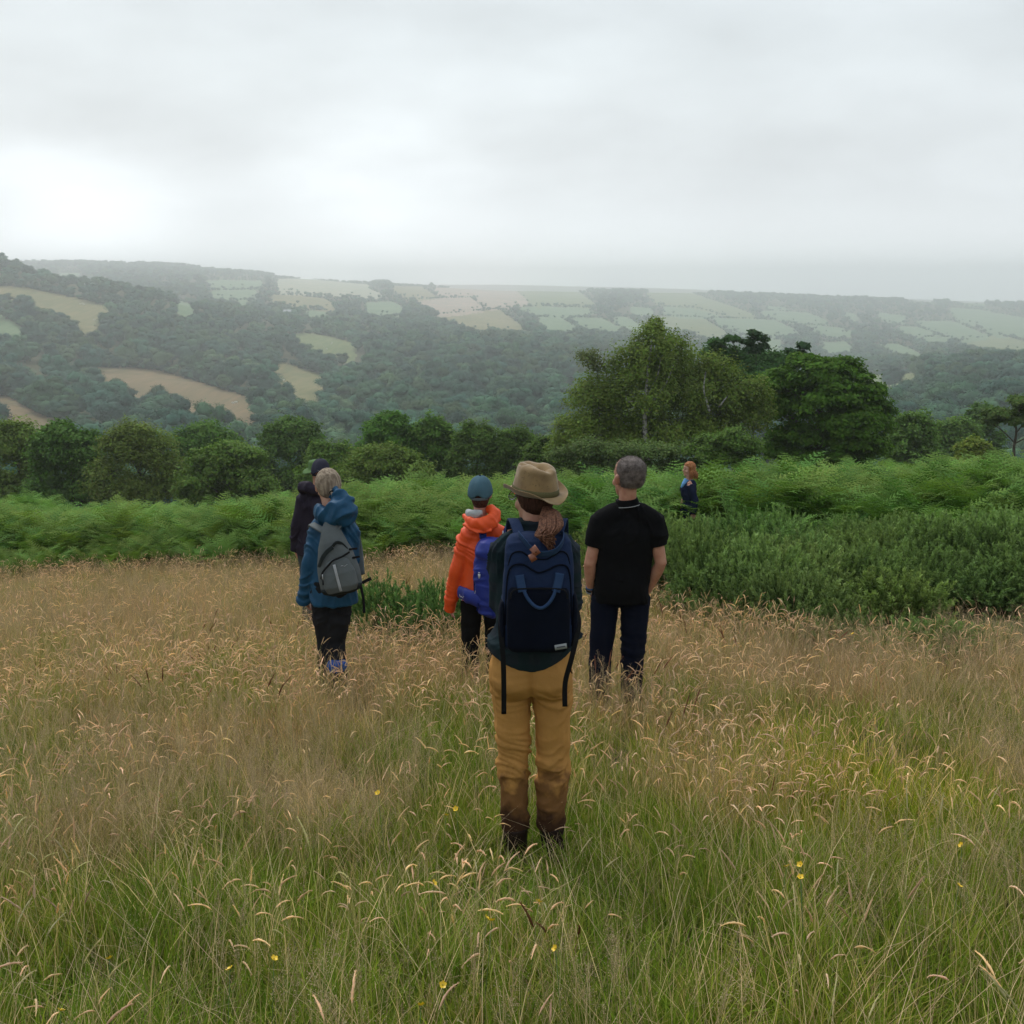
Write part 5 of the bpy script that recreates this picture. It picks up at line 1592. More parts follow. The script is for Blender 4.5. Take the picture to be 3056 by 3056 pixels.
def limb_mesh(lobes, height, tr, rng, lean=(0, 0), multi=1, twigs=9, base_r=1.0, low=.12):
    """trunk, limbs to every lobe, twigs out to its shell"""
    parts = []
    stems = []
    for m in range(multi):
        dx = (m - (multi - 1) / 2) * tr * 2.2
        pts = []
        tx, ty = (np.mean([l[0] for l in lobes]) * .5 + lean[0] + dx * 5, np.mean([l[1] for l in lobes]) * .5 + lean[1])
        for i in range(8):
            t = i / 7
            pts.append((dx + (tx - dx) * t + rng.normal(0, tr * .5) * (i > 0), ty * t + rng.normal(0, tr * .5) * (i > 0), height * .88 * t - .3 * (i == 0)))
        parts.append(tube(pts, [tr * (1.25 if i == 0 else 1) * (1 - .85 * i / 7) + .006 for i in range(8)], 9))
        stems.append(pts)
    for li, l in enumerate(lobes):
        st = stems[li % multi]
        c = np.array(l[:3])
        dist = math.hypot(c[0], c[1])
        zt = max(height * low, c[2] - dist * .75 - l[5] * .3)
        k = min(6.99, zt / (height * .88) * 7); i0 = int(k)
        a = np.array(st[i0]) * (1 - (k - i0)) + np.array(st[i0 + 1]) * (k - i0)
        mid = (a + c) / 2 + np.array([0, 0, .10 * dist]) + rng.normal(0, .06 * (dist + .3), 3)
        r0 = max(.012, tr * .42 * (1 - zt / height * .5))
        sp = smooth_path([a, mid, c], 4)
        parts.append(tube(sp, [r0 * (1 - .65 * j / (len(sp) - 1)) for j in range(len(sp))], 7))
        for q in range(twigs):
            d = unit(rng.normal(0, 1, 3)); d[2] = abs(d[2]) * .8 - .15
            e = c + d * np.array(l[3:6]) * rng.uniform(.75, 1.02)
            s0 = np.array(sp[rng.integers(len(sp) // 2, len(sp))])
            m2 = (s0 + e) / 2 + rng.normal(0, .05 * l[3], 3)
            parts.append(tube([s0, m2, e], [r0 * .34, r0 * .2, .004], 5))
    return merge(parts)


def near_tree(name, label, px, Y, lobes_px, leaf_n, leaf, col, seed, tr=.13, barkm=None, group=None, depth=.9, sig=.24, flat=.55, multi=1, elong=1.4, clumps=26, droop=0, fill=.12, dens=1.0, twigs=9, low=.12, cat='tree'):
    """a tree whose crown fills the given outline lobes (centre and radii in photograph pixels) at distance Y"""
    rng = np.random.default_rng(seed)
    if group: col = np.array(col) * .5 + np.array((.052, .088, .026)) * .5
    col = np.array(col) * (np.array((1.75, 1.75, 1.1)) if group else np.array((1.45, 1.5, 1.2)))
    if cat == 'bush': lobes_px = list(lobes_px) + [(a, b_ + 50, c, d) for a, b_, c, d in lobes_px]
    b = img_at(px, 1200, Y); bx = b.x; bz = gz(bx, Y)
    root = empty(name, (bx, Y, bz), 0)
    tag(root, label, cat, group)
    set_tint(root, (1, 1, 1))
    lobes = []
    for (cx, cy, rx, ry) in lobes_px:
        c = img_at(cx, cy, Y)
        k = Y / FPX * 1.0
        yo = rng.uniform(-.35, .35) * rx * k * 2
        lobes.append((c.x - bx, yo, c.z - bz, rx * k, rx * k * depth, ry * k))
    H = max(l[2] + l[5] for l in lobes)
    V, F = limb_mesh(lobes, H, tr, rng, multi=multi, twigs=twigs, low=low)
    add('trunk', poly_mesh('trunk', V, F, barkm or MAT['bark']), root)
    P, D = lobe_cloud(lobes, leaf_n, rng, clumps, sig, flat, fill, .36)
    if droop:
        h = rng.random(len(P)) < .5
        P[h, 2] -= rng.exponential(droop, h.sum())
    P[:, 2] = np.maximum(P[:, 2], .1)
    V, F, c = leaf_quads(P, D, leaf, rng, col, elong, .13)
    # young growth paler, deeper toned clusters between
    nn = fbm(P[:, 0] * 1.1 + 40, P[:, 2] * 1.3 + P[:, 1] * .5 + 20, seed, 3)
    c = c * np.repeat(.72 + .56 * nn, 4)[:, None]
    o = add('crown', tri_mesh('crown', V, F, MAT['leaf'], c), root)
    set_tint(o, (1, 1, 1))
    return root


def scatter(name, protos, P, rz, sc, idx, tint, label=None, cat=None, tilt=None, kind='stuff'):
    """one object carrying many instances of plant meshes at its vertices"""
    me = bpy.data.meshes.new(name)
    n = len(P)
    me.vertices.add(n); me.vertices.foreach_set('co', np.asarray(P, np.float32).ravel())

    def attr(nm, typ, arr, key):
        a = me.attributes.new(nm, typ, 'POINT'); a.data.foreach_set(key, np.asarray(arr).ravel())
    rot = np.zeros((n, 3), np.float32); rot[:, 2] = rz
    if tilt is not None: rot[:, :2] = tilt
    s3 = np.asarray(sc, np.float32)
    if s3.ndim == 1: s3 = np.repeat(s3[:, None], 3, 1)
    attr('rot', 'FLOAT_VECTOR', rot, 'vector'); attr('siz', 'FLOAT_VECTOR', s3.astype(np.float32), 'vector')
    attr('idx', 'INT', np.asarray(idx, np.int32), 'value'); attr('tint', 'FLOAT_VECTOR', np.asarray(tint, np.float32), 'vector')
    o = bpy.data.objects.new(name, me); COL.objects.link(o)
    c = bpy.data.collections.new(name + '_kinds')
    for i, pm in enumerate(protos):
        po = bpy.data.objects.new('%s_kind_%02d' % (name, i), pm); c.objects.link(po)
    ng = bpy.data.node_groups.new(name + '_scatter', 'GeometryNodeTree')
    ng.interface.new_socket('Geometry', in_out='INPUT', socket_type='NodeSocketGeometry')
    ng.interface.new_socket('Geometry', in_out='OUTPUT', socket_type='NodeSocketGeometry')
    N, L = ng.nodes, ng.links
    gi = N.new('NodeGroupInput'); go = N.new('NodeGroupOutput')
    ci = N.new('GeometryNodeCollectionInfo'); ci.inputs['Collection'].default_value = c
    ci.inputs['Separate Children'].default_value = True; ci.inputs['Reset Children'].default_value = True
    ip = N.new('GeometryNodeInstanceOnPoints'); ip.inputs['Pick Instance'].default_value = True

    def na(nm, dt):
        q = N.new('GeometryNodeInputNamedAttribute'); q.data_type = dt; q.inputs['Name'].default_value = nm
        return q.outputs['Attribute']
    L.new(gi.outputs[0], ip.inputs['Points']); L.new(ci.outputs[0], ip.inputs['Instance'])
    L.new(na('idx', 'INT'), ip.inputs['Instance Index'])
    e2r = N.new('FunctionNodeEulerToRotation'); L.new(na('rot', 'FLOAT_VECTOR'), e2r.inputs[0]); L.new(e2r.outputs[0], ip.inputs['Rotation'])
    L.new(na('siz', 'FLOAT_VECTOR'), ip.inputs['Scale'])
    L.new(ip.outputs[0], go.inputs[0])
    md = o.modifiers.new('scatter', 'NODES'); md.node_group = ng
    tag(o, label, cat, kind=kind)
    return o


# ------------------------------------------------------------------ the tall trees beyond the crest
def build_near_trees():
    birch = [(1960, 1060, 85, 95), (1885, 1110, 80, 85), (2055, 1130, 100, 85), (1790, 1200, 95, 85), (1925, 1190, 100, 90), (2100, 1195, 110, 85), (2215, 1190, 80, 80),
             (1725, 1290, 80, 65), (1840, 1290, 100, 75), (1980, 1290, 100, 70), (2110, 1290, 100, 75), (1955, 985, 30, 38), (2140, 1110, 60, 55), (2245, 1250, 70, 70), (1680, 1340, 50, 45)]
    bt = near_tree('birch_tree', 'broad olive green birch with pale bark, largest tree behind the bracken', 1930, 48, birch, 82000, .085, (.080, .108, .026), 3, .13, MAT['birch_bark'], depth=.75, sig=.17, flat=.95, elong=1.5, clumps=60, droop=.16, twigs=16, low=.30, fill=.22)
    def bough(pts, r0, r1, dy):
        P = smooth_path([img_at(a, b, 48 + dy) - bt.location for a, b in pts], 4)
        shape('limb', tube(P, [r0 + (r1 - r0) * i / (len(P) - 1) for i in range(len(P))], 7), MAT['birch_bark'], bt)
    bough([(1926, 1320), (1924, 1240), (1928, 1180), (1934, 1100), (1945, 1030)], .12, .035, -1.45)
    bough([(1924, 1238), (1950, 1195), (1985, 1150), (2010, 1090)], .07, .02, -1.5)
    bough([(1924, 1225), (1900, 1200), (1872, 1198), (1868, 1180)], .055, .02, -1.5)
    bough([(1930, 1180), (1962, 1120), (1972, 1065)], .05, .015, -1.4)
    bough([(2118, 1228), (2108, 1195), (2100, 1160), (2106, 1110)], .06, .02, -1.4)
    bough([(2145, 1215), (2165, 1190), (2172, 1182)], .045, .02, -1.4)
    bough([(1878, 1375), (1862, 1340), (1850, 1318)], .09, .05, -1.6)
    side = [(1750, 1062, 26, 14), (1768, 1080, 30, 22), (1785, 1098, 28, 18)]
    near_tree('birch_sapling', 'slender birch top leaning out left of the large birch', 1800, 47.5, side, 1500, .075, (.085, .10, .045), 5, .05, MAT['bark'], depth=1, sig=.5, flat=.8, clumps=12, twigs=8)
    oak = [(2430, 1120, 75, 60), (2510, 1110, 62, 45), (2345, 1150, 70, 55), (2555, 1165, 62, 50), (2450, 1195, 95, 70), (2345, 1235, 80, 65), (2590, 1225, 62, 50),
           (2510, 1265, 95, 62), (2620, 1280, 52, 50), (2400, 1310, 95, 48), (2540, 1325, 95, 38), (2395, 1075, 42, 22), (2300, 1195, 45, 45), (2400, 1368, 80, 36), (2500, 1372, 80, 36), (2600, 1352, 60, 40), (2310, 1350, 50, 45)]
    near_tree('oak_tree', 'dense dark green oak right of the birch', 2440, 50, oak, 64000, .125, (.044, .086, .013), 11, .2, None, depth=.85, sig=.19, flat=.45, clumps=40, fill=.10, twigs=6)
    row = [(2150, 1050, 38, 24), (2190, 1075, 40, 28), (2115, 1060, 22, 14), (2135, 1022, 20, 10), (2178, 1012, 22, 10), (2260, 1085, 60, 30), (2330, 1090, 60, 28), (2240, 1120, 60, 40)]
    near_tree('rowan_tree', 'dark feathery tree showing between the birch and the oak', 2200, 56, row, 13000, .11, (.035, .070, .028), 13, .11, None, depth=.8, sig=.30, flat=.7, clumps=20, elong=2.2, twigs=8)
    sp = [(2248, 1002, 15, 12), (2268, 1012, 15, 10), (2232, 1024, 16, 9), (2255, 1045, 20, 12), (2280, 1036, 14, 9)]
    near_tree('rowan_sapling', 'sparse leggy sapling top standing above the rowan and oak', 2255, 55, sp, 1500, .12, (.03, .055, .03), 14, .05, None, depth=1, sig=.42, flat=.7, clumps=9, elong=2.2, twigs=6, fill=0)
    sp = [(2398, 1036, 13, 11), (2388, 1058, 15, 9), (2352, 1050, 13, 7)]
    near_tree('rowan_sapling', 'small dark sapling top poking over the crown of the oak', 2385, 55, sp, 900, .12, (.03, .055, .03), 15, .05, None, depth=1, sig=.42, flat=.7, clumps=8, elong=2.2, twigs=6, fill=0)
    near_tree('hazel_bush', 'mid green bush at the foot of the birch and oak', 2170, 42, [(2130, 1330, 50, 35), (2180, 1315, 55, 40), (2230, 1335, 45, 32), (2090, 1350, 45, 28)], 12000, .085, (.052, .086, .022), 17, .06, None, cat='bush', clumps=18, low=.02)
    near_tree('willow_bush', 'grey green bush under the left skirt of the birch', 1790, 43, [(1740, 1345, 65, 38), (1830, 1350, 70, 38), (1900, 1345, 60, 35), (1960, 1350, 50, 30), (1690, 1370, 60, 26), (2030, 1350, 60, 30)], 20000, .08, (.062, .088, .034), 18, .06, None, cat='bush', clumps=20, low=.02)

    def dome(cx0, cx1, top, bot, n=5, seed=0):
        r = random.Random(seed); w = cx1 - cx0; h = bot - top; out = []
        cx = (cx0 + cx1) / 2
        for i in range(n):
            t = (i + .5) / n
            x = cx0 + w * t
            k = 1 - abs(2 * t - 1) ** 2.2
            y = bot - h * (.25 + .45 * k) + r.uniform(-.05, .05) * h
            out.append((x + r.uniform(-.05, .05) * w, y, w / n * r.uniform(.85, 1.25), h * (.22 + .10 * k) * r.uniform(.85, 1.1)))
        for i in range(n - 1):
            t = (i + 1) / n
            out.append((cx0 + w * t + r.uniform(-.04, .04) * w, bot - h * (.80 - .25 * abs(2 * t - 1) ** 2), w / n * .85, h * .20))
        for i in range(n):
            out.append((cx0 + w * (i + .5) / n, bot - h * .18, w / n * 1.0, h * .25))
        for i in range(3):
            out.append((cx0 + w * r.uniform(.2, .8), bot - h * r.uniform(.45, .7), w / n * .9, h * .2))
        return out
    M = [  # name, label, x0, x1, top, bottom, Y, leaves, leaf size, colour, tree width seed
        ('ash_tree', 'big dark green tree, second from the left edge behind the bracken', 90, 300, 1255, 1450, 62, 26000, .15, (.035, .080, .028), 21),
        ('hawthorn_tree', 'olive tree at the left edge behind the bracken', -40, 120, 1245, 1440, 66, 20000, .14, (.075, .098, .034), 22),
        ('oak_tree', 'olive brown open crowned tree with branches showing, left of the walkers', 290, 515, 1262, 1440, 60, 22000, .115, (.085, .095, .038), 23),
        ('sycamore_tree', 'rounded mid green tree between the olive tree and the dark capped man', 500, 720, 1265, 1420, 78, 20000, .17, (.042, .090, .030), 24),
        ('alder_tree', 'low green tree above the bracken, left of the green bush hat', 560, 800, 1318, 1440, 58, 16000, .13, (.055, .085, .030), 25),
        ('ash_tree', 'tall green tree rising behind the green bush hat', 780, 960, 1238, 1420, 80, 18000, .17, (.042, .080, .030), 26),
        ('hawthorn_tree', 'small bushy tree right above the green bush hat', 900, 1080, 1310, 1440, 58, 15000, .12, (.050, .085, .030), 27),
        ('oak_tree', 'bright green oak in the middle, left of the orange jacket', 1085, 1235, 1228, 1400, 64, 20000, .14, (.038, .100, .026), 28),
        ('oak_tree', 'dark green oak in the middle, right half of the pair over the teal cap', 1220, 1365, 1240, 1400, 64, 19000, .14, (.045, .090, .028), 29),
        ('hawthorn_tree', 'dull green spreading tree directly above the teal cap', 1355, 1490, 1256, 1410, 62, 17000, .12, (.048, .078, .030), 30),
        ('hawthorn_tree', 'dull green tree between the teal cap and the felt hat', 1470, 1610, 1272, 1410, 62, 17000, .12, (.045, .075, .028), 31),
        ('hawthorn_tree', 'low olive bush standing under the middle oaks', 1020, 1260, 1326, 1420, 52, 15000, .11, (.070, .092, .032), 32),
        ('hazel_tree', 'dark low tree to the left of the birch, behind the felt hat', 1560, 1720, 1300, 1420, 54, 16000, .11, (.042, .066, .026), 33),
        ('alder_tree', 'pale green tree just right of the dark oak', 2650, 2790, 1225, 1360, 66, 15000, .15, (.060, .105, .042), 34),
        ('willow_tree', 'wide dome shaped green tree on the right beyond the bracken', 2760, 2940, 1245, 1370, 80, 19000, .17, (.060, .105, .045), 35),
        ('hawthorn_bush', 'small yellow olive bush on the right behind the bracken', 2845, 2960, 1306, 1380, 55, 8000, .11, (.105, .115, .030), 36),
        ('alder_tree', 'dark blue green tree beyond the wide dome, right side', 2880, 2975, 1200, 1320, 95, 12000, .2, (.040, .080, .038), 37),
    ]
    for nm, lab, x0, x1, top, bot, Y, n, ls, c, sd_ in M:
        near_tree(nm, lab, (x0 + x1) / 2, Y, dome(x0, x1, top, bot + 75, 5, sd_), int(n * 1.5), ls * .92, c, sd_, .16, None, 'trees beyond the bracken', depth=1.0, sig=.30 if sd_ == 23 else .24, clumps=24, twigs=12 if sd_ == 23 else 5, fill=.12 if sd_ == 23 else .34, low=.05)
    flat = [(3060, 1205, 55, 22), (2985, 1235, 45, 15), (3110, 1230, 60, 20), (3035, 1255, 50, 12), (2960, 1262, 25, 12), (3090, 1270, 50, 14)]
    near_tree('pine_tree', 'dark flat topped tree with bare lower boughs at the right edge', 3040, 50, flat, 12000, .10, (.05, .075, .026), 38, .12, None, depth=.9, sig=.22, clumps=22, low=.25)


def crown_proto(name, n, lobes_n, card, seed, wide=1.0, sub=.30):
    """unit crown (about 1 wide, 1 high, standing on z=0)"""
    rng = np.random.default_rng(seed)
    L_ = [(0, 0, .46, .38 * wide, .38 * wide, .38)]
    for i in range(lobes_n):
        a = rng.uniform(0, 6.28); e = rng.uniform(-.2, 1.0)
        r = .33 * math.cos(e * 1.1)
        L_.append((r * math.cos(a) * wide, r * math.sin(a) * wide, .52 + .33 * math.sin(e * 1.4), sub * rng.uniform(.6, .95) * .78, sub * rng.uniform(.6, .95) * .78, sub * rng.uniform(.6, .9) * .72))
    P, D = lobe_cloud(L_, n, rng, 34, .17, .7, .03, .14)
    P[:, 2] = np.maximum(P[:, 2], .02)
    V, F, c = leaf_quads(P, D, card, rng, (1, 1, 1), 1.2, .09)
    # inner boughs so that the crown is not hollow
    parts = [tube([(0, 0, -.05), (0, 0, .35), (0, 0, .7)], [.035, .028, .01], 6)]
    for l in L_:
        parts.append(ellipsoid(l[:3], (l[3] * .80, l[4] * .80, l[5] * .80), 8, 5))
    v2, f2 = merge(parts)
    tri = []
    for f in f2:
        for k in range(1, len(f) - 1): tri.append((f[0] + len(V), f[k] + len(V), f[k + 1] + len(V)))
    V = np.concatenate([V, np.array([tuple(v) for v in v2])]); F = np.concatenate([F, np.array(tri)])
    c = np.concatenate([c, np.full((len(v2), 3), .92)])
    return tri_mesh(name, V, F, MAT['far_leaf'], c)


GREENS = np.array([(.036, .074, .036), (.028, .064, .040), (.044, .084, .036), (.026, .056, .032), (.056, .084, .034), (.036, .084, .044)])


def build_woods():
    rng = np.random.default_rng(21)
    mid = [crown_proto('broadleaf_crown_mid', 9000, 9, .017, 150 + i, rng.uniform(.9, 1.1)) for i in range(4)]
    near = [crown_proto('broadleaf_crown_near', 3000, 4, .030, 100 + i, rng.uniform(.9, 1.1)) for i in range(6)]
    far = [crown_proto('broadleaf_crown_far', 520, 6, .070, 200 + i, rng.uniform(.9, 1.15)) for i in range(6)]

    def sample(d0, d1, sp, amax=31):
        area = R(2 * amax) * (d1 * d1 - d0 * d0) / 2
        n = int(area / (sp * sp))
        d = np.sqrt(rng.uniform(d0 * d0, d1 * d1, n)); a = rng.uniform(-R(amax), R(amax), n)
        return d * np.sin(a), d * np.cos(a)
    X = []; Y = []; S = []
    for d0, d1, sp, s0, s1 in ((76, 125, 6.5, 9, 15), (125, 260, 9.5, 9, 14), (260, 520, 12.5, 12, 19), (520, 1000, 14, 12, 20), (1000, 2000, 15, 9, 16), (2000, 4300, 22, 9, 18)):
        x, y = sample(d0, d1, sp)
        X.append(x); Y.append(y); S.append(rng.uniform(s0, s1, len(x)))
    # hedgerow trees along the edges of every field
    hx, hy, hs = [], [], []
    for kind, poly, d0, d1 in FIELDS:
        pts = poly + [poly[0]]
        for (ax, ay), (bx, by) in zip(pts[:-1], pts[1:]):
            L_ = math.hypot(bx - ax, by - ay)
            for t in np.arange(0, 1, 5.0 / max(L_, 5.1)):
                qx, qy = ax + (bx - ax) * t, ay + (by - ay) * t
                gx, gy = img_ground(qx, qy, 0, max(250, d0 * .6), 5000)
                if gy > 4800: continue
                hx.append(gx + rng.normal(0, gy * .0008)); hy.append(gy + rng.normal(0, gy * .002)); hs.append(rng.uniform(3.5, 7.0) if rng.random() < .8 else rng.uniform(8, 13))
    nb = sum(len(x) for x in X)
    X = np.concatenate(X + [np.array(hx)]); Y = np.concatenate(Y + [np.array(hy)]); S = np.concatenate(S + [np.array(hs)])
    hedge = np.arange(len(X)) >= nb
    Z = ground_z(X, Y)
    px, py = project(X, Y, Z); h = S * FPX / Y
    tight = np.zeros(len(X), bool)
    for kind, poly, d0, d1 in FIELDS:
        m = (Y > max(d0 * .8, 1150)) & (Y < d1 * 1.05) & ~tight
        ids = np.nonzero(m)[0]
        for ox_, oy_ in ((0, -26), (-22, -10), (22, -10), (0, 12), (-14, 8), (14, 8)):
            tight[ids] |= in_poly(px[ids] + ox_, py[ids] + oy_, poly)
    S = np.where(tight & (S > 7.5), rng.uniform(4.5, 8.5, len(X)), S)
    h = S * FPX / Y
    keep = (px > -160) & (px < 3220) & (Y < 4500)
    for i, (kind, poly, d0, d1) in enumerate(FIELDS):
        m = (Y > d0 * .8) & (Y < d1 * 1.05)
        bad = in_poly(px, py, poly)
        for f in (.3, .6, .85):
            bad |= in_poly(px, py - h * f, poly)
        tree_ok = hedge & (rng.random(len(X)) < .35) & (Y > 1100)
        bad_h = in_poly(px, py - h * .35, poly) & in_poly(px, py, poly)
        keep &= ~(m & np.where(tree_ok, bad_h, bad))
    # open patches among the wood, and lines of sight blocked by the land
    dens = fbm(X / 70, Y / 70, 8, 3)
    keep &= hedge | (dens > .26) | (Y < 300)
    keep &= (Y > 125) | (py - h > 1285 + 40 * (fbm(X / 6, Y / 6, 3, 2) - .5))
    zt = Z + S
    vis = np.ones(len(X), bool)
    for f in np.linspace(.15, .97, 26):
        g = ground_z(X * f, Y * f); line = CAMZ + (zt - CAMZ) * f
        vis &= line > g - .5
    keep &= vis
    # keep the slot where the nearest trees already stand
    keep_i = np.nonzero(keep)[0]
    X, Y, Z, S, hedge = X[keep], Y[keep], Z[keep], S[keep], hedge[keep]
    print('wood trees', len(X), 'hedge', hedge.sum())
    kind = np.clip((fbm(X / 45 + 3, Y / 45, 15, 3) * 1.5 - .25 + rng.normal(0, .22, len(X))) * 6, 0, 5.99).astype(int)
    T = GREENS[kind] * np.array((1.0, 1.15, 1.25)) * rng.uniform(.70, 1.38, (len(X), 1))  # teal shift paints some of the haze into the leaf colour
    far_y = Y > 700
    T[far_y] *= .95
    asp = rng.uniform(.8, 1.12, len(X))
    siz = np.stack([S * asp, S * asp, S * np.where(hedge, .75, rng.uniform(.75, 1.0, len(X)))], 1)
    rz = rng.uniform(0, 6.28, len(X))
    order = np.argsort(Y / S)
    ind, rest = order[:290], order[290:]
    tone = T.mean(1); t1, t2 = np.quantile(tone[order[:290]], (.33, .67))
    spots = [(350, 'at the far left of the valley wood'), (700, 'under the long brown field'), (1050, 'below the small tan field'), (1300, 'left of centre in the valley bottom'), (1600, 'above the middle oaks'), (1900, 'left of the big birch'), (9999, 'right of the dark oak')]
    labs = {0: 'mid green round crowned tree in the wood on the valley side', 1: 'dark blue green tree in the wood on the valley side', 2: 'lighter green tree in the wood on the valley side',
            3: 'very dark tree in the wood on the valley side', 4: 'olive green tree in the wood on the valley side', 5: 'fresh green tree in the wood on the valley side'}
    for j in ind:
        o = bpy.data.objects.new('broadleaf_tree', mid[j % 4] if Y[j] < 260 else near[j % 6]); COL.objects.link(o)
        o.location = (X[j], Y[j], Z[j] - .2); o.rotation_euler = (0, 0, rz[j]); o.scale = siz[j]
        set_tint(o, T[j])
        tn = 'dark' if tone[j] < t1 else ('mid green' if tone[j] < t2 else 'pale green')
        hu = {4: 'olive tinged', 1: 'bluish', 3: 'dull'}.get(int(kind[j]), 'leafy')
        wh = next(s for lim_, s in spots if px[keep_i[j]] < lim_)
        lab = '%s %s round crowned tree %s' % (tn, hu, wh)
        tag(o, lab, 'tree', lab.replace('tree', 'trees'))
    close = rest[Y[rest] < 900]; rest = rest[Y[rest] >= 900]
    scatter('woodland', near, np.stack([X, Y, Z - .3], 1)[close], rz[close], siz[close], close % 6, T[close], 'mixed broadleaf wood covering the valley side below the fields', 'woodland')
    scatter('woodland', far, np.stack([X, Y, Z - .3], 1)[rest], rz[rest], siz[rest], rest % 6, T[rest], 'distant woods and hedgerow trees dividing the hazy fields', 'woodland')


def build_sheep_and_barn():
    """pale specks on the pastures"""
    wool, nt, b = new_mat('fleece'); b.inputs['Base Color'].default_value = (.62, .60, .55, 1); b.inputs['Roughness'].default_value = 1
    dk, nt, b = new_mat('sheep_face'); b.inputs['Base Color'].default_value = (.12, .10, .09, 1)
    P = fuse([tube([(-.55, 0, .62), (-.35, 0, .68), (.2, 0, .70), (.48, 0, .68)], [.18, .27, .28, .2], 14), tube([(.42, 0, .74), (.62, 0, .80), (.78, 0, .70)], [.15, .11, .08], 10)] +
             [tube([(x, y, .5), (x, y, .0)], [.055, .035], 8) for x in (-.38, .32) for y in (-.14, .14)], .035, 2)
    body = tri_mesh('sheep', P[0], P[1], wool, smooth=True)
    spots = Z1([(420, 370), (432, 366), (441, 372), (495, 452), (1440, 755), (1470, 762), (1488, 770), (1512, 800), (1222, 890), (1238, 886), (1740, 572), (1712, 604), (1735, 576), (1690, 590)])
    labs = ['white sheep on the upper left hillside field'] * 4 + ['white sheep on the small tan field in the middle of the wood'] * 4 + ['white sheep at the lower end of the long brown field'] * 2 + ['white sheep on the olive pasture above the wood'] * 4
    rr = random.Random(2)
    for (px, py), lab in zip(spots, labs):
        x, y = img_ground(px, py, 0, 300, 2500)
        o = bpy.data.objects.new('sheep', body); COL.objects.link(o)
        o.location = (x, y, gz(x, y)); o.rotation_euler = (0, 0, rr.uniform(0, 6)); o.scale = (1.3,) * 3
        tag(o, lab, 'sheep', lab.replace('white sheep', 'sheep grazing'))
    # grey farm shed among the trees
    x, y = img_ground(852, 946, 0, 300, 3000)
    g = gz(x, y)
    root = empty('farm_building', (x, y, g + 2.5), R(-12)); tag(root, 'long grey roofed farm shed half hidden in the hillside wood', 'building')
    wm, nt, b = new_mat('shed_wall'); b.inputs['Base Color'].default_value = (.30, .31, .31, 1)
    rm, nt, b = new_mat('shed_roof'); b.inputs['Base Color'].default_value = (.30, .32, .33, 1); b.inputs['Roughness'].default_value = .7
    dm, nt, b = new_mat('shed_opening'); b.inputs['Base Color'].default_value = (.02, .02, .02, 1)
    def box(x0, x1, y0, y1, z0, z1):
        v = [(a, b_, c) for c in (z0, z1) for b_ in (y0, y1) for a in (x0, x1)]
        return v, [(0, 2, 3, 1), (4, 5, 7, 6), (0, 1, 5, 4), (2, 6, 7, 3), (0, 4, 6, 2), (1, 3, 7, 5)]
    w_, d_ = 11, 5
    v, f = box(-w_, w_, -d_, d_, -3, 4)
    v += [(-w_, 0, 6), (w_, 0, 6)]
    f += [(4, 6, 8), (5, 9, 7)]
    add('wall', poly_mesh('wall', v, f, wm, False), root)
    rf = [(-w_ - .8, -d_ - .8, 3.95), (w_ + .8, -d_ - .8, 3.95), (w_ + .8, 0, 6.4), (-w_ - .8, 0, 6.4), (-w_ - .8, d_ + .8, 3.95), (w_ + .8, d_ + .8, 3.95)]
    ro = add('roof', poly_mesh('roof', rf, [(0, 1, 2, 3), (3, 2, 5, 4)], rm, False), root)
    md = ro.modifiers.new('t', 'SOLIDIFY'); md.thickness = .3
    for k in range(4):
        v, f = box(-8 + k * 7.5, -4 + k * 7.5, -d_ - .06, -d_ + .1, 0, 3.4)
        add('door', poly_mesh('door', v, f, dm, False), root) if k < 2 else None


# ------------------------------------------------------------------ bracken and gorse
def frond(rng, L=.55):
    """one bracken frond: arching stalk, paired tapering side fronds with a toothed edge"""
    V = []; F = []
    n = 11
    pts = []
    p = np.array([0., 0, 0]); ang = rng.uniform(.75, 1.25)
    for i in range(n + 1):
        pts.append(p.copy()); p = p + np.array([math.cos(ang), 0, math.sin(ang)]) * L * 1.25 / n
        ang -= (.035 + .16 * (i / n) ** 1.3)
    side = np.array([0, 1., 0])

    def tri(a, b, c):
        k = len(V); V.extend([a, b, c]); F.append((k, k + 1, k + 2))
    for i in range(n):
        w = .0045 * (1 - .7 * i / n)
        k = len(V); V.extend([pts[i] - side * w, pts[i] + side * w, pts[i + 1] + side * w * .9, pts[i + 1] - side * w * .9]); F.extend([(k, k + 1, k + 2), (k, k + 2, k + 3)])
        if i < 2: continue
        t = (i - 2) / (n - 2)
        ln = L * .46 * (1 - t) ** .8 + .02
        d0 = pts[i + 1] - pts[i]; d0 /= np.linalg.norm(d0)
        up = np.cross(d0, side); up = -up if up[2] < 0 else up
        for s in (-1, 1):
            d = unit(side * s * .86 + d0 * .45 + up * rng.uniform(-.05, .25) + rng.normal(0, .05, 3))
            q = pts[i]
            wd = unit(np.cross(d, up))
            m = max(3, int(ln / .045))
            for j in range(m):
                u = j / m; u1 = (j + 1) / m
                a0 = q + d * ln * u - up * .12 * ln * u * u
                a1 = q + d * ln * u1 - up * .12 * ln * u1 * u1
                lw = (.030 * (1 - u) ** .7 * (ln / (L * .46)) ** .4 + .003)
                tip = a0 * .35 + a1 * .65
                tri(a0, a1, tip + wd * lw - up * .004)
                tri(a1, a0, tip - wd * lw - up * .004)
    return np.array(V), np.array(F)


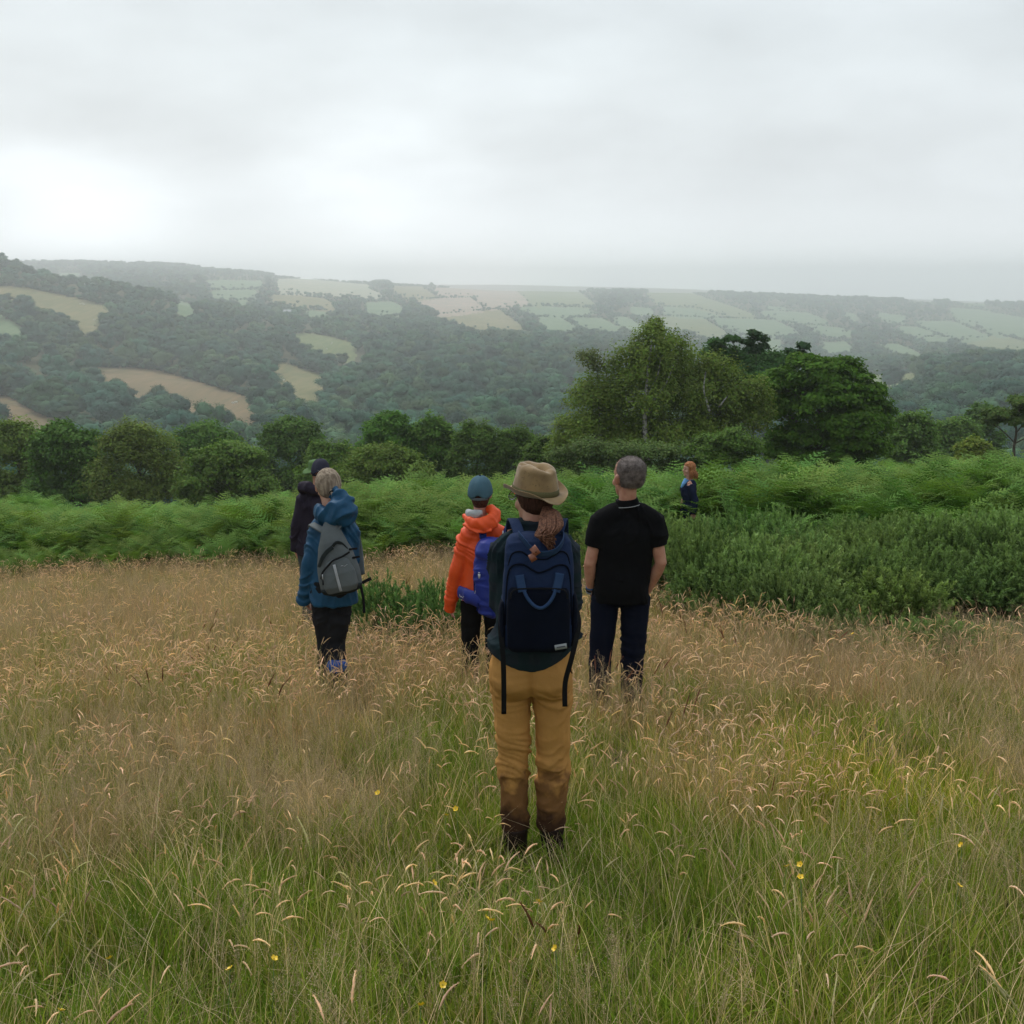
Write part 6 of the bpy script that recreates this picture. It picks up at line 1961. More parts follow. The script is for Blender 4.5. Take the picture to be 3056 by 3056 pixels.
def bracken_proto(seed):
    rng = np.random.default_rng(seed)
    Vs = []; Fs = []; Cs = []; o = 0
    for k in range(7):
        v, f = frond(rng, rng.uniform(.42, .68))
        a = rng.uniform(0, 6.28); ca, sa = math.cos(a), math.sin(a)
        h = rng.uniform(.38, .82)
        v = v @ np.array([[ca, sa, 0], [-sa, ca, 0], [0, 0, 1]])
        st = np.array([ca * .04, sa * .04, h])
        v = v + st
        # stalk below the blade
        w = .006
        sv = np.array([(-w, 0, 0), (w, 0, 0), (st[0], st[1] + w, h + .01), (st[0], st[1] - w, h + .01)])
        Vs += [v, sv]; Fs += [f + o, np.array([(0, 1, 2), (0, 2, 3)]) + o + len(v)]
        c = np.array((.080, .165, .040)) * rng.uniform(.55, 1.45) * np.array([rng.uniform(.85, 1.3), 1, 1])
        Cs += [np.tile(c, (len(v), 1)) * (1 + rng.normal(0, .08, (len(v), 1))), np.tile((.07, .09, .03), (4, 1))]
        o += len(v) + 4
    V = np.concatenate(Vs); C = np.concatenate(Cs)
    return tri_mesh('bracken_plant', V, np.concatenate(Fs), MAT['leaf'], np.clip(C, 0, 1))


def gorse_proto(seed, n=80):
    """bush of upright spiny shoots"""
    rng = np.random.default_rng(seed)
    V = []; C = []
    for k in range(n):
        a = rng.uniform(0, 6.28); e = math.acos(rng.uniform(.0, 1))
        d = np.array([math.sin(e) * math.cos(a), math.sin(e) * math.sin(a), math.cos(e)])
        c0 = d * np.array([.42, .42, .40]) * rng.uniform(.65, 1.0) + np.array([0, 0, .12])
        dirn = unit(d * 1.1 + np.array([0, 0, .45]) + rng.normal(0, .30, 3))
        L = rng.uniform(.10, .20); m = 46
        t = rng.uniform(0, 1, m)
        base = c0 + dirn * (t * L)[:, None]
        rad = unit(rng.normal(0, 1, (m, 3)))
        rad = unit(rad - dirn * (rad @ dirn)[:, None] * .6 + dirn * .75)
        ln = .050 * (1 - .45 * t)[:, None] * rng.uniform(.7, 1.3, (m, 1))
        w = unit(np.cross(rad, rng.normal(0, 1, (m, 3)))) * .0085
        V.append(np.stack([base - w, base + w, base + rad * ln], 1).reshape(-1, 3))
        g = np.array((.090, .155, .050)) * rng.uniform(.8, 1.2)
        cc = g[None] * (1 - .15 * (1 - t))[:, None] + np.array([.07, .09, .034]) * t[:, None]
        C.append(np.repeat(cc, 3, 0))
    # brown woody inside
    for k in range(60):
        a = rng.uniform(0, 6.28); r = rng.uniform(0, .3)
        p = np.array([0, 0, 0.]); q = np.array([r * math.cos(a), r * math.sin(a), rng.uniform(.2, .42)]); w = np.array([-math.sin(a), math.cos(a), 0]) * .006
        V.append(np.array([p - w, p + w, q])); C.append(np.tile((.06, .045, .03), (3, 1)))
    V = np.concatenate(V)
    return tri_mesh('gorse_bush', V, np.arange(len(V)).reshape(-1, 3), MAT['leaf'], np.clip(np.concatenate(C), 0, 1))


# edges on the ground, from the photograph (display pixels of the 1932 wide view)
BR_EDGE = [(-120, 1058), (0, 1055), (120, 1046), (250, 1040), (400, 1036), (540, 1030), (640, 1040), (735, 1005), (770, 985), (830, 962), (900, 950), (960, 958), (1030, 950), (1075, 925), (1140, 945), (1200, 950), (1270, 1000)]
GO_EDGE = [(1240, 1050), (1262, 1095), (1330, 1125), (1400, 1150), (1480, 1170), (1600, 1188), (1700, 1195), (1800, 1190), (1932, 1180), (2060, 1170)]


def edge_world(E, off):
    return [img_ground(x / K, y / K, off, 3, 40) for x, y in E]


BR_W = edge_world(BR_EDGE, .50)
for _i, _y in ((6, 14.5), (7, 15.0), (8, 15.5), (9, 15.2), (10, 14.8), (11, 14.2), (12, 14.0), (13, 14.8), (14, 13.4), (15, 12.4), (16, 11.4)):
    _p = img_at(BR_EDGE[_i][0] / K, BR_EDGE[_i][1] / K, _y); BR_W[_i] = (_p.x, _y)
GO_W = edge_world(GO_EDGE, .35)


def build_bracken_gorse():
    rng = np.random.default_rng(5)
    kinds = [bracken_proto(300 + i) for i in range(7)]
    ex = np.array([p[0] for p in BR_W]); ey = np.array([p[1] for p in BR_W])
    o = np.argsort(ex); ex, ey = ex[o], ey[o]
    gx = np.array([p[0] for p in GO_W]); gy = np.array([p[1] for p in GO_W])
    o = np.argsort(gx); gx, gy = gx[o], gy[o]
    n = 17500
    X = rng.uniform(-19, 21, n); Y = rng.uniform(8, 31, n)
    e = np.interp(X, ex, ey)
    # on the right the bracken starts behind the gorse
    right = X > ex[-1] - .3
    lim = np.where(right, np.interp(X, [1.5, 3, 5, 8, 12, 20], [14.5, 14.8, 14.2, 13.6, 13.0, 12.6]), e)
    m = (Y > lim + rng.normal(0, .25, n)) & (np.abs(X) < Y * .56 + 1.5)
    m &= ~((np.abs(X - .173 * Y) < .85) & (Y > 11) & (Y < 16.6))
    X, Y = X[m], Y[m]
    lim = lim[m]
    dens = rng.random(len(X)) < np.clip(.35 + fbm(X * .6, Y * .6, 2, 2), 0, 1)
    X, Y, lim = X[dens], Y[dens], lim[dens]
    ramp_ = .62 + .38 * sstep(0, 2.2, Y - lim)
    sc = rng.uniform(.85, 1.2, len(X)) * ramp_ * (1 - .17 * sstep(-2.5, -8.5, X)) * (1 - .03 * sstep(4, 9, X)) * (.70 + .62 * fbm(X * .7 + 7, Y * .7, 12, 3))
    Z = ground_z(X, Y)
    t = rng.uniform(.8, 1.15, (len(X), 1)) * np.array([[1, 1, 1]]) * np.stack([.85 + .5 * fbm(X * .4, Y * .4, 33, 2), np.ones(len(X)), np.ones(len(X)) * .95], 1)
    t *= (1 + .30 * sstep(19, 25, Y))[:, None] * np.array([1.0, 1.0, .9])  # far rows tinted lighter, painting in the light along the crest
    print('bracken', len(X))
    scatter('bracken', kinds, np.stack([X, Y, Z - .05], 1), rng.uniform(0, 6.28, len(X)), sc, rng.integers(0, 7, len(X)), t, 'waist high bright green bracken filling the slope behind the walkers', 'bracken', tilt=rng.normal(0, .10, (len(X), 2)))
    # gorse
    gk = [gorse_proto(400 + i) for i in range(5)]
    n = 3600
    X = rng.uniform(1.2, 15, n); Y = rng.uniform(5.5, 17.5, n)
    e = np.interp(X, gx, gy)
    back = np.interp(X, [1.5, 3, 5, 8, 12, 20], [15.2, 16, 15.5, 14.8, 14.2, 13.6])
    m = (Y > e + .1 + .9 * (fbm(X * 1.4, Y * .6, 90, 2) - .45) + rng.normal(0, .15, n)) & (Y < back + rng.normal(0, 1.1, n)) & (X < Y * .56 + 1.2)
    m &= ~((np.abs(X - 2.85) < .42) & (Y > 15.6))
    m &= ~((X > 3.6) & (Y < e + .9) & (fbm(X * 1.1 + 5, Y * 1.1, 77, 2) > .60))       # dark hollows at the foot
    for hx_, hy_, hr in ((1590 / K, 1138 / K, .50), (1850 / K, 1122 / K, .85), (1910 / K, 1145 / K, .7), (1400 / K, 1120 / K, .35)):
        q = img_ground(hx_, hy_, .3, 4, 20)
        m &= ~(np.hypot(X - q[0], Y - q[1]) < hr)
    X, Y = X[m], Y[m]; e = e[m]
    sel = rng.random(len(X)) < .92
    X, Y, e = X[sel], Y[sel], e[sel]
    # rounded mounds growing into each other
    mc = np.stack([rng.uniform(1, 15, 120), rng.uniform(6, 17, 120)], 1)[:72]
    dm = np.sqrt(((np.stack([X, Y], 1)[:, None] - mc[None]) ** 2).sum(2)).min(1)
    mound = np.sqrt(np.clip(1 - (dm / 1.15) ** 2, 0, 1))
    keep_m = (mound > .12) | (rng.random(len(X)) < .15)
    X, Y, e, mound = X[keep_m], Y[keep_m], e[keep_m], mound[keep_m]
    h = (.58 + .45 * sstep(0, 1.4, Y - e)) * (.34 + .95 * mound) * (.8 + .4 * fbm(X * .5, Y * .5, 41, 2)) * (1 - .15 * sstep(12, 16, Y))
    # nothing stands higher than the woman's waist where she stands
    near = (np.abs(X - .173 * Y) < .55) & (Y > 8.5)
    ht = -.2235 * Y - (ground_z(X, Y) - CAMZ)
    h[near] = np.clip(ht[near], .3, 1.15) / .76
    Z = ground_z(X, Y)
    s3 = np.stack([rng.uniform(.8, 1.15, len(X)) * (.52 + h * .45)] * 2 + [h * rng.uniform(.75, 1.2, len(X)) * 1.08], 1)
    t = rng.uniform(.75, 1.2, (len(X), 1)) * np.stack([.8 + .5 * fbm(X * .7, Y * .7, 55, 2), np.ones(len(X)), .8 + .4 * fbm(X * .5, Y * .5, 57, 2)], 1)
    print('gorse', len(X))
    scatter('gorse_thicket', gk, np.stack([X, Y, Z - .05], 1), rng.uniform(0, 6.28, len(X)), s3, rng.integers(0, 5, len(X)), t, 'dense spiny green gorse thicket right of the man in black', 'gorse', tilt=rng.normal(0, .12, (len(X), 2)))
    # single bushes
    singles = [('low dark gorse bush in the grass left of the orange jacket', 800, 8.8, 1.25, 1.0, (.80, .9, .85), 3, .15),
               ('grey green gorse bush in the bracken behind the man in black', 1240, 17.5, 1.3, 1.15, (1.15, 1.0, 1.0), 3, .5),
               ('grey green gorse bush sticking up in front of the dark oak', 1480, 25.5, 1.6, 1.25, (.85, 1.0, 1.15), 4, .9)]
    for lab, dx, dy, w, hh, tt, cnt, off in singles:
        x, y = img_at(dx / K, 1400, dy).x, dy
        root = empty('gorse_bush', (x, y, gz(x, y))); tag(root, lab, 'bush', 'single gorse bushes')
        for k in range(cnt * 3):
            o = bpy.data.objects.new('shoots', gk[k % 5]); COL.objects.link(o); o.parent = root
            o.location = (rng.uniform(-.45, .45) * w, rng.uniform(-.3, .3) * w, 0); o.rotation_euler = (0, 0, rng.uniform(0, 6))
            o.scale = (w * rng.uniform(.45, .6),) * 2 + (hh * rng.uniform(.85, 1.25),)
            set_tint(o, tt)


# ------------------------------------------------------------------ the meadow
def blades(rng, n, spread, h0, h1, w, lean, cols, curl=1.0):
    """curved tapered grass blades"""
    a = rng.uniform(0, 6.28, n); r = spread * np.sqrt(rng.random(n)); az = a + rng.normal(0, .9, n)
    b = np.stack([r * np.cos(a), r * np.sin(a), np.zeros(n)], 1)
    H = rng.uniform(h0, h1, n); ln = np.abs(rng.normal(lean, lean * .5, n)) * H
    d = np.stack([np.cos(az), np.sin(az), np.zeros(n)], 1); s = np.stack([-np.sin(az), np.cos(az), np.zeros(n)], 1)
    tw = rng.normal(0, .6, n)[:, None]
    s = unit(s + d * tw)
    rows = []
    for t, ww in ((0, .8), (.35, 1), (.7, .7), (1, 0)):
        c = b + d * (ln * t ** 1.9)[:, None] + np.array([0, 0, 1]) * (H * (t - .18 * curl * t ** 3))[:, None]
        rows.append((c, ww))
    W = w * rng.uniform(.7, 1.3, n)[:, None]
    V = []
    for c, ww in rows[:3]: V += [c - s * W * ww, c + s * W * ww]
    V.append(rows[3][0])
    V = np.stack(V, 1).reshape(-1, 3)
    base = np.arange(n)[:, None] * 7
    F = np.concatenate([base + np.array(q) for q in ((0, 1, 3), (0, 3, 2), (2, 3, 5), (2, 5, 4), (4, 5, 6))], 0)
    k = rng.integers(0, len(cols), n)
    c = np.array(cols)[k] * rng.uniform(.75, 1.25, (n, 1))
    C = np.repeat(c, 7, 0)
    return V, F, C


def comb(parts):
    o = 0; Vs, Fs, Cs = [], [], []
    for v, f, c in parts:
        Vs.append(v); Fs.append(f + o); Cs.append(c); o += len(v)
    return np.concatenate(Vs), np.concatenate(Fs), np.clip(np.concatenate(Cs), 0, 1)


def seed_stalk(rng, H, bend, col, stem, head=.075, hr=.0036, az=None, base=None, fluff=26, w=.0011):
    """stem that arches over at the top into a soft tapering seed head"""
    az = rng.uniform(0, 6.28) if az is None else az
    d = np.array([math.cos(az), math.sin(az), 0]); s = np.array([-math.sin(az), math.cos(az), 0])
    p = np.array([0., 0, 0]) if base is None else np.array(base, float)
    ang = math.pi / 2 - rng.uniform(.02, .18); pts = [p.copy()]
    for i in range(5):
        p = p + (d * math.cos(ang) + np.array([0, 0, 1]) * math.sin(ang)) * H / 5; ang -= .05 + bend * .16 * (i / 4) ** 2; pts.append(p.copy())
    V = []; F = []; C = []
    for i, q in enumerate(pts):
        V += [q - s * w, q + s * w]; C += [stem, stem]
    for i in range(5): k = 2 * i; F += [(k, k + 1, k + 3), (k, k + 3, k + 2)]
    # head
    hp = [p.copy()]; n = 6; 
    for i in range(n):
        ang -= bend * .17
        p = p + (d * math.cos(ang) + np.array([0, 0, 1]) * math.sin(ang)) * head / n; hp.append(p.copy())
    prof = [.35, .95, 1.1, 1.0, .85, .6, .12]
    o = len(V)
    for i, q in enumerate(hp):
        t = hp[min(i + 1, n)] - hp[max(i - 1, 0)]; t = t / np.linalg.norm(t); u = np.cross(t, s)
        for k in range(4):
            a = k * math.pi / 2 + .5 * i
            rr = hr * prof[i] * rng.uniform(.55, 1.3)
            V.append(q + (s * math.cos(a) + u * math.sin(a)) * rr); C.append(np.array(col) * rng.uniform(.85, 1.15))
    for i in range(n):
        for k in range(4):
            a, b = o + i * 4 + k, o + i * 4 + (k + 1) % 4
            F += [(a, b, b + 4), (a, b + 4, a + 4)]
    for i in range(fluff):
        j = rng.integers(0, n); q = hp[j] * .5 + hp[j + 1] * .5
        t = unit(hp[j + 1] - hp[j]); r = unit(rng.normal(0, 1, 3)); r = unit(r - t * r.dot(t) + t * .9)
        e = q + r * hr * rng.uniform(1.6, 2.8); w2 = unit(np.cross(r, rng.normal(0, 1, 3))) * hr * .42
        o = len(V); V += [q - w2, q + w2, e]; C += [np.array(col) * rng.uniform(.9, 1.25)] * 3; F.append((o, o + 1, o + 2))
    return np.array(V), np.array(F), np.array(C)


def panicle(rng, H, col, stem, base, size=.10, n=46):
    """airy grass panicle: hair thin stem, fine branches with tiny spikelets"""
    az = rng.uniform(0, 6.28); d = np.array([math.cos(az), math.sin(az), 0]); s = np.array([-math.sin(az), math.cos(az), 0])
    lean = rng.uniform(.02, .22)
    p0 = np.array(base, float); p1 = p0 + d * lean * H * .4 + np.array([0, 0, H * .6]); p2 = p0 + d * lean * H + np.array([0, 0, H])
    V = []; F = []; C = []
    for q, w in ((p0, .0009), (p1, .0008), (p2, .0005)):
        V += [q - s * w, q + s * w]; C += [stem, stem]
    F += [(0, 1, 3), (0, 3, 2), (2, 3, 5), (2, 5, 4)]
    ax = unit(p2 - p1)
    for i in range(n):
        t = rng.random() ** .8
        q = p2 - ax * size * (1 - t) * 1.25
        r = rng.normal(0, 1, 3); r = unit(r - ax * r.dot(ax) + ax * .9) 
        e = q + r * size * .42 * (1 - t * .7) * rng.uniform(.3, 1)
        w2 = unit(np.cross(r, rng.normal(0, 1, 3)))
        o = len(V); w = .00028
        V += [q - w2 * w, q + w2 * w, e]; C += [np.array(col) * .8] * 3; F.append((o, o + 1, o + 2))
        o = len(V); w = .0009
        g = r * .0035
        V += [e - w2 * w - g * .3, e + w2 * w, e + g]; C += [np.array(col) * rng.uniform(.8, 1.3)] * 3; F.append((o, o + 1, o + 2))
    return np.array(V), np.array(F), np.array(C)


GREEN = [(.105, .160, .016), (.135, .185, .022), (.085, .140, .014), (.165, .20, .028), (.20, .205, .040)]
OLIVE = [(.22, .205, .065), (.27, .225, .085), (.17, .18, .05), (.30, .23, .10), (.14, .155, .04)]
STRAW = [(.47, .335, .215), (.54, .395, .26), (.40, .28, .175), (.34, .245, .14)]
BROWN = [(.22, .165, .095), (.27, .19, .12), (.18, .14, .085)]
PLUM = (.36, .26, .195)


def build_meadow():
    rng = np.random.default_rng(9)
    kinds = []
    # 0-4 green tufts, 5-8 olive tufts, 9-11 dry tufts
    for i in range(5):
        kinds.append(comb([blades(rng, 46, .085, .14, .33, .0021, .35, GREEN), blades(rng, 12, .09, .08, .26, .0018, .5, OLIVE), blades(rng, 4, .10, .30, .50, .0009, .5, STRAW, .3)]))
    for i in range(4):
        kinds.append(comb([blades(rng, 34, .09, .14, .36, .0016, .38, OLIVE), blades(rng, 12, .09, .1, .3, .0018, .4, GREEN), blades(rng, 8, .09, .15, .42, .0012, .3, STRAW), blades(rng, 5, .10, .32, .52, .0009, .5, STRAW, .3)]))
    for i in range(3):
        kinds.append(comb([blades(rng, 26, .10, .12, .34, .0014, .42, BROWN), blades(rng, 20, .10, .15, .42, .0012, .35, STRAW), blades(rng, 8, .09, .1, .25, .0016, .4, OLIVE), blades(rng, 6, .10, .32, .52, .0009, .5, STRAW, .3)]))
    # 12-16 arching seed heads (soft, straw coloured)
    for i in range(5):
        parts = []
        main = rng.uniform(0, 6.28)
        for k in range(5):
            c = np.array(STRAW[rng.integers(0, 3)]) * 1.22
            parts.append(seed_stalk(rng, rng.uniform(.28, .46), rng.uniform(.5, 1.5), c, np.array((.26, .215, .10)), rng.uniform(.055, .085), rng.uniform(.0026, .0036), base=(rng.normal(0, .05), rng.normal(0, .05), 0)))
        kinds.append(comb(parts))
    # 17-19 straighter heads
    for i in range(3):
        parts = []
        for k in range(5):
            c = np.array(STRAW[rng.integers(0, 4)]) * 1.1
            parts.append(seed_stalk(rng, rng.uniform(.28, .46), rng.uniform(.1, .7), c, np.array((.24, .22, .10)), rng.uniform(.045, .075), rng.uniform(.0022, .0032), base=(rng.normal(0, .05), rng.normal(0, .05), 0)))
        kinds.append(comb(parts))
    # 20-23 airy panicles, mauve brown
    for i in range(4):
        parts = []
        for k in range(9):
            parts.append(panicle(rng, rng.uniform(.30, .50), np.array(PLUM) * rng.uniform(.85, 1.15), np.array((.20, .16, .09)), (rng.normal(0, .07), rng.normal(0, .07), 0), rng.uniform(.07, .12)))
        kinds.append(comb(parts))
    # 24-25 large near heads, pale green straw
    for i in range(2):
        parts = []
        for k in range(2):
            parts.append(seed_stalk(rng, rng.uniform(.38, .5), rng.uniform(.4, 1.2), np.array((.40, .36, .20)), np.array((.22, .22, .09)), rng.uniform(.07, .10), .0026, base=(rng.normal(0, .04), rng.normal(0, .04), 0), fluff=90, w=.0012))
        kinds.append(comb(parts))
    # 26-27 rusty brown sorrel-like spikes
    for i in range(2):
        parts = []
        for k in range(3):
            parts.append(seed_stalk(rng, rng.uniform(.38, .5), rng.uniform(.0, .3), np.array((.16, .07, .04)), np.array((.16, .10, .06)), rng.uniform(.07, .12), .0038, base=(rng.normal(0, .05), rng.normal(0, .05), 0), fluff=40))
        kinds.append(comb(parts))
    protos = [tri_mesh('grass_tuft', v, f, MAT['grass'], c) for v, f, c in kinds]

    # -- where: colour regions of the meadow located from the photograph
    def G(dx, dy, rx, ry):
        """patch centred on a display pixel; radii in metres across/along"""
        x, y = img_ground(dx / K, dy / K, .25, 1, 30)
        return x, y, rx, ry

    def field(X, Y, L_):
        s = np.zeros(len(X))
        for (x, y, rx, ry), a in L_:
            s += a * np.exp(-((X - x) / rx) ** 2 - ((Y - y) / ry) ** 2)
        return s
    greenp = [(G(1350, 1700, .5, .35), .8), (G(1750, 1500, .5, .5), .8), (G(900, 1480, .35, .4), .7), (G(300, 1650, .4, .3), .7), (G(1000, 1780, .9, .55), .9), (G(440, 1480, .22, .28), 1.2), (G(20, 1450, .3, .4), .8), (G(1200, 1560, .5, .5), .8), (G(600, 1900, .7, .4), .6), (G(200, 1800, .6, .4), .5), (G(760, 1580, .5, .5), .6),
              (G(450, 1230, .6, .9), .5), (G(1700, 1350, .9, .9), .5), (G(1150, 1400, .25, .9), .5), (G(1700, 1600, .5, .4), .6), (G(680, 1640, .4, .35), .6), (G(1400, 1900, .5, .3), .5), (G(1600, 1720, .5, .3), .4), (G(120, 1260, .9, .9), .4), (G(1200, 1200, .25, .8), .4)]
    headp = [(G(480, 1270, .9, .9), 1.0), (G(780, 1240, .9, 1.2), 1.0), (G(1100, 1180, .6, 1.2), .7), (G(1330, 1180, 1.0, 1.2), .8), (G(1270, 1380, .6, .6), .6), (G(700, 1700, .35, .25), .7), (G(1450, 1500, .8, .5), .5), (G(150, 1480, .5, .5), .4), (G(820, 1010, 1.0, 2.5), .8), (G(650, 1290, .5, .8), .6)]
    plump = [(G(300, 1130, 2.5, 2.2), .8), (G(150, 1400, .8, .7), 1.1), (G(270, 1520, .6, .4), .8), (G(1700, 1270, 1.5, .9), .7), (G(1900, 1400, .5, .6), .8), (G(560, 1440, .8, .5), .7), (G(560, 1560, .35, .3), .7), (G(760, 1100, 1.0, 1.6), .5), (G(1450, 1620, .7, .4), .6), (G(350, 1720, .3, .3), .7), (G(1480, 1240, 1.2, .8), .5), (G(1750, 1760, .5, .3), .5), (G(60, 1150, 1.8, 2), .6), (G(400, 1850, .35, .25), .6)]
    yellowp = [(G(1600, 1440, .8, .6), 1.0), (G(1500, 1370, .7, .6), .6), (G(1730, 1480, .5, .4), .7), (G(1250, 1340, .5, .5), .5), (G(600, 1330, .6, .6), .4), (G(1500, 1800, .6, .3), .3)]

    def sample(dens, y0, y1):
        n = int(dens * (0.60 * (y1 * y1 - y0 * y0) + 2.2 * (y1 - y0)))
        Y = np.sqrt(rng.uniform(y0 * y0, y1 * y1, n)); X = rng.uniform(-1, 1, n) * (Y * .56 + 1.0)
        return X, Y
    bex = np.array([p[0] for p in BR_W] + [p[0] for p in GO_W]); bey = np.array([p[1] for p in BR_W] + [p[1] for p in GO_W])
    o = np.argsort(bex); bex, bey = bex[o], bey[o]
    PT, RZ, S3, ID, TI, TL_ = [], [], [], [], [], []
    total = 0
    for y0, y1, dg, dh, dp in ((.95, 2.6, 150, 34, 46), (2.6, 5, 120, 70, 62), (5, 8.5, 62, 92, 46), (8.5, 18, 28, 50, 27)):
        for layer, dens in (('g', dg), ('h', dh), ('p', dp)):
            X, Y = sample(dens, y0, y1)
            lim = np.interp(X, bex, bey)
            m = Y < lim + (.5 if layer == 'g' else .35) + rng.normal(0, .15, len(X))
            X, Y = X[m], Y[m]
            gr = field(X, Y, greenp); hd = field(X, Y, headp); pl = field(X, Y, plump); ye = field(X, Y, yellowp)
            nz = fbm(X * 1.7, Y * 1.7, 61, 3); n2 = fbm(X * 3.1 + 5, Y * 3.1, 62, 2)
            far = sstep(4.0, 8.5, Y)
            r = rng.random(len(X))
            if layer == 'g':
                wet = gr * 1.5 + (1 - far) * .74 - hd * .35 - pl * .45 + (nz - .5) * 2.8
                idx = np.where(wet > .52, rng.integers(0, 5, len(X)), np.where(wet > .12 - .3 * ye, rng.integers(5, 9, len(X)), rng.integers(9, 12, len(X))))
                t = np.ones((len(X), 3)) * rng.uniform(.72, 1.22, (len(X), 1))
                t[:, 0] *= 1 + .35 * ye + .25 * (n2 - .5) + .1 * far; t[:, 1] *= 1 + .22 * ye
                t[:, 2] *= 1 + .2 * (nz - .5)
                s = rng.uniform(.75, 1.2, len(X)) * (.88 + .35 * (nz - .4))
                s3 = np.stack([s * rng.uniform(.85, 1.2, len(X))] * 2 + [s], 1)
            elif layer == 'h':
                pr = .17 + .16 * (Y < 5) + hd * 1.0 + far * .30 + (n2 - .5) * 1.3 + (nz - .5) * .8 - gr * .30 - pl * .15
                k = r < pr
                X, Y, r, hd, gr = X[k], Y[k], r[k], hd[k], gr[k]
                big = (Y < 3.4) & (rng.random(len(X)) < .30)
                idx = np.where(big, rng.integers(24, 26, len(X)), np.where(rng.random(len(X)) < .50, rng.integers(12, 17, len(X)), rng.integers(17, 20, len(X))))
                idx = np.where((rng.random(len(X)) < .014), rng.integers(26, 28, len(X)), idx)
                t = np.ones((len(X), 3)) * rng.uniform(.78, 1.2, (len(X), 1)); t[:, 1] *= rng.uniform(.93, 1.03, len(X))
                t[:, 2] *= rng.uniform(.85, 1.15, len(X))
                s = rng.uniform(.8, 1.18, len(X)); s3 = np.stack([s, s, s], 1)
            else:
                pr = .14 + pl * 1.0 + far * .18 - (nz - .5) * 1.6 - gr * .3
                k = r < pr
                X, Y = X[k], Y[k]
                idx = rng.integers(20, 24, len(X))
                t = np.ones((len(X), 3)) * rng.uniform(.8, 1.2, (len(X), 1))
                s = rng.uniform(.8, 1.12, len(X)); s3 = np.stack([s, s, s], 1)
            # trodden down where the people walked in
            for (ax, ay, rad) in ((.09, 4.13, .16), (.72, 6.5, .18)):
                dd = np.hypot(X - ax, Y - ay)
                s3[:, 2] *= 1 - .35 * np.exp(-(dd / rad) ** 2)
            dd = np.hypot((X - .09) / .45, (Y - 3.65) / .55)
            s3[:, 2] *= 1 - .42 * np.exp(-dd ** 4)
            if layer != 'g':
                ok = ~((np.hypot(X - .09, Y - 3.85) < .34))
                X, Y, idx, t, s3 = X[ok], Y[ok], idx[ok], t[ok], s3[ok]
            Z = ground_z(X, Y)
            if layer == 'g':
                rz = rng.uniform(0, 6.28, len(X))
            else:
                rz = rng.normal(.2, 1.6, len(X))
            wind = fbm(X * .8, Y * .8, 71, 2) - .5
            tilt = np.stack([rng.normal(0, .10, len(X)), rng.normal(.05, .12, len(X)) + wind * .35], 1)
            PT.append(np.stack([X, Y, Z - .01], 1)); RZ.append(rz); S3.append(s3); ID.append(idx); TI.append(t); TL_.append(tilt)
            total += len(X)
    print('tufts', total)
    P = np.concatenate(PT); RZ = np.concatenate(RZ); S3 = np.concatenate(S3); ID = np.concatenate(ID); TI = np.concatenate(TI); TL_ = np.concatenate(TL_)
    leafy = ID < 12
    scatter('grass', protos, P[leafy], RZ[leafy], S3[leafy], ID[leafy], TI[leafy], 'tall green and olive meadow grass covering the foreground slope', 'grass', tilt=TL_[leafy])
    sd_ = ~leafy
    scatter('flowering_grass', protos, P[sd_], RZ[sd_], S3[sd_], ID[sd_], TI[sd_], 'straw and mauve seed heads standing over the meadow grass', 'grass', tilt=TL_[sd_])


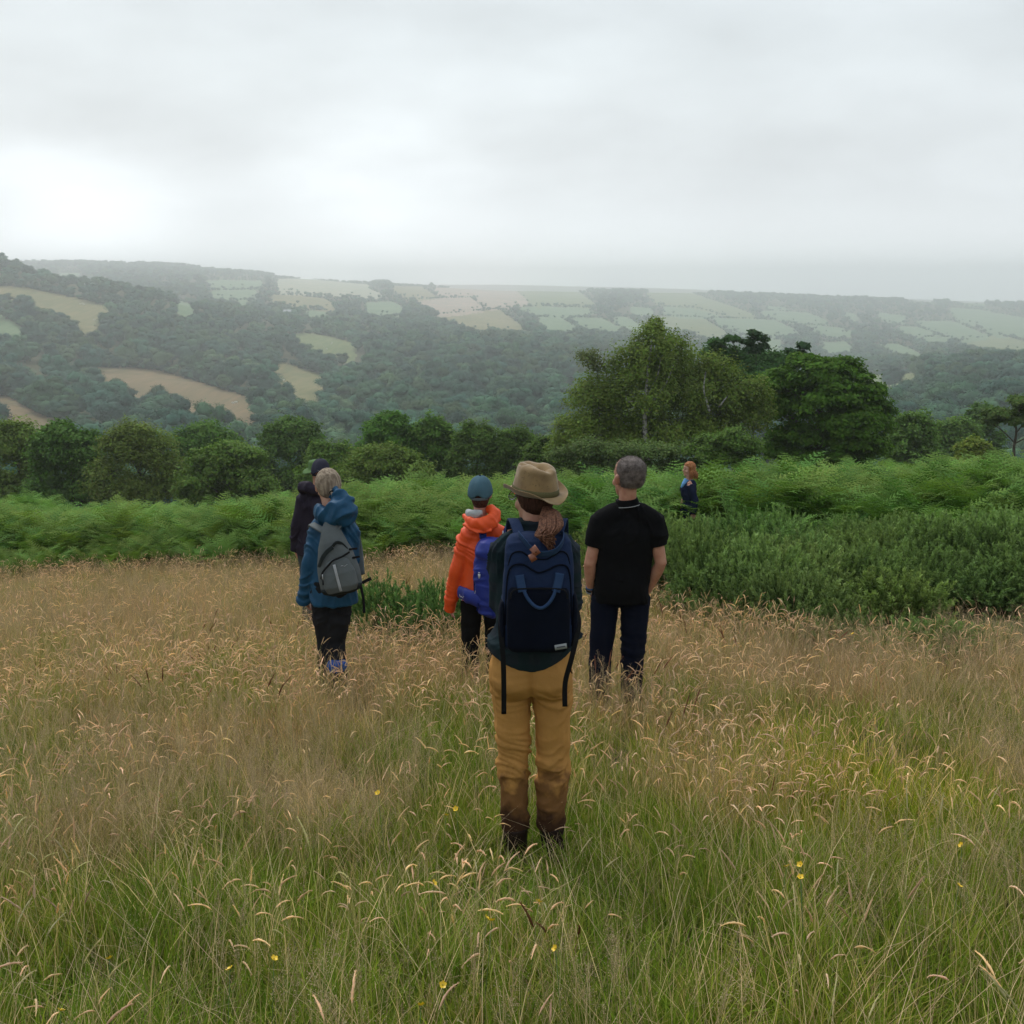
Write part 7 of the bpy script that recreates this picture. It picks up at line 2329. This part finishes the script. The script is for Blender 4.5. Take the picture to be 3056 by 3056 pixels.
def build_flowers():
    rng = np.random.default_rng(4)
    ym, nt, b = new_mat('buttercup_petal'); b.inputs['Base Color'].default_value = (.80, .52, .02, 1); b.inputs['Roughness'].default_value = .35
    sm, nt, b = new_mat('flower_stem'); b.inputs['Base Color'].default_value = (.08, .14, .03, 1)
    cm, nt, b = new_mat('flower_heart'); b.inputs['Base Color'].default_value = (.45, .35, .03, 1)
    # one flower: five cupped petals, stamens, thin stem
    def petals():
        out = []
        for k in range(5):
            a = k * 2 * math.pi / 5
            V = []; F = []
            for i in range(4):
                t = i / 3
                for j in range(3):
                    w = (j - 1) * (.0055 * math.sin(math.pi * (.15 + .7 * t)))
                    r = .0015 + .0105 * t; z = .006 * t ** 1.6 + .0012 * (j - 1) ** 2
                    V.append(Vector((r * math.cos(a) - w * math.sin(a), r * math.sin(a) + w * math.cos(a), z)))
            for i in range(3):
                for j in range(2):
                    F.append((i * 3 + j, i * 3 + j + 1, i * 3 + j + 4, i * 3 + j + 3))
            out.append((V, F))
        return out
    pet = [poly_mesh('petal', v, f, ym) for v, f in petals()]
    heart = poly_mesh('flower_heart', *ellipsoid((0, 0, .002), (.0032, .0032, .0025), 8, 5), cm)
    fl = [(1016, 1703, 'yellow flower alone in the grass below the hatted woman'), (918, 1734, 'left flower of the close yellow pair below the hatted woman'), (928, 1738, 'right flower of the close yellow pair below the hatted woman'),
          (1814, 1597, 'bright yellow flower highest near the right edge'), (1510, 1657, 'larger lower flower of the yellow trio on the right'), (1510, 1632, 'upper flower of the yellow trio on the right'), (1485, 1636, 'small left flower of the yellow trio on the right'),
          (1809, 1673, 'tilted yellow flower below the bright one near the right edge'), (434, 1831, 'yellow flower in brown grass at lower left'), (115, 1910, 'yellow flower in the bottom left corner'), (207, 1812, 'small yellow flower left of the brown grass patch'),
          (517, 1812, 'small yellow flower right of the brown grass patch'), (713, 1498, 'yellow flower left of the ochre trousers, level with the calves'), (860, 1528, 'pair flower nearest the left boot of the hatted woman'), (842, 1540, 'flower just left of the one by the left boot'),
          (795, 1898, 'yellow flower at the bottom centre left'), (818, 1668, 'yellow flower among seed heads left of the close pair'), (1048, 1790, 'yellow flower right of the lone one, lower down'), (1609, 1197, 'yellow flower at the foot of the gorse thicket'), (835, 1860, 'yellow flower near the bottom, left of centre')]
    for dx, dy, lab in fl:
        h = rng.uniform(.40, .46) if dy < 1900 else .42
        x, y = img_ground(dx / K, dy / K, h, .7, 30)
        g = gz(x, y)
        root = empty('buttercup', (x, y, g), rng.uniform(0, 6)); tag(root, lab, 'flower', 'yellow flowers in the meadow')
        k = .62 + .40 * min(1, max(0, (y - 1.5) / 4))
        st = tube([(0.03, 0.01, 0), (.02, .008, h * .5), (0, 0, h)], [.0012, .001, .0009], 5)
        add('stem', poly_mesh('stem', st[0], st[1], sm), root)
        tx, ty = rng.uniform(.2, .9), rng.uniform(-.5, .5)
        for m in pet:
            o = bpy.data.objects.new('petal', m); COL.objects.link(o); o.parent = root; o.location = (0, 0, h); o.rotation_euler = (tx, ty, 0); o.scale = (k * 1.15,) * 3
        o = bpy.data.objects.new('flower_heart', heart); COL.objects.link(o); o.parent = root; o.location = (0, 0, h); o.rotation_euler = (tx, ty, 0); o.scale = (k,) * 3


def build_haze():
    m = bpy.data.materials.new('haze'); m.use_nodes = True
    N, L = m.node_tree.nodes, m.node_tree.links
    N.clear()
    out = N.new('ShaderNodeOutputMaterial'); v = N.new('ShaderNodeVolumePrincipled')
    v.inputs['Color'].default_value = (.96, .985, 1.0, 1)
    v.inputs['Density'].default_value = HAZE
    v.inputs['Anisotropy'].default_value = .6
    L.new(v.outputs[0], out.inputs['Volume'])
    x0, x1, y0, y1, z0, z1 = -5750, 5750, -5750, 5750, -220, 84
    V = [(a, b, c) for c in (z0, z1) for b in (y0, y1) for a in (x0, x1)]
    F = [(0, 2, 3, 1), (4, 5, 7, 6), (0, 1, 5, 4), (2, 6, 7, 3), (0, 4, 6, 2), (1, 3, 7, 5)]
    o = add('haze', poly_mesh('haze', V, F, m, False))
    tag(o, 'thin pale mist filling the valley air', 'haze', kind='stuff')


HAZE = 4.0e-4
build_near_trees()
build_woods()
build_sheep_and_barn()
build_bracken_gorse()
build_meadow()
build_flowers()
build_haze()
